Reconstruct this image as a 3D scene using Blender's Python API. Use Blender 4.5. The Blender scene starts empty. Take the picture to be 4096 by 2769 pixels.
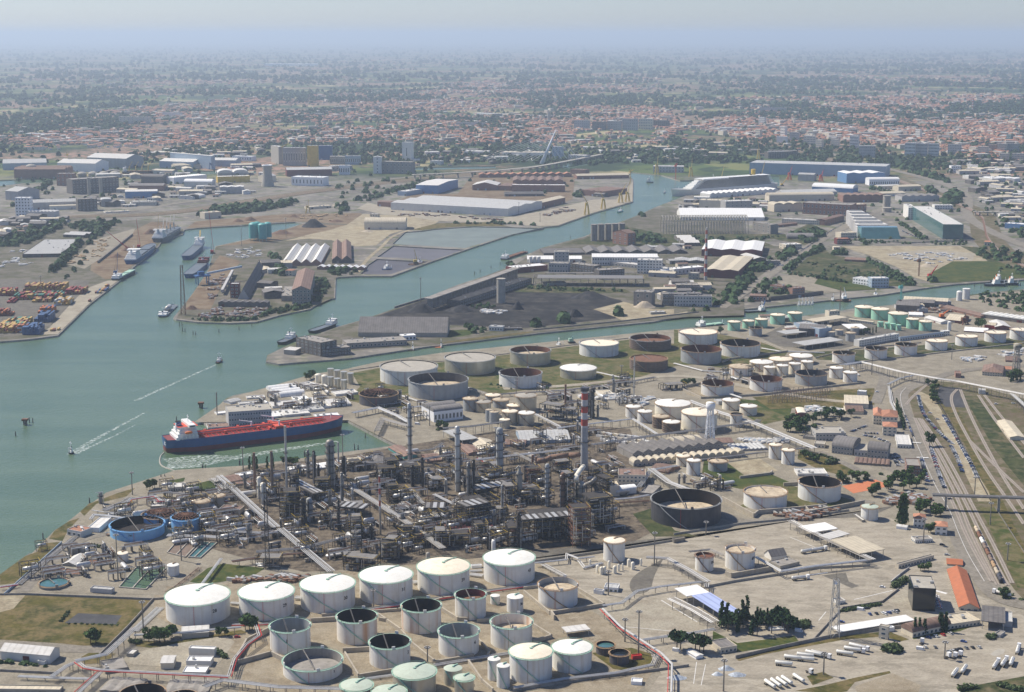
import bpy,math,random
import numpy as np
from mathutils import Vector,Matrix
from mathutils.geometry import delaunay_2d_cdt
def iv(node,key,value):node.inputs[key].default_value=value
# short names of the strings used most often
S0='ShaderNodeMix';S1='RGBA';S2='MULTIPLY';S3='Principled BSDF';S4='Roughness';S5='Specular IOR Level';S6='ShaderNodeNewGeometry';S7='Object';S8='Position';S9='ShaderNodeTexNoise';S10='Scale';S11='Detail';S12='Vector';S13='ShaderNodeMapRange';S14='ShaderNodeMapping';S15='Base Color';S16='label';S17='category';S18='tank_white';S19='tank_cream';S20='tank_rusty';S21='tank_grey';S22='tank_alu';S23='tank_dark';S24='tank_black';S25='tank_brown';S26='tank_blue';S27='tank_green';S28='silo_green';S29='roof_white';S30='roof_cream';S31='roof_sage';S32='rim_green';S33='rim_rust';S34='stain_roof';S35='rust';S36='inner_dark';S37='inner_rust';S38='inner_grey';S39='steel';S40='steel_dark';S41='steel_light';S42='pipe';S43='pipe_dull';S44='pipe_rust';S45='deck_red';S46='orange';S47='yellow';S48='crane_yellow';S49='white';S50='offwhite';S51='cream';S52='wall_grey';S53='wall_dark';S54='wall_brick';S55='maroon';S56='blue_clad';S57='pale_blue';S58='roof_grey';S59='roof_light';S60='roof_bright';S61='roof_dark';S62='roof_brown';S63='roof_tan';S64='roof_tile';S65='roof_orange';S66='concrete';S67='concrete_old';S68='bund';S69='tarmac_dark';S70='glass';S71='glass_dark';S72='glass_green';S73='rubber';S74='hull_blue';S75='hull_red';S76='hull_black';S77='hull_grey';S78='ship_white';S79='coal';S80='sandpile';S81='timber';S82='plastic';S83='leaf_dark';S84='leaf_far';S85='ShaderNodeMath';S86='Rotation';S87='g_grass';S88='g_drygrass';S89='g_scrub';S90='g_lush';S91='g_sand';S92='g_yard';S93='g_yard_pale';S94='g_port';S95='g_brown';S96='g_bund';S97='g_rail';S98='g_asphalt';S99='g_road';S100='structure';S101='water';S102='stuff';S103='bank_grass';S104='scrub';S105='lawn';S106='tank_grass';S107='verge_grass';S108='rail_grass';S109='inner_road';S110='lettering';S111='cone';S112='shell';S113='roof';S114='frame';S115='open';S116='riser_pipe';S117='float';S118='second';S119='dome';S120='flat';S121='tower';S122='window';S123='canopy';S124='gable';S125='barrel';S126='gableD';S127='barrelD';S128='vaultsD';S129='multiD';S130='multi';S131='shed';S132='house';S133='office_block';S134='office';S135='cabin';S136='gatehouse';S137='shelter';S138='workshop';S139='boat';S140='chimney';S141='stripes_mid';S142='platform';S143='vessel';S144='support';S145='dims';S146='barge';S147='pontoon';S148='workboat';S149='mobile';S150='portal';S151='broadleaf';S152='poplar';S153='pine';S154='cypress';S155='bush';S156='town_wall';S157='silver';S158='black';S159='container'
random.seed(7)
SC=bpy.context.scene
C=SC.collection
PI=math.pi
# camera
CAM_H=400.0
FPX=6169.0
PITCH=math.atan((1384.5-141)/FPX)
cam=bpy.data.cameras.new('camera');cam_o=bpy.data.objects.new('camera',cam);C.objects.link(cam_o)
cam.sensor_width=36;cam.lens=FPX/4096*36
cam.clip_start=1;cam.clip_end=400000
cam_o.location=(0,0,CAM_H);cam_o.rotation_euler=(PI/2-PITCH,0,0)
SC.camera=cam_o
# sky, sun, exposure
SUN_EL,SUN_AZ=math.radians(49),math.radians(-62)
w=bpy.data.worlds.new('World');SC.world=w;w.use_nodes=True
nt=w.node_tree
sky=nt.nodes.new('ShaderNodeTexSky');sky.sky_type='NISHITA';sky.sun_disc=False
sky.sun_elevation=SUN_EL;sky.sun_rotation=SUN_AZ%(2*PI)
sky.altitude=400;sky.air_density=1.0;sky.dust_density=.4;sky.ozone_density=2
tint=nt.nodes.new(S0);tint.data_type=S1;tint.blend_type=S2;iv(tint,0,1);iv(tint,7,(.90,.99,1.30,1))
nt.links.new(sky.outputs[0],tint.inputs[6]);nt.links.new(tint.outputs[2],nt.nodes['Background'].inputs[0])
iv(nt.nodes['Background'],1,0.073)
sun=bpy.data.lights.new('sun','SUN');sun.energy=5.0;sun.angle=math.radians(0.53);sun.color=(1,.92,.80)
sun_o=bpy.data.objects.new('sun',sun);C.objects.link(sun_o)
sdir=Vector((math.sin(SUN_AZ)*math.cos(SUN_EL),math.cos(SUN_AZ)*math.cos(SUN_EL),math.sin(SUN_EL)))
sun_o.rotation_euler=sdir.to_track_quat('Z','Y').to_euler();sun_o.location=(0,0,600)
SC.view_settings.view_transform='Standard';SC.view_settings.look='None'
SC.view_settings.exposure=0.38;SC.view_settings.gamma=1
SC.cycles.volume_bounces=0;SC.cycles.volume_step_rate=1
SC.cycles.transparent_max_bounces=8
# pixel -> point on the ground
REG=dict(A=(0,0),B=(1350,0),C=(2696,0),D=(0,600),E=(1350,600),F=(2696,600),G=(0,1350),H=(1350,1350),I=(2696,1200),J=(2696,1969),K=(0,1969),L=(1350,1969))
O=[0,0,1.66]
def reg(k):
 if k=='W':O[:]=[0,0,2324/4096]
 elif isinstance(k,tuple):O[:]=list(k)
 else:O[:]=[REG[k][0],REG[k][1],1.66]
def pt(u,v,z=0.0):
 x=O[0]+u/O[2]-2048;y=O[1]+v/O[2]-1384.5
 cp,sp=math.cos(PITCH),math.sin(PITCH)
 d=Vector((x/FPX,cp-y/FPX*sp,-sp-y/FPX*cp))
 t=(z-CAM_H)/d.z
 return Vector((d.x*t,d.y*t,z))
def mpp(u,v):
 p=pt(u,v)
 cp,sp=math.cos(PITCH),math.sin(PITCH)
 return(p.y*cp+CAM_H*sp)/FPX/O[2]
def vpp(u,v):
 p=pt(u,v);return mpp(u,v)/math.cos(math.atan2(CAM_H,p.length))
# materials
MATS={}
def mat(name,col,rough=.7,metal=0.0,var=.18,scale=.12,dirt=None,dirt_amt=.4,streak=0.0,rnd=0.0,stripes=None,emit=None,spec=.3,loc=False):
 """procedural material: colour with large and small noise, optional dirt colour, vertical streaks, per-object variation"""
 if name in MATS:return MATS[name]
 m=bpy.data.materials.new(name);m.use_nodes=True;n=m.node_tree;N=n.nodes;L=n.links
 b=N[S3];iv(b,S4,rough);iv(b,'Metallic',metal)
 iv(b,S5,spec)
 tc=N.new('ShaderNodeTexCoord');geo=N.new(S6)
 src=tc.outputs[S7]if loc else geo.outputs[S8]
 n1=N.new(S9);iv(n1,S10,scale);iv(n1,S11,6);iv(n1,S4,.62)
 L.new(src,n1.inputs[S12])
 mr=N.new(S13);iv(mr,1,.3);iv(mr,2,.7);iv(mr,3,1-var);iv(mr,4,1+var)
 L.new(n1.outputs[0],mr.inputs[0])
 mul=N.new(S0);mul.data_type=S1;mul.blend_type=S2;iv(mul,0,1)
 iv(mul,6,(*col,1));L.new(mr.outputs[0],mul.inputs[7])
 out=mul.outputs[2]
 if rnd:
  oi=N.new('ShaderNodeObjectInfo');m2=N.new(S13);iv(m2,3,1-rnd);iv(m2,4,1+rnd)
  L.new(oi.outputs['Random'],m2.inputs[0])
  mm=N.new(S0);mm.data_type=S1;mm.blend_type=S2;iv(mm,0,1)
  L.new(out,mm.inputs[6]);L.new(m2.outputs[0],mm.inputs[7]);out=mm.outputs[2]
 if dirt:
  mp=N.new(S14);iv(mp,S10,(1,1,.06 if streak else 1))
  n2=N.new(S9);iv(n2,S10,streak if streak else scale*2.7);iv(n2,S11,5)
  L.new(src,mp.inputs[0]);L.new(mp.outputs[0],n2.inputs[S12])
  r2=N.new(S13);iv(r2,1,.5);iv(r2,2,.75);iv(r2,3,0);iv(r2,4,dirt_amt)
  L.new(n2.outputs[0],r2.inputs[0])
  mx=N.new(S0);mx.data_type=S1;L.new(r2.outputs[0],mx.inputs[0]);L.new(out,mx.inputs[6]);iv(mx,7,(*dirt,1));out=mx.outputs[2]
 if stripes:
  wv=N.new('ShaderNodeTexWave');iv(wv,S10,1/stripes[0]/3.14*1.57);wv.bands_direction='X'
  L.new(tc.outputs[S7],wv.inputs[S12])
  r3=N.new(S13);iv(r3,1,.0);iv(r3,2,.35);iv(r3,3,1-stripes[1]);iv(r3,4,1)
  L.new(wv.outputs[1],r3.inputs[0])
  mm=N.new(S0);mm.data_type=S1;mm.blend_type=S2;iv(mm,0,1)
  L.new(out,mm.inputs[6]);L.new(r3.outputs[0],mm.inputs[7]);out=mm.outputs[2]
 L.new(out,b.inputs[S15])
 MATS[name]=m
 return m
def M(n):return MATS[n]
# mesh builder
class MB:
 def __init__(s):s.v=[];s.f=[];s.m=[];s.mats=[];s.cur=0;s.sm=[]
 def use(s,m):
  if isinstance(m,str):m=MATS[m]
  if m not in s.mats:s.mats.append(m)
  s.cur=s.mats.index(m);return s
 def add(s,vs,fs,smooth=False):
  o=len(s.v);s.v.extend(vs)
  for f in fs:s.f.append([i+o for i in f]);s.m.append(s.cur);s.sm.append(smooth)
  return s
 def box(s,x,y,z,sx,sy,sz,rz=0.0):
  c,n=math.cos(rz),math.sin(rz);vs=[]
  for dz in(0,sz):
   for dx,dy in((-sx/2,-sy/2),(sx/2,-sy/2),(sx/2,sy/2),(-sx/2,sy/2)):
    vs.append((x+dx*c-dy*n,y+dx*n+dy*c,z+dz))
  return s.add(vs,[(3,2,1,0),(4,5,6,7),(0,1,5,4),(1,2,6,5),(2,3,7,6),(3,0,4,7)])
 def prism(s,poly,z0,z1):
  n=len(poly);vs=[(p[0],p[1],z0)for p in poly]+[(p[0],p[1],z1)for p in poly]
  return s.add(vs,[tuple(range(n-1,-1,-1)),tuple(range(n,2*n))]+[(i,(i+1)%n,n+(i+1)%n,n+i)for i in range(n)])
 def sheet(s,poly3):return s.add([tuple(p)for p in poly3],[tuple(range(len(poly3)))])
 def lathe(s,prof,n=24,x=0,y=0,cap0=False,cap1=False,smooth=True,a0=0):
  vs=[];k=len(prof)
  for r,z in prof:
   for i in range(n):
    a=a0+2*PI*i/n;vs.append((x+r*math.cos(a),y+r*math.sin(a),z))
  fs=[(j*n+i,j*n+(i+1)%n,(j+1)*n+(i+1)%n,(j+1)*n+i)for j in range(k-1)for i in range(n)]
  s.add(vs,fs,smooth)
  if cap0:s.add(vs[:n],[tuple(range(n-1,-1,-1))])
  if cap1:s.add(vs[-n:],[tuple(range(n))])
  return s
 def cyl(s,x,y,z,r,h,n=12,r2=None):return s.lathe([(r,z),(r if r2 is None else r2,z+h)],n,x,y,True,True)
 def tube(s,p,q,r,n=6,r2=None):
  p,q=Vector(p),Vector(q);d=(q-p)
  if d.length<1e-6:return s
  d.normalize();a=d.cross(Vector((0,0,1))if abs(d.z)<.95 else Vector((1,0,0))).normalized();b=d.cross(a)
  vs=[]
  for c,rr in((p,r),(q,r if r2 is None else r2)):
   for i in range(n):
    t=2*PI*i/n;vs.append(tuple(c+a*math.cos(t)*rr+b*math.sin(t)*rr))
  return s.add(vs,[(i,n+i,n+(i+1)%n,(i+1)%n)for i in range(n)]+[tuple(range(n)),tuple(range(2*n-1,n-1,-1))],n>6)
 def beam(s,p,q,wd,hh):
  p,q=Vector(p),Vector(q);d=q-p
  if d.length<1e-6:return s
  d.normalize();up=Vector((0,0,1))
  if abs(d.z)>.9:up=Vector((0,1,0))
  a=d.cross(up).normalized()*wd/2;b=a.cross(d).normalized()*hh/2
  vs=[tuple(c+x*a+y*b)for c in(p,q)for x,y in((-1,-1),(1,-1),(1,1),(-1,1))]
  return s.add(vs,[(0,1,2,3),(7,6,5,4),(0,4,5,1),(1,5,6,2),(2,6,7,3),(3,7,4,0)])
 def gable(s,L_,W_,z,rise,over=.4,th=.25):
  y=W_/2+over;x=L_/2+over;e=z-rise*over/(W_/2)
  top=[(-x,-y,e+th),(x,-y,e+th),(x,0,z+rise+th),(-x,0,z+rise+th),(x,y,e+th),(-x,y,e+th)]
  bot=[(a,b,c-th)for a,b,c in top]
  return s.add(top+bot,[(0,1,2,3),(3,2,4,5),(9,8,7,6),(11,10,8,9),(0,6,7,1),(5,4,10,11),(1,7,8,2),(2,8,10,4),(3,9,6,0),(5,11,9,3)])
 def hip(s,L_,W_,z,rise,over=.5,th=.2):
  y=W_/2+over;x=L_/2+over;r=max(x-y,.3)if x>y else.3
  ry=0 if x>=y else y-x+.3
  a,b=((-r,0),(r,0))if x>=y else((0,-ry),(0,ry))
  vs=[(-x,-y,z),(x,-y,z),(x,y,z),(-x,y,z),(-x,-y,z+th),(x,-y,z+th),(x,y,z+th),(-x,y,z+th),(a[0],a[1],z+rise),(b[0],b[1],z+rise)]
  if x>=y:fs=[(4,5,9,8),(5,6,9),(6,7,8,9),(7,4,8)]
  else:fs=[(4,5,8),(5,6,9,8),(6,7,9),(7,4,8,9)]
  return s.add(vs,fs+[(3,2,1,0),(0,1,5,4),(1,2,6,5),(2,3,7,6),(3,0,4,7)])
 def barrel(s,L_,W_,z,rise,n=10,along='x',cx=0,cy=0,th=.25):
  prof=[]
  for i in range(n+1):
   a=PI*i/n;prof.append((-W_/2*math.cos(a),z+rise*math.sin(a)))
  vs=[]
  for xx in(-L_/2,L_/2):
   for yy,zz in prof:vs.append((cx+xx,cy+yy,zz)if along=='x'else(cx+yy,cy+xx,zz))
  k=n+1
  s.add(vs,[(i,i+1,k+i+1,k+i)if along!='x'else(k+i,k+i+1,i+1,i)for i in range(n)],True)
  s.add(vs,[tuple(range(k)),tuple(range(2*k-1,k-1,-1))]);return s
 def build(s,name,parent=None,loc=None,rz=0.0):
  me=bpy.data.meshes.new(name);me.from_pydata(s.v,[],s.f)
  for m in s.mats:me.materials.append(m)
  me.polygons.foreach_set('material_index',s.m);me.polygons.foreach_set('use_smooth',s.sm)
  me.update()
  o=bpy.data.objects.new(name,me);C.objects.link(o)
  if parent is not None:o.parent=parent
  if loc is not None:o.location=loc
  if rz:o.rotation_euler=(0,0,rz)
  return o
def tag(o,label=None,cat=None,group=None,kind=None):
 if label:o[S16]=label
 if cat:o[S17]=cat
 if group:o['group']=group
 if kind:o['kind']=kind
 return o
def thing(name,label,cat,loc=(0,0,0),rz=0.0,group=None):
 o=bpy.data.objects.new(name,None);C.objects.link(o);o.location=loc;o.rotation_euler=(0,0,rz);o.empty_display_size=1
 return tag(o,label,cat,group)
KIDS={}
def kids(o):
 if o.name not in KIDS:KIDS[o.name]=list(o.children)
 return KIDS[o.name]
def dup(root,loc,rz=0.0,label=None,group=None,sc=None,zs=None,mats=None):
 r=root.copy();C.objects.link(r);r.location=loc;r.rotation_euler=(0,0,rz)
 if label:r[S16]=label
 if group:r['group']=group
 if sc is not None:r.scale=(sc,sc,zs or sc)
 for ch in kids(root):
  c=ch.copy();C.objects.link(c);c.parent=r
  for g in kids(ch):
   d=g.copy();C.objects.link(d);d.parent=c
 return r
_first={}
def inst(key,maker,loc,rz=0.0,label=None,group=None,sc=None,zs=None):
 """first use places the prototype itself, later uses copy it"""
 if key not in _first:
  o=maker();_first[key]=o;kids(o)
  for ch in kids(o):kids(ch)
  o.location=loc;o.rotation_euler=(0,0,rz)
  if label:o[S16]=label
  if group:o['group']=group
  if sc is not None:o.scale=(sc,sc,zs or sc)
  return o
 return dup(_first[key],loc,rz,label,group,sc,zs)
# palette (real base colours)
mat(S18,(.68,.67,.62),.55,var=.09,scale=.12,dirt=(.45,.35,.22),dirt_amt=.55,streak=.35)
mat(S19,(.74,.69,.56),.55,var=.07,scale=.2,dirt=(.55,.42,.25),dirt_amt=.4,streak=.3)
mat(S20,(.70,.66,.58),.6,var=.1,scale=.2,dirt=(.50,.22,.07),dirt_amt=1,streak=.14)
mat(S21,(.33,.34,.33),.6,var=.12,scale=.2,dirt=(.2,.18,.15),dirt_amt=.4,streak=.3)
mat(S22,(.52,.50,.42),.36,.55,var=.12,scale=.15,dirt=(.42,.34,.2),dirt_amt=.5,streak=.15)
mat(S23,(.09,.09,.10),.6,var=.25,scale=.2,dirt=(.2,.13,.08),dirt_amt=.4,streak=.3)
mat(S24,(.055,.055,.062),.5,var=.25,scale=.2,dirt=(.12,.12,.12),dirt_amt=.5,streak=.3)
mat(S25,(.17,.13,.10),.7,var=.2,scale=.3,dirt=(.25,.12,.06),dirt_amt=.5)
mat(S26,(.20,.43,.68),.5,var=.08,scale=.2,dirt=(.25,.3,.33),dirt_amt=.4,streak=.25)
mat(S27,(.30,.55,.40),.5,var=.07,scale=.2,dirt=(.5,.55,.42),dirt_amt=.3,streak=.3)
mat(S28,(.10,.36,.33),.5,var=.1,scale=.2,dirt=(.1,.2,.2),dirt_amt=.4,streak=.3)
mat(S29,(.74,.73,.66),.6,var=.06,scale=.2,dirt=(.6,.5,.35),dirt_amt=.35)
mat(S30,(.78,.70,.54),.6,var=.08,scale=.15,dirt=(.62,.47,.28),dirt_amt=.5)
mat(S31,(.44,.50,.40),.6,var=.08,scale=.2,dirt=(.35,.33,.25),dirt_amt=.4)
mat(S32,(.33,.50,.38),.6,var=.2,scale=.5)
mat(S33,(.33,.22,.12),.7,var=.3,scale=.5)
mat(S34,(.48,.40,.28),.8,var=.25,scale=.12,dirt=(.2,.13,.08),dirt_amt=.8)
mat(S35,(.17,.085,.05),.85,var=.35,scale=.3,dirt=(.09,.05,.035),dirt_amt=.6)
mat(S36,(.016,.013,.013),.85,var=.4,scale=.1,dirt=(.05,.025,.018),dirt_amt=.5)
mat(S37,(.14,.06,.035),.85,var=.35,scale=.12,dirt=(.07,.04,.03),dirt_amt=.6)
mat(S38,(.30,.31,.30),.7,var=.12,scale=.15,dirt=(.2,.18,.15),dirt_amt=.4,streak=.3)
mat(S39,(.24,.225,.195),.5,.3,var=.25,scale=.4,dirt=(.2,.13,.08),dirt_amt=.5)
mat(S40,(.05,.046,.04),.7,.1,var=.35,scale=.35,dirt=(.085,.05,.028),dirt_amt=.6)
mat(S41,(.50,.49,.45),.42,.35,var=.15,scale=.4,dirt=(.35,.28,.2),dirt_amt=.4)
mat(S42,(.60,.59,.55),.4,.25,var=.12,scale=.3,dirt=(.4,.32,.22),dirt_amt=.35)
mat(S43,(.34,.32,.28),.5,.3,var=.2,scale=.3,dirt=(.25,.16,.1),dirt_amt=.5)
mat(S44,(.20,.12,.08),.8,var=.3,scale=.3)
mat('red',(.50,.035,.03),.5,var=.12)
mat(S45,(.58,.085,.045),.6,var=.18,scale=.2,dirt=(.35,.08,.05),dirt_amt=.4)
mat(S46,(.75,.20,.04),.5,var=.1)
mat(S47,(.62,.42,.05),.5,var=.15)
mat(S48,(.55,.40,.10),.5,var=.15)
mat(S49,(.80,.80,.78),.5,var=.05)
mat(S50,(.66,.64,.58),.6,var=.08,rnd=.12)
mat(S51,(.62,.55,.42),.7,var=.08,rnd=.12,dirt=(.4,.35,.28),dirt_amt=.3)
mat(S52,(.40,.39,.37),.8,var=.12,rnd=.2,dirt=(.28,.25,.22),dirt_amt=.4,streak=.2)
mat(S53,(.12,.11,.10),.85,var=.25,rnd=.2,dirt=(.28,.24,.2),dirt_amt=.5)
mat(S54,(.27,.15,.11),.85,var=.15,rnd=.15,dirt=(.3,.22,.18),dirt_amt=.4)
mat(S55,(.14,.035,.035),.6,var=.12,dirt=(.2,.1,.08),dirt_amt=.3)
mat(S56,(.12,.24,.42),.5,var=.1,dirt=(.3,.36,.42),dirt_amt=.25)
mat(S57,(.33,.41,.48),.5,var=.08)
mat(S58,(.40,.40,.38),.7,var=.1,rnd=.15,stripes=(6,.18),dirt=(.28,.26,.23),dirt_amt=.5)
mat(S59,(.58,.565,.52),.65,var=.08,rnd=.12,stripes=(7,.14),dirt=(.42,.38,.32),dirt_amt=.5)
mat(S60,(.74,.73,.69),.6,var=.05,rnd=.08,stripes=(8,.08))
mat(S61,(.16,.15,.14),.8,var=.2,rnd=.2,stripes=(5,.2),dirt=(.25,.22,.19),dirt_amt=.5)
mat(S62,(.20,.13,.10),.85,var=.2,rnd=.15,stripes=(6,.2),dirt=(.3,.25,.2),dirt_amt=.4)
mat(S63,(.52,.46,.34),.75,var=.12,rnd=.1,stripes=(6,.15),dirt=(.38,.32,.25),dirt_amt=.5)
mat(S64,(.40,.19,.115),.85,var=.18,scale=.3,rnd=.22,dirt=(.25,.13,.08),dirt_amt=.5)
mat(S65,(.38,.13,.06),.8,var=.12,scale=.2,dirt=(.28,.12,.07),dirt_amt=.7)
mat('roof_blue',(.38,.44,.66),.5,var=.06,stripes=(9,.25))
mat(S66,(.36,.335,.28),.85,var=.14,scale=.15,dirt=(.26,.23,.19),dirt_amt=.5)
mat(S67,(.27,.25,.22),.9,var=.2,scale=.2,dirt=(.14,.13,.11),dirt_amt=.6,streak=.3)
mat(S68,(.38,.34,.27),.85,var=.15,scale=.2,dirt=(.28,.22,.12),dirt_amt=.5,streak=.3)
mat('asphalt',(.17,.165,.155),.9,var=.14,scale=.06,dirt=(.26,.24,.21),dirt_amt=.6)
mat(S69,(.055,.055,.058),.9,var=.2,scale=.06,dirt=(.12,.12,.11),dirt_amt=.4)
mat('marking',(.62,.61,.57),.8,var=.15,scale=.5)
mat(S70,(.05,.08,.10),.12,.0,var=.2,spec=.8)
mat(S71,(.015,.022,.028),.12,var=.2,spec=.4)
mat(S72,(.06,.15,.15),.15,var=.15,scale=.1,spec=.8)
mat(S73,(.02,.02,.02),.9)
mat('bark',(.10,.075,.055),.9)
mat(S74,(.028,.10,.25),.45,var=.12,scale=.15,dirt=(.06,.1,.16),dirt_amt=.5)
mat(S75,(.20,.045,.04),.6,var=.15,scale=.15,dirt=(.12,.05,.05),dirt_amt=.5)
mat(S76,(.03,.035,.04),.5,var=.2)
mat(S77,(.12,.14,.15),.5,var=.2)
mat(S78,(.72,.72,.68),.5,var=.05,dirt=(.5,.4,.3),dirt_amt=.25,streak=.3)
mat('clay',(.48,.17,.08),.9,var=.08,scale=.3)
mat(S79,(.028,.029,.033),.95,var=.35,scale=.05,dirt=(.10,.095,.09),dirt_amt=.6)
mat('ore',(.15,.095,.065),.95,var=.25,scale=.05)
mat(S80,(.40,.34,.25),.95,var=.15,scale=.1)
mat(S81,(.45,.33,.19),.9,var=.2,rnd=.2)
mat(S82,(.38,.42,.46),.4,var=.45,scale=.6,dirt=(.3,.27,.2),dirt_amt=.7)
mat('ballast',(.30,.265,.22),.95,var=.15,scale=.3,dirt=(.20,.15,.10),dirt_amt=.6)
mat('rail',(.16,.12,.10),.6,.4)
mat('red_white',(.6,.6,.58),.6)
def leafmat(name,col,var=.35):
 m=mat(name,col,.8,var=var,scale=.35,rnd=.3,dirt=tuple(c*1.7 for c in col),dirt_amt=.45,spec=.1)
 return m
leafmat('leaf',(.055,.095,.028));leafmat(S83,(.028,.056,.022));leafmat('leaf_pale',(.075,.105,.045));leafmat(S84,(.040,.070,.028))
def striped(name,a,b,h,z0,top):
 m=bpy.data.materials.new(name);m.use_nodes=True;n=m.node_tree;N=n.nodes;L=n.links;bs=N[S3];iv(bs,S4,.6)
 tc=N.new('ShaderNodeTexCoord');sp=N.new('ShaderNodeSeparateXYZ');L.new(tc.outputs[S7],sp.inputs[0])
 md=N.new(S85);md.operation='MODULO';iv(md,1,2*h);L.new(sp.outputs[2],md.inputs[0])
 gt=N.new(S85);gt.operation='GREATER_THAN';iv(gt,1,h);L.new(md.outputs[0],gt.inputs[0])
 mx=N.new(S0);mx.data_type=S1;L.new(gt.outputs[0],mx.inputs[0]);iv(mx,6,(*a,1));iv(mx,7,(*b,1))
 lo=N.new(S85);lo.operation='LESS_THAN';iv(lo,1,z0);L.new(sp.outputs[2],lo.inputs[0])
 m2=N.new(S0);m2.data_type=S1;L.new(lo.outputs[0],m2.inputs[0]);L.new(mx.outputs[2],m2.inputs[6]);iv(m2,7,(*top,1))
 ns=N.new(S9);iv(ns,S10,.4);iv(ns,S11,5);L.new(tc.outputs[S7],ns.inputs[0])
 m3=N.new(S0);m3.data_type=S1;m3.blend_type=S2;iv(m3,0,.45);L.new(m2.outputs[2],m3.inputs[6]);L.new(ns.outputs[0],m3.inputs[7])
 L.new(m3.outputs[2],bs.inputs[S15]);MATS[name]=m;return m
def ground_mat(name,cols,scale,rough=.95,fine=.5,thr=(.42,.6),stretch=None):
 """patchy ground: three colours broken up by large and fine noise"""
 m=bpy.data.materials.new(name);m.use_nodes=True;n=m.node_tree;N=n.nodes;L=n.links;bs=N[S3];iv(bs,S4,rough);iv(bs,S5,.15)
 g=N.new(S6);src=g.outputs[S8]
 if stretch:
  mp=N.new(S14);iv(mp,S86,(0,0,stretch[1]));iv(mp,S10,(1,stretch[0],1));L.new(src,mp.inputs[0]);src=mp.outputs[0]
 prev=None
 for i,c in enumerate(cols):
  rgb=N.new('ShaderNodeRGB');rgb.outputs[0].default_value=(c[0]*.81,c[1]*.78,c[2]*.70,1)
  if prev is None:prev=rgb.outputs[0];continue
  ns=N.new(S9);iv(ns,S10,scale*(1,1,3.1,7.3)[i]);iv(ns,S11,8);iv(ns,S4,.65)
  ad=N.new('ShaderNodeVectorMath');iv(ad,1,(i*313,i*171,i*7));L.new(src,ad.inputs[0]);L.new(ad.outputs[0],ns.inputs[S12])
  mr=N.new(S13);iv(mr,1,thr[0]);iv(mr,2,thr[1]);L.new(ns.outputs[0],mr.inputs[0])
  mx=N.new(S0);mx.data_type=S1;L.new(mr.outputs[0],mx.inputs[0]);L.new(prev,mx.inputs[6]);L.new(rgb.outputs[0],mx.inputs[7]);prev=mx.outputs[2]
 ns=N.new(S9);iv(ns,S10,fine);iv(ns,S11,4);L.new(src,ns.inputs[S12])
 mr=N.new(S13);iv(mr,1,.3);iv(mr,2,.7);iv(mr,3,.8);iv(mr,4,1.2);L.new(ns.outputs[0],mr.inputs[0])
 mx=N.new(S0);mx.data_type=S1;mx.blend_type=S2;iv(mx,0,1);L.new(prev,mx.inputs[6]);L.new(mr.outputs[0],mx.inputs[7])
 L.new(mx.outputs[2],bs.inputs[S15]);MATS[name]=m;m['col']=1;return m
ground_mat(S87,[(.064,.089,.021),(.111,.115,.034),(.043,.072,.017)],.03)
ground_mat(S88,[(.11,.10,.025),(.055,.065,.018),(.18,.145,.07)],.035)
ground_mat(S89,[(.068,.084,.030),(.167,.144,.091),(.034,.053,.017)],.03)
ground_mat(S90,[(.055,.085,.02),(.10,.105,.035),(.17,.15,.08)],.025)
ground_mat(S91,[(.350,.304,.220),(.274,.236,.175),(.418,.380,.289)],.02)
ground_mat(S92,[(.281,.258,.217),(.236,.217,.182),(.327,.304,.258)],.02,fine=.8)
ground_mat(S93,[(.357,.331,.281),(.312,.281,.236),(.403,.380,.327)],.02,fine=.8)
ground_mat('g_apron',[(.36,.33,.285),(.27,.25,.215),(.42,.39,.34)],.018,fine=.6,stretch=(2.5,.35))
ground_mat(S94,[(.20,.185,.165),(.14,.13,.115),(.10,.105,.065)],.015)
ground_mat(S95,[(.198,.144,.095),(.152,.106,.072),(.243,.198,.144)],.015)
ground_mat('g_coal',[(.030,.031,.035),(.085,.082,.080),(.022,.022,.025)],.02)
ground_mat('g_dark',[(.099,.087,.072),(.065,.055,.044),(.167,.144,.114)],.05,fine=1)
ground_mat('g_process',[(.125,.105,.085),(.065,.055,.047),(.20,.17,.135)],.06,fine=1)
ground_mat(S96,[(.304,.266,.205),(.236,.198,.148),(.350,.312,.251)],.04,fine=1)
ground_mat(S97,[(.213,.179,.137),(.152,.122,.087),(.106,.106,.046)],.03,fine=1)
ground_mat(S98,[(.152,.144,.133),(.129,.122,.114),(.182,.175,.160)],.03)
ground_mat(S99,[(.243,.228,.205),(.213,.198,.179),(.274,.258,.236)],.03)
ground_mat('g_town',[(.099,.106,.076),(.167,.152,.129),(.046,.061,.034)],.01)
ground_mat('g_industry',[(.258,.247,.220),(.205,.194,.175),(.129,.137,.091)],.006)
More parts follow.
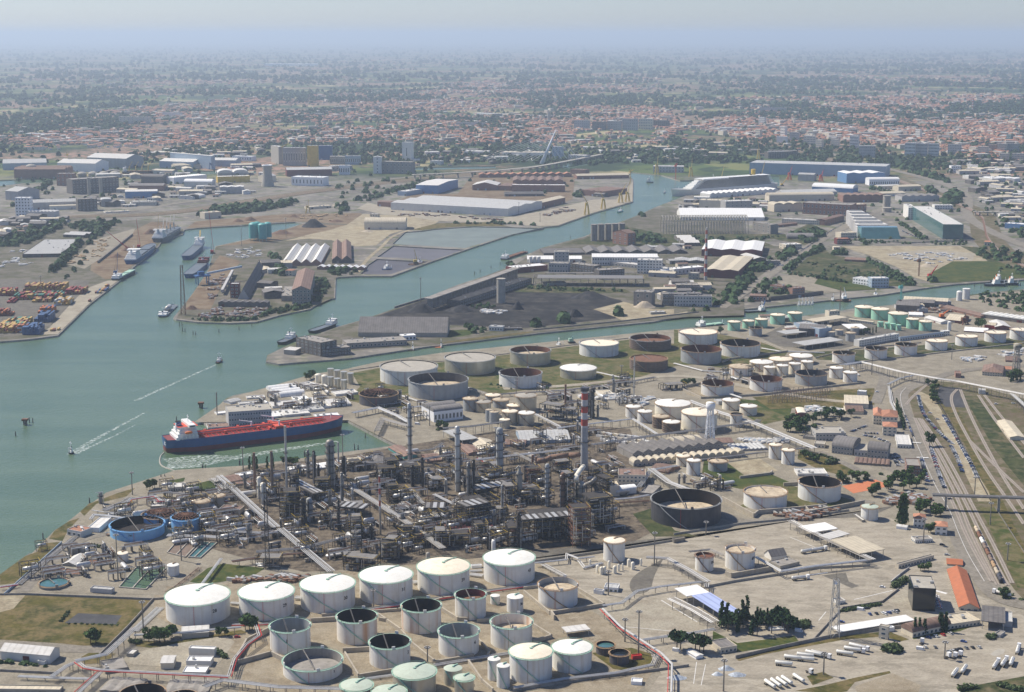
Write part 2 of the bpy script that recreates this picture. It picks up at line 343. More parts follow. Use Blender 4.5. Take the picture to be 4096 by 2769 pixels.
# water outline and land sheet
def poly(k,pts):reg(k);return[pt(*p)for p in pts]
WATER1=(poly('K',[(-900,1400),(-60,590),(0,545),(165,425),(192,408),(240,398),(272,342),(320,325),(300,318),(360,255),(455,195)])+poly('G',[(530,1160),(590,1105),(650,1085),(780,1035),(950,985),(1050,950),(1120,930),(1170,905),(1300,893),(1500,868),(1850,830),(2241,765)])+poly('H',[(200,742),(378,716),(100,572),(60,548)])+poly('G',[(2100,572),(1400,612),(1345,560),(1500,405),(1550,385),(1720,350),(2000,290),(2090,240)])+poly('H',[(90,228),(290,192),(700,160),(1050,118),(1150,62),(1480,58),(1600,45),(1940,5)])+poly('I',[(0,195),(350,172),(360,150),(700,128),(860,105),(1030,85),(1200,55)])+poly('F',[(1300,1045),(1560,1015),(1850,985),(2060,948),(2324,925),(2900,880),(2900,820),(2324,862),(2060,878),(1850,893),(1650,920),(1360,965),(1140,985),(830,1020),(460,1058),(0,1112)])+poly('E',[(2100,1140),(1800,1170),(1350,1215),(900,1270),(600,1305)])+poly('G',[(2324,138),(1850,176),(1765,160),(1775,118),(1890,62),(1990,20)])+poly('E',[(0,1175),(140,1135),(260,1095),(380,1052),(480,1015),(600,975),(800,895),(1000,830),(1170,765),(1130,740),(1270,690),(1350,652),(1500,612),(1640,575),(1760,520),(1900,470),(2000,432),(2100,385),(2190,350),(2324,300)])+poly('F',[(100,300),(330,290),(700,240),(700,170),(40,205),(-10,190)])+poly('E',[(2150,168),(1950,148),(1935,165),(1965,200),(1962,345),(1700,420),(1470,503),(1380,512),(1160,562),(870,657),(640,737),(360,838),(120,838),(0,846)])+poly('D',[(2230,850),(2225,985),(2150,992),(2060,1056),(1870,1095),(1700,1142),(1530,1150),(1310,1143),(1170,1125),(1150,1115),(1235,1010),(1320,900),(1385,790),(1430,640),(1640,592),(1880,530),(2010,488),(1960,478),(1850,485),(1500,507),(1300,520),(1225,530),(1215,560),(1080,595),(1055,640),(900,768),(785,878),(600,1022),(385,1232),(200,1256),(0,1272),(-900,1330)]))
PONDS=[poly('E',[(1370,522),(1120,512),(900,508),(640,525),(560,538),(450,545),(365,625),(850,652),(1160,560)]),poly('E',[(370,636),(640,652),(845,662),(636,732),(400,716),(262,712)]),poly('E',[(262,724),(600,742),(350,826),(150,824),(190,790),(200,765)])]
FARW=[poly('D',[(-300,215),(120,196),(400,178),(400,190),(300,215),(150,222),(0,240),(-300,260)]),poly('D',[(820,175),(1100,150),(1450,136),(1700,140),(1700,155),(1450,158),(1130,172),(900,190)]),poly('E',[(500,118),(760,112),(1050,108),(1050,122),(760,128),(500,134)]),poly('E',[(1475,90),(1700,68),(1720,88),(1560,118),(1500,126)])]
HOLES=[WATER1]+PONDS+FARW
def sarea(h):return sum(h[i].x*h[(i+1)%len(h)].y-h[(i+1)%len(h)].x*h[i].y for i in range(len(h)))
HOLES=[h if sarea(h)>0 else h[::-1]for h in HOLES]
WATER_Z=-2.2
def land_mesh():
 X,Y0,Y1=6200,-300,12000
 rect=[(-X,Y0),(X,Y0),(X,Y1),(-X,Y1)]
 vs=[Vector(p)for p in rect];faces=[[0,1,2,3]]
 for h in HOLES:
  o=len(vs);vs+=[Vector((p.x,p.y))for p in h];faces.append(list(range(o,o+len(h))))
 for gx in range(-6000,6001,400):
  for gy in range(0,11900,400):vs.append(Vector((gx,gy)))
 rv,re,rf,ov,oe,of=delaunay_2d_cdt(vs,[],faces,1,.01)
 mb=MB();mb.use('land')
 keep=[f for f,src in zip(rf,of)if list(src)==[0]]
 mb.add([(v.x,v.y,0)for v in rv],keep)
 B=130000
 for q in([(-B,Y0),(-X,Y0),(-X,Y1),(-B,Y1)],[(X,Y0),(B,Y0),(B,Y1),(X,Y1)],[(-B,Y1),(B,Y1),(B,B),(-B,B)],[(-B,-B/8),(B,-B/8),(B,Y0),(-B,Y0)]):
  mb.add([(x,y,0)for x,y in q],[(0,1,2,3)])
 for hi,h in enumerate(HOLES):
  mb.use('quay'if hi==0 else S67)
  n=len(h)
  for i in range(n):
   a,b=(h[i],h[(i+1)%n])if 0 else(h[(i+1)%n],h[i])
   mb.add([(a.x,a.y,0),(b.x,b.y,0),(b.x,b.y,WATER_Z-1),(a.x,a.y,WATER_Z-1)],[(3,2,1,0)])
 return mb
def land_material():
 m=bpy.data.materials.new('land');m.use_nodes=True;n=m.node_tree;N=n.nodes;L=n.links;bs=N[S3];iv(bs,S4,.95);iv(bs,S5,.1)
 g=N.new(S6);P=g.outputs[S8]
 def noise(sc,det=6,off=0,vec=P):
  a=N.new('ShaderNodeVectorMath');iv(a,1,(off,off*.7,0));L.new(vec,a.inputs[0])
  x=N.new(S9);iv(x,S10,sc);iv(x,S11,det);iv(x,S4,.6);L.new(a.outputs[0],x.inputs[S12]);return x.outputs[0]
 def rng(v,a,b,c=0,d=1):
  x=N.new(S13);iv(x,1,a);iv(x,2,b);iv(x,3,c);iv(x,4,d);L.new(v,x.inputs[0]);return x.outputs[0]
 def mix(f,a,b,mode='MIX'):
  x=N.new(S0);x.data_type=S1;x.blend_type=mode
  if isinstance(f,float):iv(x,0,f)
  else:L.new(f,x.inputs[0])
  for s,v in((6,a),(7,b)):
   if isinstance(v,tuple):iv(x,s,(*v,1))
   else:L.new(v,x.inputs[s])
  return x.outputs[2]
 ind=mix(rng(noise(.006),.42,.6),(.21,.195,.17),(.13,.12,.105))
 ind=mix(rng(noise(.02,8,900),.5,.64),ind,(.095,.11,.05))
 ind=mix(rng(noise(.05,8,400),.52,.7),ind,(.31,.28,.22))
 vo=N.new('ShaderNodeTexVoronoi');iv(vo,S10,.0045);iv(vo,'Randomness',.9);L.new(P,vo.inputs[S12])
 sep=N.new('ShaderNodeSeparateColor');L.new(vo.outputs['Color'],sep.inputs[0])
 f1=mix(rng(sep.outputs[0],.25,.30),(.05,.085,.03),(.085,.12,.035))
 f1=mix(rng(sep.outputs[1],.62,.66),f1,(.16,.17,.06))
 f1=mix(rng(sep.outputs[2],.80,.83),f1,(.34,.29,.16))
 wood=rng(noise(.0016,8,77),.47,.56)
 far=mix(wood,f1,(.028,.048,.022))
 far=mix(rng(noise(.012,5,20),.52,.6),far,(.028,.05,.022))
 town=rng(noise(.0007,4,333),.5,.56)
 towncol=mix(rng(noise(.03,4,30),.48,.55),(.30,.19,.14),(.05,.07,.035))
 far=mix(town,far,towncol)
 s=N.new('ShaderNodeSeparateXYZ');L.new(P,s.inputs[0])
 ad=N.new(S85);ad.operation='MULTIPLY_ADD';L.new(noise(.002,3,5),ad.inputs[0]);iv(ad,1,900);L.new(s.outputs[1],ad.inputs[2])
 col=mix(rng(ad.outputs[0],4750,5000),ind,far)
 L.new(col,bs.inputs[S15]);MATS['land']=m
land_material()
mat('quay',(.33,.31,.27),.85,var=.2,scale=.2,dirt=(.10,.09,.07),dirt_amt=.6,streak=.3)
tag(land_mesh().build('ground'),kind=S100)
def water_material():
 m=bpy.data.materials.new(S101);m.use_nodes=True;n=m.node_tree;N=n.nodes;L=n.links;bs=N[S3]
 iv(bs,S4,.22);iv(bs,'IOR',1.33)
 g=N.new(S6)
 mp=N.new(S14);iv(mp,S86,(0,0,.9));iv(mp,S10,(1,4.5,1));L.new(g.outputs[S8],mp.inputs[0])
 n1=N.new(S9);iv(n1,S10,.0035);iv(n1,S11,7);iv(n1,'Distortion',.6);L.new(mp.outputs[0],n1.inputs[S12])
 cr=N.new('ShaderNodeValToRGB');cr.color_ramp.elements[0].position=.35;cr.color_ramp.elements[0].color=(.072,.122,.066,1);cr.color_ramp.elements[1].position=.68;cr.color_ramp.elements[1].color=(.102,.154,.088,1)
 L.new(n1.outputs[0],cr.inputs[0]);L.new(cr.outputs[0],bs.inputs[S15])
 n2=N.new(S9);iv(n2,S10,.22);iv(n2,S11,5);iv(n2,S4,.6)
 mp2=N.new(S14);iv(mp2,S86,(0,0,.3));iv(mp2,S10,(1,1.8,1));L.new(g.outputs[S8],mp2.inputs[0]);L.new(mp2.outputs[0],n2.inputs[S12])
 bp=N.new('ShaderNodeBump');iv(bp,'Strength',.8);iv(bp,'Distance',1);L.new(n2.outputs[0],bp.inputs['Height']);L.new(bp.outputs[0],bs.inputs['Normal'])
 MATS[S101]=m
water_material()
wb=MB().use(S101)
for gx in range(-6,6):
 for gy in range(0,12):wb.add([(gx*1000,gy*1000-200,WATER_Z),(gx*1000+1000,gy*1000-200,WATER_Z),(gx*1000+1000,gy*1000+800,WATER_Z),(gx*1000,gy*1000+800,WATER_Z)],[(0,1,2,3)])
tag(wb.build(S101),kind=S100)
for i,(h,c_)in enumerate(zip([h for h in HOLES[1:4]],((.16,.19,.17),(.12,.115,.12),(.09,.085,.09)))):
 mat('pond_%d'%i,c_,.6,var=.15,scale=.02,spec=.25)
 tag(MB().use('pond_%d'%i).sheet([(p.x,p.y,WATER_Z+.3)for p in h]).build('pond_water'),kind=S100)
# haze
hz=bpy.data.materials.new('haze');hz.use_nodes=True;hn=hz.node_tree;hn.nodes.remove(hn.nodes[S3])
pv=hn.nodes.new('ShaderNodeVolumePrincipled');iv(pv,'Color',(.72,.86,1,1));iv(pv,'Density',.000054);iv(pv,'Anisotropy',.2)
hn.links.new(pv.outputs[0],hn.nodes['Material Output'].inputs['Volume'])
MATS['haze']=hz
hb=MB().use('haze');hb.box(0,56500,-4,262000,147000,530)
tag(hb.build('haze'),kind=S102)
# ground sheets of the different yards, fields and roads
ZN=[]
def layer(P):
 """height just above every sheet laid so far whose bounding box touches this one"""
 b=(min(p.x for p in P),min(p.y for p in P),max(p.x for p in P),max(p.y for p in P))
 z=max([.06]+[q[1]for q in ZN if q[0][0]<b[2]and q[0][2]>b[0]and q[0][1]<b[3]and q[0][3]>b[1]])+.03
 ZN.append((b,z,[(p.x,p.y)for p in P]));return z
def gz(p):return max([0]+[z for b,z,q in ZN if b[0]<p.x<b[2]and b[1]<p.y<b[3]and inside((p.x,p.y),q)])
def inside(p,poly_):
 c=False;n=len(poly_)
 for i in range(n):
  a,b=poly_[i],poly_[(i+1)%n]
  if(a[1]>p[1])!=(b[1]>p[1])and p[0]<(b[0]-a[0])*(p[1]-a[1])/(b[1]-a[1])+a[0]:c=not c
 return c
def zone(name,m,k,pts,kind=S100,label=None):
 reg(k);P=[pt(*q)for q in pts];z=layer(P)
 o=MB().use(m).sheet([(p.x,p.y,z)for p in P]).build(name)
 return tag(o,kind=kind)
def strip(name,m,k,pts,width,kind=S100,z=None,dash=None):
 """a road or line of constant width (m) along a pixel path"""
 reg(k);P=[pt(*q)for q in pts]
 mb=MB().use(m);n=len(P);L=[];Rr=[]
 for i in range(n):
  d=(P[min(i+1,n-1)]-P[max(i-1,0)]).normalized();a=Vector((-d.y,d.x,0))*width/2
  L.append(P[i]+a);Rr.append(P[i]-a)
 z=layer(L+Rr[::-1])
 for i in range(n-1):
  mb.add([(q.x,q.y,z)for q in(Rr[i],Rr[i+1],L[i+1],L[i])],[(0,1,2,3)])
 return tag(mb.build(name),kind=kind)
def smooth(pts,n=3):
 for _ in range(n):
  q=[pts[0]]
  for a,b in zip(pts,pts[1:]):q+=[(a[0]*.75+b[0]*.25,a[1]*.75+b[1]*.25),(a[0]*.25+b[0]*.75,a[1]*.25+b[1]*.75)]
  pts=q+[pts[-1]]
 return pts
zone('port_yard',S94,'D',[(-900,1322),(0,1264),(200,1248),(380,1226),(600,1014),(785,869),(900,760),(1050,635),(1078,590),(1208,554),(1218,528),(1100,470),(700,470),(400,430),(0,440),(-900,470)])
zone('quay_apron',S93,'D',[(384,1222),(600,1012),(783,867),(715,868),(600,910),(500,985),(330,1180),(250,1228)])
zone('ore_yard',S95,'D',[(610,745),(900,530),(1000,480),(1150,480),(1205,545),(1072,585),(1000,640),(900,748),(790,850),(700,860),(600,800)])
zone('container_yard',S98,'D',[(-900,1100),(-900,850),(600,865),(560,930),(330,1170),(250,1220),(100,1235),(-900,1310)])
zone('timber_yard',S92,'D',[(450,760),(620,600),(900,520),(880,560),(640,740),(560,790)])
zone('pier_yard',S94,'D',[(1170,1118),(1238,1010),(1322,900),(1388,790),(1433,643),(1640,597),(1880,535),(2010,492),(2324,440),(2324,780),(2222,855),(2218,980),(2060,1050),(1870,1088),(1700,1134),(1530,1142),(1310,1136)])
zone('pier_apron',S95,'D',[(1240,1012),(1390,790),(1460,700),(1600,740),(1470,900),(1400,1060),(1230,1060)])
zone('ore_bank',S95,'D',[(1232,523),(1300,475),(1900,425),(2400,420),(2400,500),(2010,477),(1850,480),(1500,503)])
zone('ore_bank',S95,'D',[(1450,640),(1640,600),(1880,538),(2015,492),(2324,500),(2100,560),(1850,600),(1640,625)])
zone('sand_yard',S91,'D',[(1890,605),(2060,560),(2324,505),(2324,640),(2200,600),(2050,590)])
zone('sand_yard',S91,'E',[(-20,520),(60,500),(170,425),(460,440),(690,460),(640,498),(450,530),(350,560),(255,635),(120,640),(-20,600)])
zone('steel_yard',S93,'E',[(460,440),(640,470),(1000,490),(1380,508),(1470,499),(1700,416),(1958,343),(1962,210),(1850,330),(1700,330),(1400,400),(1050,460),(350,385),(200,350),(130,390),(300,430)])
zone('works_yard',S95,'E',[(330,380),(1100,440),(1340,400),(1560,330),(1580,160),(900,160),(800,290),(480,300),(350,360)])
zone(S103,S88,'E',[(560,534),(640,522),(900,505),(1150,510),(1000,480),(660,488),(470,530)])
strip('dirt_track',S91,'E',smooth([(130,820),(200,720),(290,650),(350,580),(450,540),(640,490)]),7)
zone('works_ground',S94,'E',[(-160,1245),(0,1180),(140,1138),(380,1055),(600,980),(1000,834),(1170,770),(1350,656),(1500,616),(1640,580),(1900,474),(2100,390),(2700,400),(2700,1100),(2324,1110),(1800,1165),(1350,1210),(900,1265),(600,1300),(60,1330),(-160,1340),(-260,1330),(-310,1310)])
zone(S104,S89,'E',[(1500,624),(1640,590),(1880,500),(2160,560),(2700,560),(2900,640),(2000,645)])
zone('coal_yard','g_coal','E',[(240,1112),(430,1048),(600,990),(1060,890),(1180,945),(1700,955),(1880,1000),(1960,1060),(1850,1120),(1480,1160),(1250,1185),(740,1165),(720,1118)])
zone('pale_ground',S91,'E',[(1700,1060),(1900,1010),(2100,1060),(2324,1060),(2324,1090),(1900,1140),(1840,1110)])
zone(S105,S87,'E',[(745,1200),(860,1195),(930,1215),(830,1240),(730,1245)])
zone(S103,S88,'E',[(640,1290),(860,1255),(1300,1205),(1280,1216),(900,1266)])
zone(S104,S89,'E',[(1150,920),(1250,900),(1900,925),(1960,950),(1700,955),(1180,945)])
zone(S104,S89,'F',[(0,560),(740,560),(900,490),(1020,540),(920,640),(700,600),(660,590),(200,590),(120,640),(0,640)])
zone('works_ground',S94,'F',[(0,640),(120,640),(660,640),(700,640),(860,690),(560,900),(300,1040),(0,1090)])
zone(S104,S89,'F',[(760,830),(860,740),(980,650),(1050,700),(1260,730),(1590,890),(1560,905),(1420,905),(1200,880),(950,848)])
zone('car_park_empty',S92,'F',[(700,838),(830,827),(960,850),(935,890),(1130,942),(1005,952),(640,905)])
zone(S105,S87,'F',[(960,850),(1180,880),(1370,925),(1300,930),(1130,940),(932,890)])
zone('building_site',S91,'F',[(1100,640),(1300,640),(1980,640),(2080,740),(1830,757),(1700,820),(1700,880),(1600,850),(1480,780),(1290,700)])
zone('site_mud',S93,'F',[(1400,690),(1700,660),(2000,690),(1980,740),(1700,720),(1480,730)])
zone('field_grass',S87,'F',[(1680,832),(1850,742),(2100,740),(2600,770),(2600,830),(2060,870),(1850,880),(1700,886)])
zone(S104,S89,'F',[(1900,640),(2050,650),(2324,680),(2600,700),(2600,780),(2100,745)])
zone(S104,S89,'F',[(1870,965),(2100,955),(2400,935),(2900,900),(2900,1150),(2324,1100),(2040,1070)])
strip('boulevard',S99,'F',smooth([(300,1050),(560,880),(700,780),(860,670),(950,610),(1300,425),(1420,380)]),22)
strip('site_road',S99,'F',smooth([(1040,640),(1250,720),(1500,850),(1620,905)]),9)
zone('refinery_ground',S92,'W',[(440,960),(520,905),(590,885),(710,850),(770,842),(860,822),(1000,802),(1500,751),(1530,749),(1640,740),(1769,728),(1882,714),(2063,691),(2234,668),(2324,661),(2600,652),(2600,1571),(-300,1720),(-300,1360),(0,1315),(60,1270),(110,1220),(180,1165),(240,1120),(400,1068),(560,1058),(905,1013),(790,955)])
zone(S106,S90,'H',[(95,240),(290,203),(650,172),(1060,127),(1480,72),(1940,18),(2400,60),(2700,190),(2700,230),(2324,170),(1900,300),(1500,345),(1250,352),(1000,392),(880,330),(700,430),(430,385),(390,420),(470,465),(380,490),(60,420),(150,330)])
zone(S106,S90,'I',[(0,200),(200,210),(600,290),(760,340),(720,400),(540,470),(380,420),(0,440)])
zone(S106,S89,'I',[(900,350),(1300,330),(1700,300),(2324,250),(2324,330),(1900,330),(1500,380),(1200,410),(950,400)])
zone('depot_yard',S98,'I',[(560,250),(800,140),(1150,110),(1400,180),(1780,210),(1800,250),(1230,300),(1100,330),(900,330),(700,310)])
zone('bund_floor',S96,'I',[(60,580),(400,520),(1250,540),(1220,620),(560,620),(180,650),(90,640)])
zone(S106,S87,'I',[(240,640),(520,670),(800,660),(760,800),(560,820),(420,740),(300,700)])
zone(S105,S90,'I',[(520,690),(780,790),(600,830),(480,770)])
zone('substation_ground',S88,'I',[(520,650),(1130,600),(1330,590),(1330,700),(1130,720),(860,720),(640,730)])
zone(S105,S88,'I',[(830,1000),(1020,1030),(1240,1150),(1130,1175),(960,1130),(820,1060)])
zone(S106,S87,'I',[(200,1060),(360,1090),(480,1180),(640,1160),(780,1220),(730,1240),(440,1260),(180,1200)])
zone(S106,S90,'I',[(740,1230),(1180,1330),(1190,1390),(740,1400),(420,1380)])
zone('yard_slab',S91,'I',[(360,1090),(560,1050),(690,1140),(470,1165)])
zone('car_park_ground',S99,'I',[(1080,830),(1240,790),(1320,790),(1500,890),(1600,1000),(1640,1150),(1500,1170),(1380,1120),(1430,930),(1180,900)])
zone('process_ground','g_process','W',[(470,1100),(560,1062),(760,1040),(905,1015),(1250,960),(1430,975),(1480,1100),(1500,1200),(1410,1245),(1130,1265),(900,1290),(690,1300),(560,1270),(420,1230),(330,1160)])
zone('bund_ground',S96,'W',[(350,1335),(520,1325),(1220,1255),(1320,1335),(1330,1380),(1440,1450),(1480,1530),(1430,1600),(520,1650),(560,1500),(350,1400)])
zone('dark_roadway',S98,'W',[(1130,1262),(1410,1232),(1960,1180),(2030,1150),(1700,1205),(1410,1252),(1130,1280)])
zone(S106,S89,'L',[(1960,150),(2100,110),(2240,260),(2400,300),(2100,300)])
zone('terminal_apron','g_apron','W',[(1230,1285),(1420,1248),(1830,1180),(2010,1175),(2130,1215),(2200,1345),(2324,1400),(2500,1600),(1440,1620),(1500,1530),(1440,1450),(1330,1360)])
zone('slab',S93,'L',[(1850,730),(2120,720),(2400,850),(2470,920),(2060,960),(1900,900),(1760,800)])
zone('repair_patch',S98,'L',smooth([(2170,440),(2100,560),(2080,670),(1960,690),(1930,610),(1990,540),(2110,480),(2170,440)],2))
zone('apron_patch',S98,'J',[(980,560),(1140,540),(1160,600),(1230,630),(1180,645),(1060,590)])
zone('drive',S93,'J',[(1440,720),(1540,640),(1600,790),(1780,800),(1500,830)])
zone(S107,S88,'J',[(410,1110),(620,1040),(900,1010),(1140,960),(1330,940),(1540,990),(1400,965),(1140,985),(620,1080),(430,1130)])
zone(S107,S88,'J',[(1330,940),(1420,930),(1560,985),(1500,1000)])
zone(S107,S87,'J',[(1520,880),(1700,900),(2030,880),(1900,930),(1590,985)])
zone(S107,S88,'J',[(800,1328),(1000,1290),(1200,1240),(1430,1195),(1440,1210),(1200,1270),(1150,1330),(1050,1345)])
zone(S107,S88,'J',[(880,1230),(990,1200),(1060,1240),(920,1290)])
zone(S107,S89,'J',[(1900,1328),(2000,1290),(2324,1230),(2700,1180),(2700,1500),(1900,1400)])
zone('old_slab',S96,'J',[(1200,1300),(1450,1210),(1640,1290),(1600,1400),(1240,1400)])
zone('garden_grass',S87,'J',[(260,930),(420,1010),(800,960),(830,1000),(700,1030),(430,1070),(250,1030)])
zone('tank_verge',S88,'L',[(1690,1075),(1950,1040),(2080,1080),(2100,1150),(1900,1190),(1830,1180)])
zone('meadow',S88,'K',[(-300,820),(0,690),(170,690),(1010,725),(900,870),(690,1040),(400,1010),(0,985),(-300,1000)])
zone('waste_slab',S91,'K',[(-200,700),(30,680),(170,690),(90,780),(0,805),(-200,830)])
zone(S103,S88,'K',[(0,552),(168,430),(245,402),(275,345),(410,335),(410,360),(240,500),(100,610),(0,620)])
zone(S103,S88,'K',[(325,315),(365,258),(458,198),(530,175),(450,260),(415,330)])
zone(S103,S88,'G',[(532,1162),(592,1108),(652,1088),(782,1038),(900,1003),(840,1060),(640,1110),(560,1190)])
zone(S105,S87,'G',[(1105,960),(1230,935),(1220,960),(1140,985)])
zone(S105,S87,'G',[(1250,990),(1410,950),(1490,1000),(1280,1030)])
zone(S105,S87,'K',[(1260,600),(1380,510),(1480,480),(1760,510),(1700,550),(1480,600),(1340,620)])
zone(S105,S88,'K',[(900,990),(1150,1000),(1600,920),(1640,940),(1300,1000),(1000,1040),(900,1030)])
zone(S105,S88,'K',[(540,1100),(700,1020),(820,1030),(700,1140),(560,1150)])
zone('yard_slab',S93,'K',[(860,1080),(1180,1010),(1500,960),(1560,1000),(1450,1150),(1150,1170),(860,1150)])
zone('works_slab',S92,'K',[(150,640),(300,470),(480,350),(760,340),(1110,480),(1100,690),(700,680),(200,668)])
zone('court',S69,'K',[(430,875),(520,810),(810,825),(770,885)])
zone('rail_yard_ground',S97,'I',[(1540,590),(1700,540),(1950,560),(2100,600),(2700,760),(2700,1500),(2324,2000),(2260,1930),(2090,1700),(1800,1290),(1690,1100),(1600,800)])
zone(S108,S88,'I',[(1760,690),(1880,720),(2000,960),(2160,1290),(2324,1640),(2324,1900),(2290,1880),(2100,1350),(1950,1000),(1820,770)])
zone(S108,S90,'J',[(2030,110),(2130,105),(2324,430),(2400,560),(2400,640),(2280,640),(2170,400)])
zone(S108,S89,'I',[(1920,640),(2010,640),(2324,1000),(2324,1240),(2130,1000)])
zone('asphalt_patch',S69,'I',[(1760,580),(1900,590),(1900,640),(1945,720),(1800,715),(1750,640)])
zone('gravel_track',S91,'I',[(1590,625),(1640,615),(1720,650),(1770,730),(1850,900),(1950,1060),(2090,1280),(2110,1345),(2020,1345),(1900,1090),(1740,800),(1660,690)])
strip('main_road',S99,'I',smooth([(1700,530),(1540,590),(1490,640),(1540,800),(1640,1030),(1740,1260),(1830,1400),(1880,1540),(1950,1700),(2060,1880),(2180,2010),(2500,2060)]),17)
strip('side_road',S99,'I',smooth([(1700,535),(1900,470),(2324,440),(2700,420)]),14)
strip('side_road',S99,'I',smooth([(1200,430),(1400,500),(1390,560),(1340,690)]),12)
strip('quay_road',S93,'H',smooth([(1100,345),(1500,330),(1900,285),(2324,250),(2700,330),(3200,420),(3500,440)]),12)
strip(S109,S99,'J',smooth([(300,150),(480,215),(760,180),(1160,120),(1290,60)]),14)
strip(S109,S99,'I',smooth([(960,1010),(1200,1120),(1330,1200)]),9)
strip(S109,S99,'K',smooth([(150,670),(210,600),(330,480),(520,320),(720,280)]),10)
strip(S109,S99,'K',smooth([(-300,1080),(0,1010),(400,1050),(700,1050),(900,1060)]),12)
strip('railway_corridor',S97,'D',smooth([(-300,560),(300,440),(900,440),(1300,400),(1900,300),(2324,245),(2700,195),(3000,175),(3600,110)]),62)
strip('road',S99,'D',smooth([(-300,420),(200,450),(900,410),(1200,345),(1800,290),(2324,225),(2900,160),(3500,130)]),20)
strip('railway_corridor',S97,'C',smooth([(-200,780),(100,840),(600,930),(1100,1080),(1500,1200),(1750,1300),(2040,1420),(2060,1490),(2080,1600),(2250,1750),(2600,1850)]),60)
strip('flyover_road',S99,'F',smooth([(700,-120),(1000,20),(1400,120),(1750,210),(1920,280),(1960,340),(1930,420),(2000,490),(2200,590),(2600,740)]),26)
# writing
_txt={}
def text_obj(s,size,m,name,parent,loc,rz,bold=0.0,rx=PI/2):
 key=(s,size,m)
 if key not in _txt:
  cu=bpy.data.curves.new(S110,'FONT');cu.body=s;cu.size=size;cu.extrude=.05;cu.align_x='CENTER';cu.offset=bold;cu.resolution_u=2
  t=bpy.data.objects.new(S110,cu);C.objects.link(t)
  dg=bpy.context.evaluated_depsgraph_get();me=bpy.data.meshes.new_from_object(t.evaluated_get(dg));bpy.data.objects.remove(t);bpy.data.curves.remove(cu)
  me.materials.clear();me.materials.append(MATS[m]);_txt[key]=me
 o=bpy.data.objects.new(name,_txt[key]);C.objects.link(o);o.parent=parent;o.location=loc;o.rotation_euler=(rx,0,rz);return o
def deg(a):return math.radians(a)
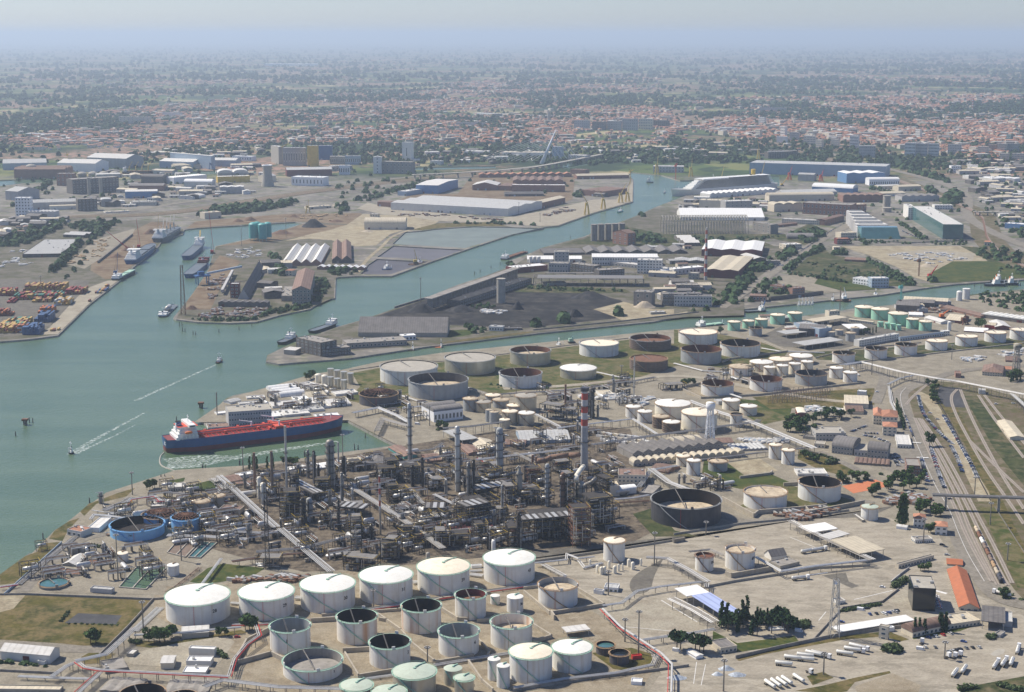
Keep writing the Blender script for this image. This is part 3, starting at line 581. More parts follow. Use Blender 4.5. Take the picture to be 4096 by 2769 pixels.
# storage tanks
def tank(k,u,w,vr,vb,kind,wall,label,roof=S29,inner=S36,rim=S33,num=None,depth=.35,stair=True,cat='storage tank',group=None,name='storage_tank',ringed=0,a0=0,numa=-62):
 reg(k)
 p=pt(u,vb);s=mpp(u,vb);R=w/2*s;d=Vector((p.x,p.y,0)).normalized()
 s*=1+R/p.length;R=w/2*s;c=p+d*R;h=(vb-vr)*vpp(u,vb)
 face=math.atan2(-d.y,-d.x)
 t=thing(name,label,cat,(c.x,c.y,0),face,group)
 n=56 if R>12 else 32 if R>5 else 20
 if R>4:MB().use(S68 if wall!=S27 else S66).lathe([(R+1.6,0),(R+1.4,.55)],n,cap1=True).build('foundation',t)
 mb=MB().use(wall)
 if kind==S111:
  rise=R*.13
  mb.lathe([(R,.3),(R,h)],n).build(S112,t)
  m2=MB().use(roof).lathe([(R+.05,h-.05),(R*.66,h+rise*.55),(R*.33,h+rise*.88),(.4,h+rise)],n,cap1=True)
  ro=m2.build(S113,t)
  if R>4:
   MB().use(rim).cyl(0,0,h+rise-.1,R*.05+.3,.7,12).build('vent',ro)
   q=MB().use(rim)
   for i in range(9):
    f0,f1=i/10,(i+1)/10;a=deg(150)
    q.beam((R*(1-f0)*math.cos(a),R*(1-f0)*math.sin(a),h+rise*min(1,f0*1.35)+.5),(R*(1-f1)*math.cos(a),R*(1-f1)*math.sin(a),h+rise*min(1,f1*1.35)+.5),.7,.5)
   q.build('roof_walkway',ro)
 else:
  th=max(.25,R*.012)
  mb.lathe([(R,.3),(R,h)],n)
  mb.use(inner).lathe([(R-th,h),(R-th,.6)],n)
  mb.use(rim).lathe([(R,h),(R-th,h)],n,smooth=False)
  mb.build(S112,t)
  zr=h*(1-depth)
  m2=MB().use(roof)
  m2.lathe([(.3,zr+.25),(R*.45,zr+.1),(R*.8,zr-.1),(R-th-.3,zr)][::-1],n,cap1=True,smooth=False)
  ro=m2.build('floating_roof'if kind!=S114 else 'bottom_plate',t)
  q=MB().use(S39)
  a=deg(a0+200)
  if R>7 and kind!=S114:
   q.beam(((R-1)*math.cos(a),(R-1)*math.sin(a),h+.3),(-R*.15*math.cos(a),-R*.15*math.sin(a),zr+.6),.7,.4).build('rolling_ladder',t)
  if kind==S114:
   q=MB().use(S35)
   for i in range(20):
    a=2*PI*i/20
    for f0,f1 in((1,.66),(.66,.33),(.33,.04)):
     q.beam((R*f0*math.cos(a),R*f0*math.sin(a),h+R*.17*(1-f0*f0)),(R*f1*math.cos(a),R*f1*math.sin(a),h+R*.17*(1-f1*f1)),.35,.35)
   for f in(.25,.5,.75):
    for i in range(20):q.beam(*[(R*f*math.cos(2*PI*j/20),R*f*math.sin(2*PI*j/20),h+R*.17*(1-f*f))for j in(i,i+1)],.3,.3)
   q.build('dome_frame',t)
  if R>10 and kind==S115:
   for a in(-70,10,75,160):MB().use(wall).box(0,0,0,.5,2.2,2.2).build('foam_pourer',t,((R+.35)*math.cos(deg(a)),(R+.35)*math.sin(deg(a)),h-.5),deg(a))
 if R>6:
  g=MB().use(rim).lathe([(R+.02,h-.5),(R+.9,h-.5),(R+.9,h-.32),(R+.02,h-.32)],n,smooth=False)
  g.use(rim).lathe([(R+.82,h+.55),(R+.9,h+.55),(R+.9,h+.68),(R+.82,h+.68)],n,smooth=False)
  for i in range(int(n/2)):g.beam((math.cos(4*PI*i/n)*(R+.86),math.sin(4*PI*i/n)*(R+.86),h-.4),(math.cos(4*PI*i/n)*(R+.86),math.sin(4*PI*i/n)*(R+.86),h+.6),.1,.1)
  g.build('rim_walkway',t)
  for f in range(ringed):
   z=h*(f+.8)/(ringed+.8);MB().use(wall).lathe([(R+.02,z-.3),(R+.7,z-.3),(R+.7,z+.3),(R+.02,z+.3)],n,smooth=False).build('stiffener_ring',t)
  MB().use('red'if R>14 else S33).beam((R*math.cos(deg(-8))+.35*math.cos(deg(-8)),(R+.35)*math.sin(deg(-8)),.5),((R+.35)*math.cos(deg(-8)),(R+.35)*math.sin(deg(-8)),h-.6),.22,.22).build(S116,t)
 if stair and R>3:
  q=MB().use(rim if wall!=S27 else S33);m=14;a_top=deg(a0-48);sw=min(deg(80),h*1.5/R)
  for i in range(m):
   pts_=[]
   for j in(i,i+1):
    f=j/m;a=a_top+sw*(1-f);z=.4+(h-.4)*f
    pts_.append(((R+.5)*math.cos(a),(R+.5)*math.sin(a),z))
   q.beam(pts_[0],pts_[1],.75,.5)
  q.build('stairway',t)
 if num:
  a=deg(numa)*-1;sz=min(3.4,h*.24)
  text_obj(num,sz,S73,'tank_number',t,((R+.06)*math.cos(a),(R+.06)*math.sin(a),h*.55),a+PI/2,.06)
 return t
GL='row of numbered white tanks'
T=tank
CW=dict(rim=S32)
T('K',1321,418,755,895,S111,S18,'huge white cone-roofed tank numbered 28 at the end of its row',num='28',numa=-30,stair=False,group=GL,**CW)
T('K',1775,362,722,860,S111,S18,'white cone-roofed tank numbered 29 beside tank 28',num='29',numa=-40,group=GL,**CW)
T('K',2180,359,668,813,S111,S18,'white cone-roofed tank numbered 30 between tanks 29 and 31',num='30',numa=-40,group=GL,**CW)
T('L',325,350,608,755,S111,S18,'white cone-roofed tank numbered 31',num='31',numa=-40,group=GL,**CW)
T('L',705,345,550,693,S111,S18,'white tank numbered 39 with cream cone roof',roof=S30,num='39',numa=-48,group=GL,**CW)
T('L',1140,338,490,628,S111,S18,'white tank numbered 43 standing nearest the process towers',roof=S29,num='43',numa=-52,group=GL,**CW)
T('L',1463,262,655,783,S115,S18,'white open-topped tank with stained floating roof in its own square bund',roof=S34,inner=S21,rim=S33,depth=.28)
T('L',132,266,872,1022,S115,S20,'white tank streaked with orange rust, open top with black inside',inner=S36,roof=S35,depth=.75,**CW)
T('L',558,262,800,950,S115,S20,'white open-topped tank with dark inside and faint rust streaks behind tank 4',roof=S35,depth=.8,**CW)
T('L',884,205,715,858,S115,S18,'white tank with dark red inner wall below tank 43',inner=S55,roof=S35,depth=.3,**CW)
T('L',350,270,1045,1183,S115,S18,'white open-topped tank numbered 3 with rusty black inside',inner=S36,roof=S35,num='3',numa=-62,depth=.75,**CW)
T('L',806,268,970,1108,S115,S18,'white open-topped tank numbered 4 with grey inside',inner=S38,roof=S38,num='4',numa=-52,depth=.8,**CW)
T('L',1155,275,910,1055,S115,S18,'white open-topped tank with rust-streaked grey inside beside the small white tank 36',inner=S20,roof=S34,depth=.42,**CW)
T('L',1283,283,1115,1283,S111,S18,'tall white tank with yellowed cone roof behind two slim white tanks',roof=S30,**CW)
T('L',1556,262,1080,1213,S111,S18,'white cone-roofed tank with green rim beside the two dark water tanks',num=None,**CW)
T('L',1179,110,712,812,S111,S18,'small white tank numbered 36',num='36',numa=-50,stair=False,**CW)
T('L',1047,64,697,755,S111,S18,'very small white tank beside tank 36',**CW)
T('L',1040,86,1125,1262,S111,S18,'slim white tank behind its twin at the end of the bund',**CW)
T('L',1101,88,1170,1312,S111,S18,'slim white tank in front of its twin',**CW)
T('L',513,285,1248,1380,S111,S22,'large grey metal tank with sage green cone roof',roof=S31,**CW)
T('L',768,125,1195,1300,S111,S22,'small metal tank with rust patch on its green roof',roof=S31,**CW)
T('L',842,130,1258,1365,S111,S22,'small metal tank with green roof and clean sides in front of its twin',roof=S31,**CW)
T('L',130,212,1325,1440,S111,S22,'green-roofed tank cut by the bottom edge below tank 2',roof=S31,**CW)
T('L',345,226,1372,1480,S111,S22,'green-roofed tank of which only the top of the roof shows',roof=S31,**CW)
T('L',1778,125,1035,1095,S115,S23,'dark grey open water tank behind its darker twin',roof=S72,depth=.2,stair=False)
T('L',1870,130,1090,1160,S115,S23,'rust-rimmed black open water tank beside the red pump house',roof=S71,depth=.25,stair=False)
T('L',1836,142,342,475,S111,S18,'single white tank beside the white filter vessels',roof=S30)
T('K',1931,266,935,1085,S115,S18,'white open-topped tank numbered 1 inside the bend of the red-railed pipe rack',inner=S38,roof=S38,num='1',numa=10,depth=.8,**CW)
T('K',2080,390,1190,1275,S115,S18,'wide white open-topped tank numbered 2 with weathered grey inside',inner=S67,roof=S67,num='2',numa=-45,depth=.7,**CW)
T('K',952,300,1395,1500,S115,S23,'black tank cut by the bottom edge among the grey sheds',inner=S36,roof=S35,depth=.8)
T('K',1220,190,1392,1490,S115,S23,'small black tank beside the black one at the bottom edge',inner=S36,roof=S35,depth=.8)
T('K',916,352,262,332,S115,S26,'wide blue open-topped tank with pitch black inside',inner=S36,roof=S36,rim=S26,depth=.7,num='741',numa=15)
T('K',1236,185,190,280,S114,S26,'narrower blue tank with a rusty radial roof frame',inner=S36,roof=S36,rim=S26,depth=.6,num='743',numa=-5)
T('K',1065,235,178,235,S114,S26,'blue tank with rusty roof frame behind the wide blue tank',inner=S36,roof=S36,rim=S33,depth=.7)
T('G',1262,95,1105,1160,S111,S66,'low grey concrete tank, first of three behind the blue tanks',roof=S34)
T('G',1340,114,1100,1168,S111,S66,'grey concrete tank with ribbed side, middle of three behind the blue tanks',roof=S34)
T('G',1442,103,1062,1130,S111,S66,'grey concrete tank standing tallest of three behind the blue tanks',roof=S34)
T('K',1152,80,495,565,S111,S18,'small white tank beside the settling basins',stair=False)
T('K',815,78,415,475,S111,S18,'small rust-stained white tank among the water treatment pipes',roof=S30)
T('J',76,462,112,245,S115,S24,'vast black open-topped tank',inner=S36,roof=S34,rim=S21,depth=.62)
T('J',603,284,33,128,S117,S18,'wide white tank with brownish floating roof beside the vast black tank',roof=S34,inner=S20,depth=.1)
T('I',962,280,1245,1353,S115,S18,'wide white tank with black inside beside the clay tennis courts',inner=S36,roof=S36,depth=.8)
T('J',435,196,405,530,S115,S18,'white tank numbered 6N with rusty floating roof',roof=S34,inner=S20,depth=.12,num='6N',numa=-62)
T('J',200,122,437,537,S115,S18,'smaller white tank numbered 5N with red-rimmed top',roof=S37,inner=S37,rim=S44,depth=.15,num='5N',numa=-60)
T('J',1296,112,110,197,S111,S18,'white flat-topped tank with pale green roof near the red-roofed house',roof=S31,stair=False)
FR='white floating-roof tanks on the grass'
T('I',157,256,232,305,S117,S18,'white tank with sand-coloured patchy roof beside the canal',roof=S30,inner=S20,depth=.08)
T('I',178,268,350,435,S115,S21,'grey-brown tank with dark rusty inside',inner=S37,roof=S35,depth=.8)
T('I',437,264,310,388,S115,S18,'white tank with a black vertical stripe and dark inside',inner=S36,roof=S35,depth=.8)
T('I',287,214,575,650,S115,S18,'white tank with rusty inside behind the white water tower',inner=S37,roof=S35,depth=.7,rim=S33)
T('I',608,214,545,615,S115,S18,'white tank with brown inside beside the grey dark tank',inner=S37,roof=S35,depth=.8,rim=S44)
T('I',908,208,505,578,S115,S21,'weathered grey tank with blue-black inside',inner=S24,roof=S24,depth=.75)
T('I',443,155,455,510,S111,S20,'peeling cone-roofed tank with brown top',roof=S34)
T('I',578,155,425,482,S111,S19,'cream tank with white roof behind the small cream tanks',roof=S29)
T('I',705,150,405,445,S111,S19,'cream tank with sandy roof between two white-roofed ones',roof=S30)
T('I',840,155,383,435,S111,S19,'cream tank with bright white roof at the end of the cluster',roof=S29)
for i,(u,vr,vb)in enumerate(((634,452,508),(718,441,512),(800,428,500),(881,415,480))):
 T('I',u,80,vr,vb,S111,S19,['first',S118,'third','fourth'][i]+' small cream tank counted from the peeling tank',roof=S29,group='small cream tanks in a row')
T('I',1075,90,458,527,S111,S18,'white tank at the foot of the long pipe bridge',roof=S29)
T('I',1168,93,488,556,S111,S18,'white tank with yellow rail in front of another by the pipe bridge',roof=S29)
for i,(u,w_,vr,vb,kd)in enumerate(((1124,148,365,428,S115),(1338,146,334,402,S115),(1536,146,308,376,S115),(1740,143,280,342,S117),(1939,143,250,314,S117),(2130,140,224,288,S117),(2300,142,205,272,S117))):
 T('I',u,w_,vr,vb,kd,S18,'white tank in the long diagonal row by the depot, '+['nearest the cream tanks','second from the cream tanks','third from the cream tanks','in the middle','third from the frame edge','second from the frame edge','cut by the frame edge'][i],roof=S34 if kd==S115 else S30,inner=S36 if i<3 else S20,depth=.4 if kd==S115 else.07,group='diagonal row of white tanks')
T('I',540,85,190,245,S115,S21,'small grey tank with rust-black rim behind the open yard',inner=S36,depth=.4,roof=S35)
GG='mint green tanks'
for u,w_,vr,vb,lb in((1260,122,55,122,'mint green tank with greyish roof, largest by the canal'),(1366,118,68,138,'mint green tank between the two largest ones'),(1485,128,98,178,'big mint green tank standing foremost of its row'),(1583,84,132,197,'medium mint green tank beside the big ones'),(1667,84,148,211,'medium mint green tank at the end of the big row'),(1370,40,148,185,'first tiny mint green tank below the big ones'),(1414,36,156,196,'second tiny mint green tank below the big ones'),(1452,38,160,203,'third tiny mint green tank below the big ones'),(1490,36,168,209,'last tiny mint green tank below the big ones'),(397,83,150,210,'mint green tank at the start of the canal-side row'),(493,78,143,195,'second mint green tank of the canal-side row'),(579,83,133,190,'third mint green tank of the canal-side row'),(686,97,105,168,'fourth, bigger mint green tank of the canal-side row'),(801,95,92,152,'last mint green tank of the canal-side row')):
 T('I',u,w_,vr,vb,S111,S27,lb,roof=S30 if w_>60 else S27,group=GG)
for i,(u,w_,vr,vb)in enumerate(((1040,58,215,252),(1096,55,203,240),(1200,58,188,236),(1170,64,222,280))):
 T('I',u,w_,vr,vb,S111,S21,['small grey tank nearest the blue shed','small grey tank, second from the blue shed','small grey tank at the back by the white tent roof','small grey tank foremost of four by the pines'][i],roof=S34,stair=False,group='small grey tanks by the depot')
T('I',377,115,675,738,S111,S19,'cream tank at the corner of the pipe track',roof=S29)
T('I',492,116,715,775,S111,S19,'cream tank with yellow rail on green grass',roof=S29)
T('I',412,80,765,850,S115,S18,'slim white tank with dark top beside the pipe track',roof=S23,depth=.1)
T('I',165,235,770,885,S111,S19,'big cream tank with rusty streaks behind the water tower',roof=S30)
T('H',2224,236,462,545,S111,S19,'wide white cone-roofed tank with yellow rails among the pipes',roof=S29)
T('I',58,90,1045,1110,S111,S19,'cream tank with speckled roof',roof=S30)
T('I',128,92,1075,1172,S111,S18,'slim white tank in front of a cream one',roof=S29)
T('I',290,128,1082,1148,S115,S21,'low brownish-grey tank on grass',roof=S34,depth=.08)
T('I',670,85,970,1063,S111,S18,'white tank, back one of a pair with diagonal stairs',roof=S30)
T('I',755,86,1005,1100,S111,S18,'white tank, front one of a pair with diagonal stairs',roof=S30)
T('H',475,380,228,325,S117,S18,'very wide white tank with pale floating roof on the shore',roof=S66,rim=S21,depth=.06)
T('H',880,336,165,256,S117,S22,'very wide bare metal tank with pale floating roof',roof=S66,rim=S21,depth=.06)
T('H',1280,270,110,195,S115,S22,'bare metal tank with rust-brown inside near the canal',roof=S34,inner=S37,rim=S21,depth=.4)
T('H',1735,260,58,137,S117,S18,'white tank with flaking cream roof near the canal',roof=S30,rim=S21,inner=S20,depth=.08)
T('H',2075,270,28,96,S115,S25,'dark ringed tank with orange-brown inside',roof=S35,inner=S37,ringed=5,depth=.4,rim=S21)
T('H',2065,246,162,235,S117,S25,'dark ringed tank with brown floating roof',roof=S35,ringed=5,depth=.08,inner=S35)
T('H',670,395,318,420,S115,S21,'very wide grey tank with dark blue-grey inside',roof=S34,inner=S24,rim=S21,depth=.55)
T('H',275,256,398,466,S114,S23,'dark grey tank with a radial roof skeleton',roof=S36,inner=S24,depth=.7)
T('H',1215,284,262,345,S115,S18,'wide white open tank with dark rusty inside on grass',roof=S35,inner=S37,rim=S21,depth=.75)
T('H',1598,240,225,286,S111,S22,'bare metal tank with shallow white roof',roof=S29,rim=S21)
T('H',1962,100,468,540,S111,S18,'white tank, back one of two beside the mast',roof=S29)
T('H',2040,98,500,572,S111,S18,'white tank, front one of two beside the mast',roof=S29)
T('H',2145,106,535,612,S111,S25,'brown tank wrapped in dark scaffolding rings',roof=S34,ringed=4)
T('H',2215,116,572,640,S111,S25,'brown ringed tank with white roof',roof=S29,ringed=4)
for i,(u,w_,vr,vb,rf)in enumerate(((884,100,415,497,S34),(967,105,437,505,S66),(1085,108,423,475,S34),(1250,143,400,500,S66),(1032,100,392,440,S30),(1006,48,485,567,S34),(1040,62,500,577,S34),(1075,66,520,572,S66),(1143,105,500,585,S30),(1172,96,460,500,S30),(1252,112,512,590,S29),(1110,72,552,610,S30))):
 T('H',u,w_,vr,vb,S111,S22 if i in(3,8,10,11,1)else S21,['grey tank nearest the white vaulted hall','grey tank second from the vaulted hall','grey tank with flat brown roof','tallest grey tank of the cluster','grey tank with cream roof at the back of the cluster','thin brown-topped tank of the cluster','thin tank beside the thinnest one','short grey tank with grey roof','grey tank with rusty cream roof in the middle of the cluster','grey tank half hidden behind the middle of the cluster','metal tank with white domed roof','small cream-topped metal tank foremost of the cluster'][i],roof=rf,stair=w_>90,group='grey tanks clustered behind the process area')
def silo(k,u,w,vt,vb,m,label,top=S119,group=None,name='silo',cat='silo',legs=False):
 reg(k);p=pt(u,vb);R=w/2*mpp(u,vb);h=(vb-vt)*vpp(u,vb);d=p.normalized()
 t=thing(name,label,cat,(p.x+d.x*R,p.y+d.y*R,0),math.atan2(-p.y,-p.x),group)
 z0=h*.16 if legs else 0
 MB().use(m).lathe([(R,z0),(R,h)]if top!='hyper'else[(R*1.25,0),(R*.95,h*.35),(R*.8,h*.65),(R*.82,h*.85),(R*.95,h)],20,cap0=True).build(S112,t)
 if top==S119:MB().use(m).lathe([(R,h),(R*.8,h+R*.22),(R*.4,h+R*.38),(.2,h+R*.42)],20,cap1=True).build(S113,t)
 elif top==S120:MB().use(m).lathe([(R+.4,h),(R+.4,h+.8)],20,cap0=True,cap1=True).build(S113,t)
 elif top=='hyper':MB().use(S49).lathe([(R*.96,h-1),(R*.96,h+.5),(R*.8,h+.5),(R*.7,h*.6)],20).build('rim',t)
 if legs:
  for i in range(6):MB().use(m).beam((R*.9*math.cos(i*PI/3),R*.9*math.sin(i*PI/3),0),(R*.9*math.cos(i*PI/3),R*.9*math.sin(i*PI/3),z0),.8,.8).build('leg',t)
 return t
for i,(u,w_,vt,vb)in enumerate(((1710,52,490,596),(1780,50,492,598),(1687,64,497,606),(1745,58,500,610))):
 silo('D',u,w_,vt,vb,S28,['teal silo at the back of the four on the pier','teal silo behind the foremost one of the four','teal silo at the quay side of the four','foremost teal silo of the four'][i],group='teal silos on the pier',legs=True)
silo('D',1778,72,105,245,S66,'pale concrete cooling tower with flared top','hyper',name='cooling_tower',cat='cooling tower')
silo('E',1086,58,862,1022,S66,'lone round concrete tower at the coal yard',S120,name='coal_tower',cat=S121)
for i in range(5):silo('E',1703+i*46,44,500-i*2,608-i*4,S67,'old concrete silo by the canal, '+['nearest the water','second from the water','third from the water','fourth from the water','beside the brick gable house'][i],group='old concrete silos',top=S120)
for i in range(3):silo('E',1283+i*27,24,712,752,S18,'small white silo '+['nearest the water','in the middle','beside the grey block'][i]+' of three on the works roof',group='three small white silos')
silo('F',1893,38,945,1006,S18,'shorter white silo of two on the canal bank',group='white silos on the canal bank')
silo('F',1938,48,928,996,S18,'taller white silo of two on the canal bank',S120,group='white silos on the canal bank')
silo('F',1410,50,308,390,S66,'round concrete tower with bands among the old factory halls',S120,name='round_tower',cat=S121)
silo('F',1412,62,388,415,S66,'square-looking base drum under the banded concrete tower',S120,name='tower_base',cat=S121)
for i in range(2):silo('F',232+i*35,42 if i else 26,615,660,S18,'red-and-white topped silo behind the striped chimney, '+['smaller one','larger one'][i],group='red-topped silos')
silo('F',1826,26,1145,1205,S18,'slim white silo with red front beside the yard wall')
for i in range(2):silo('G',2114+i*42,42,252+i*8,306+i*12,S19,'cream tank with yellow rail on the island, '+['at the shore','second from the shore'][i],group='cream tanks on the island')
for i in range(7):silo('G',2196+(i%4)*44,40,215+(i//4)*55+(i%4)*10,280+(i//4)*55+(i%4)*12,S22,'grey cylinder tank on the island, '+['first',S118,'third','last'][i%4]+' of the '+('front','back')[i<4]+' row',S120,group='grey cylinder tanks on the island')
# buildings
def winmesh(m=S70):
 if('win',m)not in _txt:
  q=MB().use(S50).box(0,0,0,1,.10,1).use(m).box(0,-.06,.1,.8,.05,.8);o=q.build(S122);_txt[('win',m)]=o.data;bpy.data.objects.remove(o)
 return _txt[('win',m)]
def add_windows(t,L_,W_,h,rows,cf,cs,ww=None,side=1,m=S70,z0=.0):
 me=winmesh(m);rh=(h-z0)/rows
 for r in range(rows):
  for cnt,ln,face in((cf,L_,'f'),(cs,W_,'s')):
   for c in range(cnt):
    o=bpy.data.objects.new(S122,me);C.objects.link(o);o.parent=t
    x=-ln/2+ln*(c+.5)/cnt;w_=min(ln/cnt*.62,ww or 3.2)
    o.scale=(w_,1,rh*.5)
    if face=='f':o.location=(x,-W_/2-.06,z0+rh*r+rh*.25)
    else:o.location=(side*(L_/2+.06),x,z0+rh*r+rh*.25);o.rotation_euler=(0,0,PI/2*side)
NB=[0]
def Bd(k,A,B_,C_,h,label,roof=S120,wm=S52,rm=S58,rise=None,win=None,name='warehouse',cat='warehouse',group=None,hm=None,n=3,wmat=S70,extra=None):
 reg(k)
 if hm:
  a,b,c=pt(*A,hm),pt(*B_,hm),(pt(*C_,hm)if isinstance(C_,tuple)else None);H=hm
  a.z=b.z=0
 else:
  a,b=pt(*A),pt(*B_);H=h*vpp(*A);c=pt(*C_,H)if isinstance(C_,tuple)else None
 ax=(b-a);L_=ax.length;ax.normalize();nr=Vector((-ax.y,ax.x,0))
 if nr.y<0 and abs(nr.y)>.05:nr=-nr
 if c is not None:c.z=0;W_=abs((c-b).dot(nr))
 else:W_=C_
 W_=max(W_,3)
 if c is not None and(c-b).length>1.3*L_:
  nr=(c-b).normalized();W_=(c-b).length;ax=Vector((nr.y,-nr.x,0));L_=max(3,abs((b-a).dot(ax)));ax=ax if(b-a).dot(ax)>0 else-ax;a=b-ax*L_
 ce=(a+b)/2+nr*W_/2;rz=math.atan2(ax.y,ax.x)
 t=thing(name,label,cat,(ce.x,ce.y,0),rz,group)
 NB[0]+=1
 canopy=roof==S123
 wb_=MB().use(wm)
 if not canopy:
  wb_.box(0,0,0,L_,W_,H)
 rb=MB().use(rm)
 if rise is None:rise=(W_ if roof in(S124,S125,'hip')else L_)*.13/(1 if roof in(S124,S126,S125,'hip',S127)else n)*(1.5 if roof in(S125,S128)or(roof==S129 and n>4)else.6 if n<5 and roof==S129 else.9)
 if roof==S120:
  rb.box(0,0,H+.01,L_-.5,W_-.5,.12);wb_.box(0,-W_/2+.15,H,L_,.3,.7);wb_.box(0,W_/2-.15,H,L_,.3,.7);wb_.box(-L_/2+.15,0,H,.3,W_-.6,.7);wb_.box(L_/2-.15,0,H,.3,W_-.6,.7)
  rr=random.Random(NB[0])
  if L_>14 and W_>8:
   q=MB().use(S41)
   for _ in range(min(9,int(L_*W_/160)+1)):q.box(rr.uniform(-.42,.42)*L_,rr.uniform(-.38,.38)*W_,H+.1,rr.uniform(1,3),rr.uniform(1,3),rr.uniform(.8,2.2))
   q.build('roof_unit',t)
 elif roof==S123:
  rb.box(0,0,H-.5,L_,W_,.5)
  nx=max(2,int(L_/12)+1);ny=max(2,int(W_/12)+1)
  for i in range(nx):
   for j in range(ny):
    MB().use(S41).box(0,0,0,.4,.4,H-.5).build('post',t,(-L_/2+1+(L_-2)*i/(nx-1),-W_/2+1+(W_-2)*j/(ny-1),0))
 elif roof in(S124,S126):
  l,w_=(L_,W_)if roof==S124 else(W_,L_)
  r2=MB().use(rm).gable(l,w_,H,rise)
  g=MB().use(wm)
  for s in(-1,1):g.add([(s*l/2,-w_/2,H),(s*l/2,w_/2,H),(s*l/2,0,H+rise)],[(0,1,2)if s>0 else(2,1,0)])
  def tr(v):return[(x,y,z)if roof==S124 else(-y,x,z)for x,y,z in v]
  rb.add(tr(r2.v),r2.f);wb_.add(tr(g.v),g.f)
 elif roof=='hip':rb.hip(L_,W_,H,rise)
 elif roof==S125:rb.barrel(L_+.6,W_+.4,H,rise)
 elif roof==S127:rb.barrel(W_+.6,L_+.4,H,rise,along='y')
 elif roof in(S129,S130,S128,'vaults'):
  D=roof.endswith('D');l,w_=(W_,L_)if D else(L_,W_);sw=w_/n
  for i in range(n):
   o_=-w_/2+sw*(i+.5)
   if roof.startswith('v'):rb.barrel(l+.5,sw,H,rise,8,'y'if D else 'x',*((o_,0)if D else(0,o_)))
   else:
    r2=MB().gable(l,sw,H,rise,.02);rb.add([((-y+o_,x,z)if D else(x,y+o_,z))for x,y,z in r2.v],r2.f)
    for s in(-1,1):
     v=[(s*l/2,-sw/2+o_,H),(s*l/2,sw/2+o_,H),(s*l/2,o_,H+rise)]
     wb_.add([((y,x,z)if D else(x,y,z))for x,y,z in v],[(0,1,2)])
 elif roof==S131:
  x,y=L_/2+.3,W_/2+.3;v=[(-x,-y,H),(x,-y,H),(x,y,H+rise),(-x,y,H+rise)];v+=[(a_,b_,c_+.3)for a_,b_,c_ in v]
  rb.add(v,[(4,5,6,7),(3,2,1,0),(0,1,5,4),(1,2,6,5),(2,3,7,6),(3,0,4,7)])
 if wb_.v:wb_.build('wall',t)
 rb.build(S113,t)
 if win:add_windows(t,L_,W_,H,win[0],win[1],win[2]if len(win)>2 else 0,side=-1 if ce.x>0 and abs(rz)<.5 and ce.x>300 else 1,m=wmat)
 if roof not in(S123,)and not win and L_>18:
  rr=random.Random(NB[0]+99)
  for _ in range(max(1,int(L_/28))):
   MB().use(rr.choice([S53,S57,S39,S55,S52])).box(0,0,0,4.5,.15,min(4.5,H*.7)).build('door',t,(rr.uniform(-.42,.42)*L_,-W_/2-.09,0))
 if extra:extra(t,L_,W_,H)
 return t
WK=dict(name='building',cat='building')
HS=dict(name=S132,cat=S132)
CN=dict(name=S123,cat=S123,roof=S123)
Bd('J',(1895,802),(2025,796),(1940,520),24,'long low building with bright orange tiled roof beside the road',S126,S51,S65,win=(1,3,20),rise=3.4,**WK)
Bd('J',(1812,492),(1915,500),(1880,445),16,'small orange-roofed building behind the long one',S124,S51,S65,rise=1.5,**WK)
Bd('J',(1575,775),(1732,800),(1708,562),150,'black glass office building with flat concrete roof',S120,S71,S66,win=(1,0),name=S133,cat=S134)
Bd('J',(1100,928),(1600,848),(1545,812),20,'very long white canopy over parked cars',hm=4,rm=S60,**CN)
Bd('J',(1583,975),(1835,918),(1765,838),42,'cream building with maroon barrel roof',S125,S51,S62,rise=4,win=(1,9,1),**WK)
Bd('J',(1835,916),(2032,888),(2035,785),34,'flat-roofed cream wing between the barrel roof and the gate canopy',S120,S51,S63,win=(1,8),**WK)
Bd('J',(2040,845),(2200,870),(2200,765),0,'dark truck gate canopy by the road',hm=7,rm=S61,**CN)
Bd('J',(2180,905),(2245,905),(2245,800),38,'grey shed at the side of the dark gate canopy',S120,S52,S58,**WK)
Bd('J',(1358,978),(1418,990),(1405,885),88,'narrow two-storey beige tower beside the long wall',S120,S51,S66,win=(3,1,1),name='stair_tower',cat=S121)
Bd('J',(1425,935),(1463,930),(1460,895),28,'small white box cabin beside the beige tower',S120,S49,S60,name=S135,cat=S135)
Bd('J',(1083,755),(1138,747),(1130,700),24,'glazed gatehouse in the middle of the apron',S120,S50,S61,win=(1,5,2),name=S136,cat=S136)
Bd('J',(308,1080),(418,1062),(330,975),38,'yellow-walled flat building under the pines',S120,S51,S61,win=(1,4,4),**WK)
Bd('J',(145,1118),(192,1108),(130,1044),26,'small white gabled cabin by the pines',S126,S49,S59,name=S135,cat=S135)
Bd('J',(640,928),(740,922),(700,897),12,'white tent roof behind the pines',S120,S49,S60,name=S137,cat=S137)
Bd('J',(1733,282),(1812,292),(1812,200),60,'white two-storey house with hipped terracotta roof by the road','hip',S50,S64,rise=2.2,win=(2,2,2),**HS)
Bd('J',(1590,238),(1668,242),(1668,150),62,'house with reddish hipped roof hidden between tall trees','hip',S50,S64,rise=2.6,win=(2,3),**HS)
Bd('J',(1475,248),(1545,258),(1540,222),22,'long white storage box in front of the poplar',S125,S49,S59,name='storage_box',cat='storage box')
Bd('J',(1600,346),(1716,340),(1700,292),26,'glazed grey gatehouse below the white house',S120,S50,S67,win=(1,8,3),name=S136,cat=S136)
Bd('J',(1490,515),(1725,452),(1725,410),30,'flat-roofed office with window band behind the black glass building',S120,S51,S67,win=(1,12,2),**WK)
Bd('J',(645,458),(745,442),(725,385),28,'grey gabled workshop beside tank 6N',S124,S50,S61,rise=4,name=S138,cat=S138)
Bd('J',(705,520),(833,490),(745,436),24,'flat-roofed annex of the grey workshop',S120,S66,S67,name=S138,cat=S138)
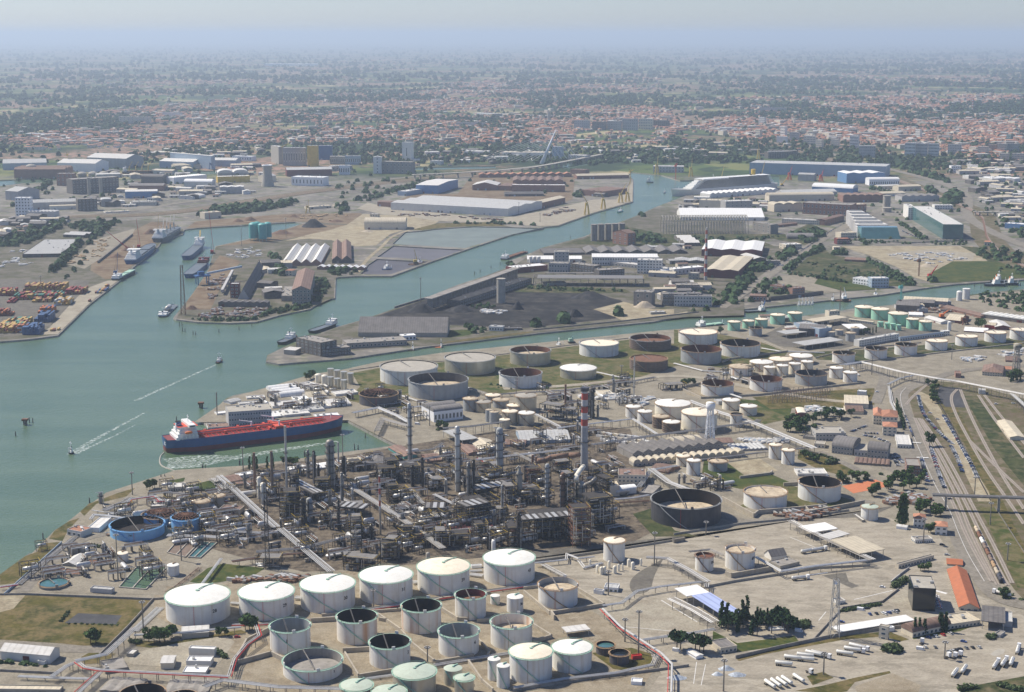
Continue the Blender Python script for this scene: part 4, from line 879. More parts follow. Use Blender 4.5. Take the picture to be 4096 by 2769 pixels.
Bd('J',(905,268),(1088,240),(1010,198),0,'bright white loading canopy, farthest of the truck loading bays',hm=7,rm=S60,**CN)
Bd('J',(1035,312),(1168,275),(1100,248),0,'pale loading canopy in the middle of the truck loading bays',hm=7.5,rm=S59,**CN)
Bd('J',(1240,412),(1403,378),(1205,288),0,'tan-roofed loading canopy, largest of the truck loading bays',hm=8,rm=S63,**CN)
Bd('J',(350,832),(452,795),(240,665),0,'long loading canopy with pale blue roof',hm=8,rm='roof_blue',**CN)
Bd('J',(85,690),(236,665),(150,614),0,'white-roofed end of the pale blue loading canopy',hm=8,rm=S60,**CN)
Bd('J',(0,345),(75,332),(80,304),26,'small tan canopy beside the pipe track',roof=S120,rm=S63,wm=S39,name=S137,cat=S137)
Bd('J',(1250,205),(1270,205),(1210,145),16,'low shelter with white roof beside the flat-topped tank',S120,S39,S59,name=S137,cat=S137)
Bd('J',(2125,965),(2165,975),(2200,930),20,'grey hut inside a green fence near the gate',S120,S52,S67,name='hut',cat='hut')
Bd('L',(1700,680),(1760,690),(1790,655),28,'white cabin with brown flat roof on the apron',S120,S49,S61,name=S135,cat=S135)
Bd('L',(1770,665),(1862,672),(1885,615),30,'white cabin with grey roof on the apron, larger of the two',S120,S49,S58,win=(1,3,2),name=S135,cat=S135)
Bd('L',(1520,930),(1680,910),(1620,878),30,'pump shelter with pale ribbed roof beside red pipes',hm=5,rm=S59,**CN)
Bd('L',(1960,1122),(2022,1115),(2020,1088),26,'bright red fire pump box beside the dark water tanks',S120,'red','red',name='pump_house',cat='pump house')
Bd('L',(2020,1290),(1948,1285),6,22,'small white container cabin at the bottom edge',S120,S49,S60,name=S135,cat=S135)
Bd('K',(5,1116),(333,1146),(378,1032),60,'long white shed with pale gabled roof on the meadow',S124,S50,S59,rise=3)
Bd('K',(250,1150),(298,1155),5,24,'small white box in front of the long white shed',S120,S50,S59,name=S135,cat=S135)
Bd('K',(1072,1172),(1152,1180),(1170,1085),45,'small cream house with pale flat roof',S124,S51,S59,rise=1,**HS)
Bd('K',(1255,1092),(1425,1100),(1430,1030),50,'weathered white concrete block with flat roof, back one of three',S120,S50,S60,**WK)
Bd('K',(1237,1162),(1400,1165),(1398,1093),36,'weathered white concrete block, middle one of three',S120,S50,S60,**WK)
Bd('K',(1212,1222),(1365,1225),(1365,1160),22,'low weathered white concrete block, front one of three',S120,S50,S60,**WK)
Bd('K',(1208,980),(1388,968),(1388,893),38,'pale shed half hidden behind round trees below tank 28',S131,S66,S59,rise=1)
Bd('K',(600,672),(740,683),(742,634),30,'grey shipping-container-like shed beside the settling basins',S120,S52,S58)
Bd('K',(447,290),(540,308),(552,228),40,'white hut with rusty red roof on the bank',S120,S50,S64,name='hut',cat='hut',win=(1,3))
Bd('K',(592,262),(660,272),(740,172),30,'white cooling unit block beside the wide blue tank',S120,S49,S59,name='cooler',cat='cooler')
Bd('K',(455,418),(560,425),(600,350),45,'flat concrete plant room by the quay pipes',S120,S67,S67)
Bd('K',(435,480),(500,500),(580,425),16,'shed with pale gabled roof above the sludge basins',S126,S66,S59,rise=2)
Bd('K',(660,1330),(900,1345),(840,1235),12,'row of old grey sheds at the bottom edge left of the black tanks',S129,S67,S67,n=3)
Bd('K',(1085,1345),(1380,1345),(1310,1245),12,'row of old grey sheds at the bottom edge right of the black tanks',S129,S67,S67,n=4)
Bd('K',(700,1215),(850,1190),(845,1095),22,'stained low concrete slab building under the pipe bridge',S120,S67,S67)
Bd('K',(840,1098),(885,1102),8,22,'tiny concrete kiosk beside the pipe bridge',S120,S66,S59,name='kiosk',cat='kiosk')
Bd('K',(-300,1330),(400,1340),(460,1290),22,'flat cream-topped building cut by the bottom left corner',S120,S66,S63)
Bd('G',(1118,1030),(1245,1018),(1205,965),26,'small pale office with windows near the shore',S120,S51,S59,win=(1,8),**WK)
Bd('G',(1455,1172),(1592,1180),(1580,1118),30,'cream workshop with brown flat roof behind the blue tanks',S120,S51,S62,name=S138,cat=S138)
Bd('G',(1000,1135),(1120,1135),(1130,1072),14,'light canopy behind the blue tank with roof frame',roof=S120,wm=S39,rm=S59,name=S137,cat=S137)
Bd('G',(1525,968),(1612,958),(1550,912),14,'brown-roofed hut near the poplars',S124,S51,S62)
Bd('G',(1590,945),(1700,925),(1660,890),22,'cluster cabin with white flat roof near the poplars',S120,S50,S60)
Bd('G',(1570,990),(1720,975),(1690,950),16,'long rusty-roofed shed at the edge of the process area',S124,S51,S62)
Bd('G',(1940,905),(2300,858),(2300,812),14,'very long pale-roofed shed along the dock',S124,S50,S60,rise=1.5)
Bd('G',(1520,600),(1805,580),(1775,440),100,'large grey office block behind the red tanker',S120,S52,S66,win=(3,16,6),name=S133,cat=S134)
Bd('G',(1860,402),(2025,385),(1925,325),6,'four white vaulted roofs side by side on the island','vaults',S50,S60,n=4,rise=5)
Bd('G',(1990,335),(2085,360),(2150,320),30,'white two-storey office on the island shore',S120,S50,S59,win=(2,7),**WK)
for i,(a,b,c,h,rm,lb)in enumerate((((1530,448),(1602,432),(1600,395),16,S58,'grey gabled hall at the island tip'),((1590,455),(1765,440),(1750,418),10,S59,'long narrow roof at the island tip'),((1810,475),(2010,458),(1960,415),14,S59,'broad pale flat roof in the island centre'),((1890,535),(2060,520),(2020,468),16,S59,'pale flat roof behind the tanker deck'),((1990,508),(2155,492),(2120,452),16,S58,'pale grey flat roof on the island'),((1960,455),(2130,445),(2100,385),10,S60,'white slab roof beside the yellow-legged tanks'),((2050,410),(2170,395),(2120,355),12,S63,'sand-coloured gabled roof on the island'),((1800,540),(1915,530),(1860,485),12,S60,'white low roof beside the grey office'),((2190,470),(2330,455),(2290,400),16,S59,'wide pale hall at the east of the island'),((1380,615),(1560,603),(1535,567),12,S62,'brown flat roof at the tanker stern'),((2100,545),(2260,532),(2230,500),10,S60,'white roof by the tanker bow'),((1640,415),(1760,408),(1740,385),10,S59,'small pale roof near the white vaults'),((2230,395),(2380,380),(2350,345),14,S59,'long light roof beside the dark skeleton tank'),((2100,480),(2200,472),(2180,440),14,S59,'square pale roof in the island middle'),((1440,520),(1510,512),(1500,488),10,S60,'small white roof at the west point'))):
 Bd('G',a,b,c,h,lb,S124 if i in(0,6,8)else S120,S50,rm)
Bd('H',(640,568),(833,545),(795,425),72,'white hall with two dark vaulted roofs','vaults',S49,S61,n=2,rise=4,win=(1,8,0))
Bd('H',(1215,712),(1545,702),(1440,612),26,'wide workshop with grey gabled roof',S124,S57,S58,rise=4)
Bd('H',(965,782),(1090,762),(1010,678),26,'shed with ribbed cream roof beside the grey workshop',S126,S50,S63,rise=3)
Bd('H',(1110,728),(1245,732),(1205,678),18,'shed with dark brown roof beside the white storage row',S124,S54,S62)
Bd('H',(840,765),(955,782),(880,702),18,'shed with dark roof beside the cream-roofed one',S126,S54,S62)
Bd('H',(580,818),(692,828),(640,770),16,'dark brown shed roof near the green-walled shed',S124,S54,S62)
Bd('H',(668,800),(782,815),(735,748),16,'cream gabled shed near the grey column',S126,S50,S63)
Bd('H',(832,686),(933,668),(800,605),0,'large grey canopy near the white vaulted hall',hm=8,rm=S58,**CN)
Bd('H',(458,822),(530,800),(425,718),20,'shed with teal green wall and rusty roof at the dock end',S126,S28,S62)
Bd('H',(65,852),(155,852),(150,798),22,'cream-roofed shed beside the dock quay',S124,S50,S63)
Bd('H',(225,830),(315,835),(300,780),14,'dark tarpaulin-like roof by the dock','hip',S53,S61)
Bd('H',(1960,820),(2560,745),(2450,650),44,'long row of grey-roofed workshops with dark windows',S129,S67,S61,n=9,rise=3,win=(2,30,0))
Bd('H',(1965,862),(2704,795),(2690,748),26,'long shed with fourteen scalloped sand-coloured roofs',S128,S66,S63,n=15,rise=3.5,win=(1,26,0))
Bd('H',(1862,988),(2045,992),(2010,875),72,'cream three-storey plant office with brown roof',S120,S51,S62,win=(3,7,3),name=S133,cat=S134)
Bd('H',(2190,910),(2275,872),(2195,822),14,'rust-brown roof beside the cream tank',S126,S54,S62)
Bd('H',(2010,1045),(2090,1060),(2150,985),18,'low olive concrete store beside the vast black tank',S120,S67,S67)
Bd('H',(1745,400),(1835,395),(1800,348),16,'cream-roofed shed near the scrap yard',S120,S50,S63)
Bd('H',(1880,1050),(1985,1040),(1960,980),40,'white cylindrical-topped generator hall',S125,S50,S60)
Bd('H',(1810,1060),(1872,1060),(1850,955),70,'tan boxy filter house',S120,S51,S63)
Bd('L',(745,288),(1040,265),(955,197),14,'dark red double-roofed shed in front of the furnaces',S130,S54,S55,n=2,rise=2.5)
Bd('L',(420,350),(560,365),(490,298),14,'light brown roof behind the white tank row',S120,S52,S63)
Bd('L',(330,140),(470,165),(440,85),20,'pale flat roof inside the process area',S120,S66,S59)
Bd('L',(890,512),(958,508),(955,485),18,'small white box between tanks 39 and 43',S120,S49,S60,name=S135,cat=S135)
for i in range(22):
 r_,c_=divmod(i,8);rr=random.Random(i)
 Bd('H',(1690+c_*44+r_*26,640+c_*5+r_*24),(1728+c_*44+r_*26,648+c_*5+r_*24),3.0,14,'white site cabin with '+rr.choice(['a flat grey roof','a pale roof','a beige roof'])+' in the contractors yard',S120,rr.choice([S49,S50,S51]),rr.choice([S59,S58,S60]),name='site_cabin',cat='site cabin',group='site cabins in the contractors yard')
for a,b,c,h,lb,rf,wm,rm,wn in(((1132,728),(1290,728),(1285,640),36,'cream hall with wide tan roof beside the substation',S131,S51,S63,None),((1142,762),(1258,765),(1240,702),24,'maroon-roofed annex below the tan hall',S124,S51,S62,None),((1322,828),(1376,832),(1376,726),62,'villa wing with orange hipped roof, farthest of three','hip',S51,S64,(3,3,3)),((1380,852),(1482,852),(1480,738),72,'tall villa with orange hipped roof by the avenue','hip',S51,S64,(3,4,4)),((1385,905),(1478,908),(1478,815),62,'nearest villa wing with orange hipped roof and two rows of windows','hip',S51,S64,(3,3,2)),((940,938),(1140,938),(1115,845),50,'white concrete office crowded with roof machinery',S120,S52,S66,(2,9,3)),((1050,1018),(1185,1038),(1240,935),55,'grey laboratory with dark barrel roof',S125,S66,S61,(2,7,3)),((1282,1050),(1418,1062),(1400,960),60,'grey office with dark barrel roof nearest the car park',S125,S66,S61,(2,6,4)),((1195,1035),(1285,1045),(1280,960),40,'flat link building between the two barrel roofs',S120,S52,S66,(1,4,0)),((1482,990),(1577,992),(1560,898),26,'white reception building by the avenue',S120,S50,S59,(1,5,3)),((1195,1095),(1432,1112),(1430,1062),14,'brown scalloped bicycle shelter roof',S128,S39,S62,None),((1540,1162),(1632,1172),(1622,1058),66,'brick-red three-storey office at the car park corner',S120,S54,S67,(3,5,3)),((822,792),(875,788),(862,718),36,'fire station shed with pink walls and white vaulted roof',S127,S55,S30,None),((1215,640),(1272,645),(1268,602),32,'white box building beside the round pump house',S120,S50,S60,None),((855,925),(935,935),(925,900),18,'low flat shed beside the pine grove',S120,S66,S61,None),((930,985),(1000,990),(1000,940),28,'beige cube building beside the pipe bridge',S120,S51,S66,(1,3)),((0,992),(190,975),(165,905),36,'long workshop with cream vaulted roof behind the scalloped shed',S125,S66,S63,(2,12)),((275,965),(395,960),(330,915),14,'small brown roof behind the water tower',S124,S50,S62,None),((400,1012),(622,1000),(590,948),14,'ribbed grey roof behind the pair of white tanks',S129,S52,S58,None),((820,1175),(1020,1175),(900,1120),18,'row of flat white store roofs below the lawn',S120,S50,S59,None),((295,700),(440,690),(420,650),22,'grey open shed behind two cream tanks',S120,S52,S58,None),((1228,314),(1492,268),(1470,218),42,'teal and white terminal office with long window rows',S120,S50,S59,(3,16,3)),((1500,278),(1792,242),(1790,220),26,'pale teal low office wing behind the white tanks',S120,S57,S59,(1,18)),((1788,240),(1830,238),(1828,200),30,'white end block of the terminal office',S120,S50,S60,(2,3)),((1030,118),(1100,112),(1100,62),40,'cream block beside the canal bank',S120,S51,S63,(2,4)),((1160,148),(1320,168),(1320,143),20,'long low cream shed beside the mint tanks',S124,S51,S63,(1,14)),((1780,62),(2035,125),(2060,92),16,'long rusty-roofed hall near the canal',S124,S54,S62,None),((2037,120),(2420,172),(2430,125),26,'white vaulted boat sheds in a row',S128,S53,S29,None),((2060,192),(2135,197),(2135,155),26,'red-walled workshop beside the dark tree',S124,'red',S63,None),((2125,195),(2235,203),(2190,142),22,'light-roofed workshop beside the red one',S126,S55,S59,None),((1660,132),(1770,165),(1800,132),16,'light gabled shed near the scrap heaps',S124,S50,S59,None),((1560,112),(1650,115),(1630,85),14,'white-roofed shed behind the mint tanks',S124,S50,S60,None),((1820,140),(1900,160),(1960,110),20,'pinkish workshop behind the gantry',S124,S55,S63,None),((1925,215),(2080,225),(2060,190),10,'long white roof in front of the boat sheds',S124,S55,S60,None),((2045,505),(2180,512),(2190,440),26,'office with brown hipped roof beside the lattice water tower','hip',S51,S62,(2,8,2)),((2190,470),(2262,478),(2260,445),14,'low orange-roofed annex at the railway',S124,S51,S64,None),((2240,830),(2330,940),(2400,880),24,'cream gabled shed at the frame edge by the tracks',S124,S51,S63,None),((2022,628),(2068,632),(2066,590),26,'white switch house below the pipe bridge',S120,S50,S59,None),((1868,520),(1905,522),(1900,475),30,'small rusty tower house by the tracks',S120,S54,S62,None),((2200,410),(2290,420),(2290,380),14,'rusty-roofed shed behind the lattice water tower',S124,S54,S62,None)):
 Bd('I',a,b,c,h,lb,rf,wm,rm,win=wn,n=11 if S139 in lb else 8,**WK)
Bd('I',(795,152),(965,195),(1022,180),0,'blue-walled loading hall in the depot',S120,S57,S58,hm=12)
Bd('I',(870,302),(1125,266),(1050,244),0,'grey-blue canopy in the depot, front one',hm=7,rm=S58,**CN)
Bd('I',(745,226),(885,212),(820,193),0,'grey canopy in the depot, back one',hm=7,rm=S58,**CN)
Bd('I',(950,145),(1155,115),(1110,95),0,'tan canopy beside the cream block',hm=9,rm=S63,**CN)
Bd('I',(1160,190),(1290,188),(1240,158),0,'white tent canopy near the mint tanks',hm=8,rm=S60,**CN)
Bd('E',(138,1242),(728,1245),52,30,'huge old storage hall with steep dark patched roof',S124,S66,S61,rise=17,name='storage_hall',cat='hall')
Bd('E',(62,1322),(462,1298),30,34,'long derelict concrete shed at the peninsula tip',S120,S67,S67,win=(1,16),cat=S131)
Bd('E',(430,1268),(522,1262),14,30,'white control cabin on the derelict shed',S120,S49,S60,win=(1,4),**WK)
Bd('G',(1968,92),(2132,128),26,88,'ruined brick factory with empty windows at the peninsula tip',S120,S53,S67,win=(4,6,3),name='ruined_factory',cat='ruin')
Bd('G',(2140,128),(2330,112),20,46,'ruined concrete frame building beside the brick factory',S120,S53,S67,win=(2,9),name='ruined_factory',cat='ruin')
Bd('G',(1885,112),(1962,118),16,30,'low pale hut at the peninsula tip',S131,S66,S59,**WK)
for a,b,c,h,lb,rf,wm,rm,wn in(((1005,1202),(1095,1206),12,28,'white house with flat roof below the coal heaps',S120,S50,S58,(1,5)),((1110,1200),(1225,1198),10,12,'dark open shelter beside the white house',S120,S53,S61,None),((815,1045),(1290,892),22,42,'long dark derelict hall parallel to the coal trestle',S120,S53,S79,(2,36,2)),((1172,822),(1395,802),28,36,'maroon-walled building with white roof by the water',S120,S55,S60,None),((1440,762),(1536,762),20,84,'grey square tower block of the old mill',S120,S52,S66,(4,4)),((1402,818),(1530,822),24,64,'grey mill building with two rows of openings',S120,S52,S67,(2,7)),((1260,748),(1432,748),34,22,'white-roofed mill hall by the water',S124,S50,S60,None),((1540,750),(1622,750),30,26,'small white-roofed mill hall',S124,S50,S60,None),((1690,768),(2125,770),34,56,'very long mill with white roof and window rows',S124,S50,S60,(2,26)),((1990,822),(2152,826),22,90,'tall white corner block of the long mill',S120,S50,S59,(5,8,3)),((1370,700),(1640,696),60,14,'black-roofed sheds beside the old silos',S130,S53,S61,None),((1650,696),(2324,690),70,12,'wide field of dark saw-tooth roofs behind the mill',S129,S53,S61,None),((1540,805),(1700,825),22,50,'derelict grey mill block with a mansard',S120,S53,S67,(2,8)),((1738,862),(1905,852),22,60,'derelict mill block with open top floor',S120,S53,S67,(3,8)),((1965,1035),(2085,1042),22,92,'ruined pale concrete tower block near the canal',S120,S67,S67,(2,2)),((2160,1035),(2420,1030),18,74,'old factory with long window bands near the canal',S120,S53,S61,(3,14)),((2250,950),(2400,950),22,50,'derelict three-storey block at the end of the coal yard',S120,S53,S67,(3,7)),((1826,622),(1926,636),22,80,'brick gable house beside the old silos',S126,S54,S62,(3,3,2)),((2080,1095),(2180,1090),10,14,'low canteen shed beside the canal',S120,S66,S59,None),((1735,760),(1990,790),20,24,'low link roofs in front of the long mill',S120,S52,S59,(1,12)),((2130,815),(2240,800),30,12,'low concrete annex behind the corner block',S120,S52,S59,None),((1380,905),(1520,900),20,16,'low concrete store at the frame ruin',S120,S67,S67,None)):
 Bd('E',a,b,c,h,lb,rf,wm,rm,win=wn,n=7,**WK)
Bd('E',(355,398),(1132,442),(1336,340),48,'gigantic white steel warehouse with long roof lights',S130,S50,S58,n=3,rise=3)
Bd('E',(462,306),(668,292),(800,196),56,'long hall with bright blue gable wall',S124,S56,S59,rise=3)
Bd('E',(382,305),(458,306),(560,262),28,'low blue-trimmed annex of the blue hall',S120,S57,S59)
for a,b,c,h,lb,rf,wm,rm,wn,n_ in(((178,530),(452,530),48,42,'cream warehouse with pale vaulted roof beside the ponds',S125,S51,S63,None,1),((895,268),(1060,270),75,34,'works hall with light gabled roof',S126,S54,S59,None,1),((1065,270),(1150,272),75,30,'works hall with brown roof beside the light one',S129,S54,S62,None,2),((1158,278),(1510,280),22,44,'works hall with white front roof strip',S120,S54,S60,None,1),((1165,235),(1500,235),110,30,'wide works hall of many brown bays',S129,S54,S62,None,6),((940,185),(1555,180),30,20,'long reddish row of works roofs',S129,S54,S64,None,12),((1345,392),(1512,352),30,38,'green-brown roofed hall beside the steel warehouse',S124,S54,S63,None,1),((1110,310),(1370,308),30,16,'low grey roofs between the works halls',S130,S53,S61,None,3),((1605,300),(1762,312),110,34,'dark fabrication hall with white roof lights',S129,S54,S62,None,4),((1590,195),(1935,188),36,22,'tan-roofed hall behind the yellow quay cranes',S124,S54,S63,None,1),((1700,310),(1765,315),20,20,'small dark shed among the quay cranes',S124,S53,S61,None,1),((265,375),(350,380),22,30,'brick shed in front of the steel warehouse',S124,S54,S62,None,1),((215,445),(265,448),10,20,'small cream kiosk beside the pale warehouse',S120,S51,S59,(1,3),1)):
 Bd('E',a,b,c,h,lb,rf,wm,rm,win=wn,n=n_)
for a,b,c,h,lb,rf,wm,rm,wn,n_,rs in(((1888,742),(2132,768),(2190,642),18,'warehouse with four bright ridged roofs on the pier',S129,S54,S59,None,4,7),((2205,745),(2335,752),(2330,615),24,'old hall with two brown ridged roofs',S129,S53,S62,None,2,7),((2105,795),(2420,800),18,16,'low shed with small white zigzag roofs at the pier shore',S129,S54,S60,None,7,3),((1945,1008),(2062,1022),(2088,805),92,'tall derelict brick hall with rusty ridged roof',S126,S67,S62,(4,5,6),1,6),((1870,1000),(1945,1004),(1960,905),34,'ruined low wing of the tall brick hall',S120,S67,S67,None,1,1),((1588,978),(1652,990),(1755,790),8,'long steep grey fertiliser store on the pier',S126,S52,S61,None,1,15),((1530,984),(1588,984),14,92,'dark red tower block at the end of the grey store',S120,S55,S58,(4,2),1,1),((1450,1042),(1775,1046),18,30,'row of black open-fronted sheds on the pier',S129,S53,S61,None,7,2),((1895,835),(1942,838),14,35,'small cream house among pier trees','hip',S51,S64,(2,2),1,2),((2020,745),(2110,755),16,10,'ruined brick walls beside the ridged warehouse',S120,S54,S80,None,1,1)):
 Bd('D',a,b,c,h,lb,rf,wm,rm,win=wn,n=n_,rise=rs)
UL='industrial sheds north of the port'
for a,b,c,h,lb,rf,wm,rm,wn,n_ in(((150,716),(405,712),(532,592),22,'long shed with striped grey roof near the container stacks',S120,S53,S58,None,1),((420,580),(560,585),40,18,'grey shed behind the striped one',S130,S53,S58,None,2),((105,440),(205,440),20,120,'white six-storey office with square windows',S120,S49,S60,(6,5,2),1),((175,446),(362,448),30,36,'low white workshop beside the six-storey office',S129,S50,S59,None,8),((208,398),(520,388),44,46,'long grey-roofed plant behind the six-storey office',S124,S52,S58,None,1),((330,400),(515,394),14,26,'tan roof in front of the grey plant',S124,S50,S63,None,1),((520,408),(648,402),26,78,'dark pipe-clad tower building',S120,S53,S67,(4,5),1),((672,378),(742,376),40,44,'grey vaulted hall next to the pipe-clad building',S127,S52,S58,None,1),((485,295),(792,275),40,96,'massive dark plant crowned by four pale domes',S120,S53,S67,(3,14),1),((378,238),(490,238),30,78,'brick-red plant block beside the domes',S120,S54,S67,(3,4),1),((95,190),(435,190),80,60,'brown shed near the far channel',S130,S54,S62,None,3),((20,135),(312,128),90,44,'wide grey roof with blue edge near the far channel',S130,S57,S58,None,2),((382,142),(635,148),80,56,'white warehouse with green roof edge',S124,S49,S59,None,1),((578,112),(840,122),90,62,'tall grey warehouse behind the cargo ship',S124,S52,S59,None,1),((38,332),(122,338),70,60,'square grey depot at the frame edge',S124,S52,S58,None,1),((1060,118),(1282,126),60,44,'pale blue low hall in front of the tall one',S124,S57,S59,None,1),((1132,105),(1410,130),(1420,45),86,'tall pale blue shipbuilding hall with big door',S124,S57,S59,None,1),((1410,110),(1566,112),50,42,'low pale blue annex with tan roof',S124,S57,S59,None,1),((1155,226),(1375,206),36,40,'white shed with striped saw-tooth roof',S129,S49,S60,None,16),((1222,246),(1408,248),34,34,'white vaulted shed in front of the saw-tooth one',S125,S50,S60,None,1),((832,322),(1046,318),30,44,'blue-walled warehouse with light roof',S124,S56,S59,None,1),((856,272),(1085,272),40,34,'long dark warehouse behind the blue-walled one',S124,S54,S61,None,1),((938,222),(1082,226),34,44,'dark vaulted shed near the blue-walled one',S125,S53,S61,None,1),((1186,326),(1280,330),60,12,'tall parabolic pale salt shed',S127,S50,S59,None,1),((1308,300),(1370,300),34,14,'small dark parabolic shed',S127,S53,S58,None,1),((1458,292),(1618,290),36,44,'grey shed with three gables',S129,S52,S59,None,3),((1446,220),(1660,214),30,40,'long shed with yellow front',S120,S47,S59,None,1),((1446,176),(1650,172),60,22,'twin vaulted halls behind the yellow-fronted shed',S128,S52,S59,None,2),((1905,178),(2205,172),46,44,'long red shed with grey arched roof',S124,S55,S58,None,1),((1936,236),(2146,242),40,56,'white flat-roofed warehouse beside the railway',S120,S49,S60,(1,9),1),((1715,210),(1760,216),36,40,'ochre shed behind the cooling tower',S126,S51,S58,None,1),((1801,84),(1852,96),18,112,'pale twin silo tower',S120,S66,S59,None,1),((1880,106),(2030,106),26,118,'row of grey grain silos like organ pipes',S120,S52,S58,(1,9),1),((2042,112),(2112,112),26,136,'tall block with orange-yellow front',S120,S47,S58,None,1),((2114,66),(2204,66),26,92,'dark blue block behind the orange-yellow one',S120,S74,S58,None,1),((2190,95),(2300,95),24,50,'pale silo block at the far mill',S120,S66,S59,(1,8),1),((870,370),(1030,370),20,26,'low cream offices beside the rail yard',S120,S51,S59,(1,12),1),((1160,130),(1370,122),40,25,'sand-coloured roof behind the blue hall',S124,S51,S63,None,1),((700,420),(860,412),22,6,'flat petrol-station-like canopy by the highway',S120,S50,S63,None,1),((1360,460),(1470,452),26,40,'brown stone warehouse under the pines',S120,S51,S63,None,1),((1540,70),(1670,74),30,28,'white factory hall at the far channel',S120,S49,S60,(1,8),1),((2205,140),(2340,135),30,30,'grey mill annex with silos',S120,S52,S59,(1,6),1),((975,340),(1050,340),10,20,'small white row house by the highway',S120,S50,S59,(1,6),1),((2230,375),(2280,372),20,10,'low tan roofs right of the pines',S124,S51,S63,None,1),((2050,395),(2200,385),24,14,'flat olive shed at the ore bank',S120,S51,S63,None,1),((640,190),(800,185),20,26,'light sheds along the far quay',S124,S52,S59,None,1)):
 Bd('D',a,b,c,h,lb,rf,wm,rm,win=wn,n=n_,group=UL)
for i in range(4):silo('D',545+i*73,62,160+i*-2,182,S66,'pale dome on the massive dark plant, '+['first',S118,'third','fourth'][i]+' from the brick-red block',group='four pale domes',name=S119)
for i in range(2):silo('D',594+i*78,22,188,300,S66,['white square chimney nearer the brick-red block','white square chimney farther from the brick-red block'][i],S120,name=S140,cat=S140)
silo('D',210,66,110,185,S66,'pale blender tower with cone top in front of the brown shed',name='mixing_tower',cat=S121)
for a,b,c,h,lb,rf,wm,rm,wn in(((238,158),(293,158),22,108,'pale mill tower with slanted roof',S126,S50,S58,(5,1)),((295,156),(495,162),26,78,'grey block joined to the pale mill tower',S120,S67,S66,(2,8)),((430,76),(490,78),20,125,'tallest pale silo tower beyond the railway',S120,S50,S59,(1,1)),((10,165),(80,165),22,60,'white ribbed silo block',S120,S49,S59,(1,6)),((50,98),(150,98),20,56,'pale blue silo row of the far mill',S120,S57,S59,(1,8)),((615,95),(688,98),18,24,'small white shed by the far channel',S120,S50,S60,None),((1425,60),(1485,62),22,80,'glass tower beside the leaning bridge mast',S120,S57,S59,(7,3)),((1095,45),(1410,48),60,28,'vast flat white market hall',S120,S50,S63,None),((840,30),(1000,32),50,20,'pale market hall beside the vast one',S120,S50,S59,None),((1530,75),(1640,80),40,40,'grey office blocks beyond the bridge',S120,S52,S59,(3,6)),((1545,160),(1640,165),30,30,'brick shed at the channel head',S120,S54,S62,None),((2095,150),(2300,152),40,40,'grey modern shipyard office',S120,S52,S59,(2,10))):
 Bd('E',a,b,c,h,lb,rf,wm,rm,win=wn,**WK)
SY='halls around the shipyard'
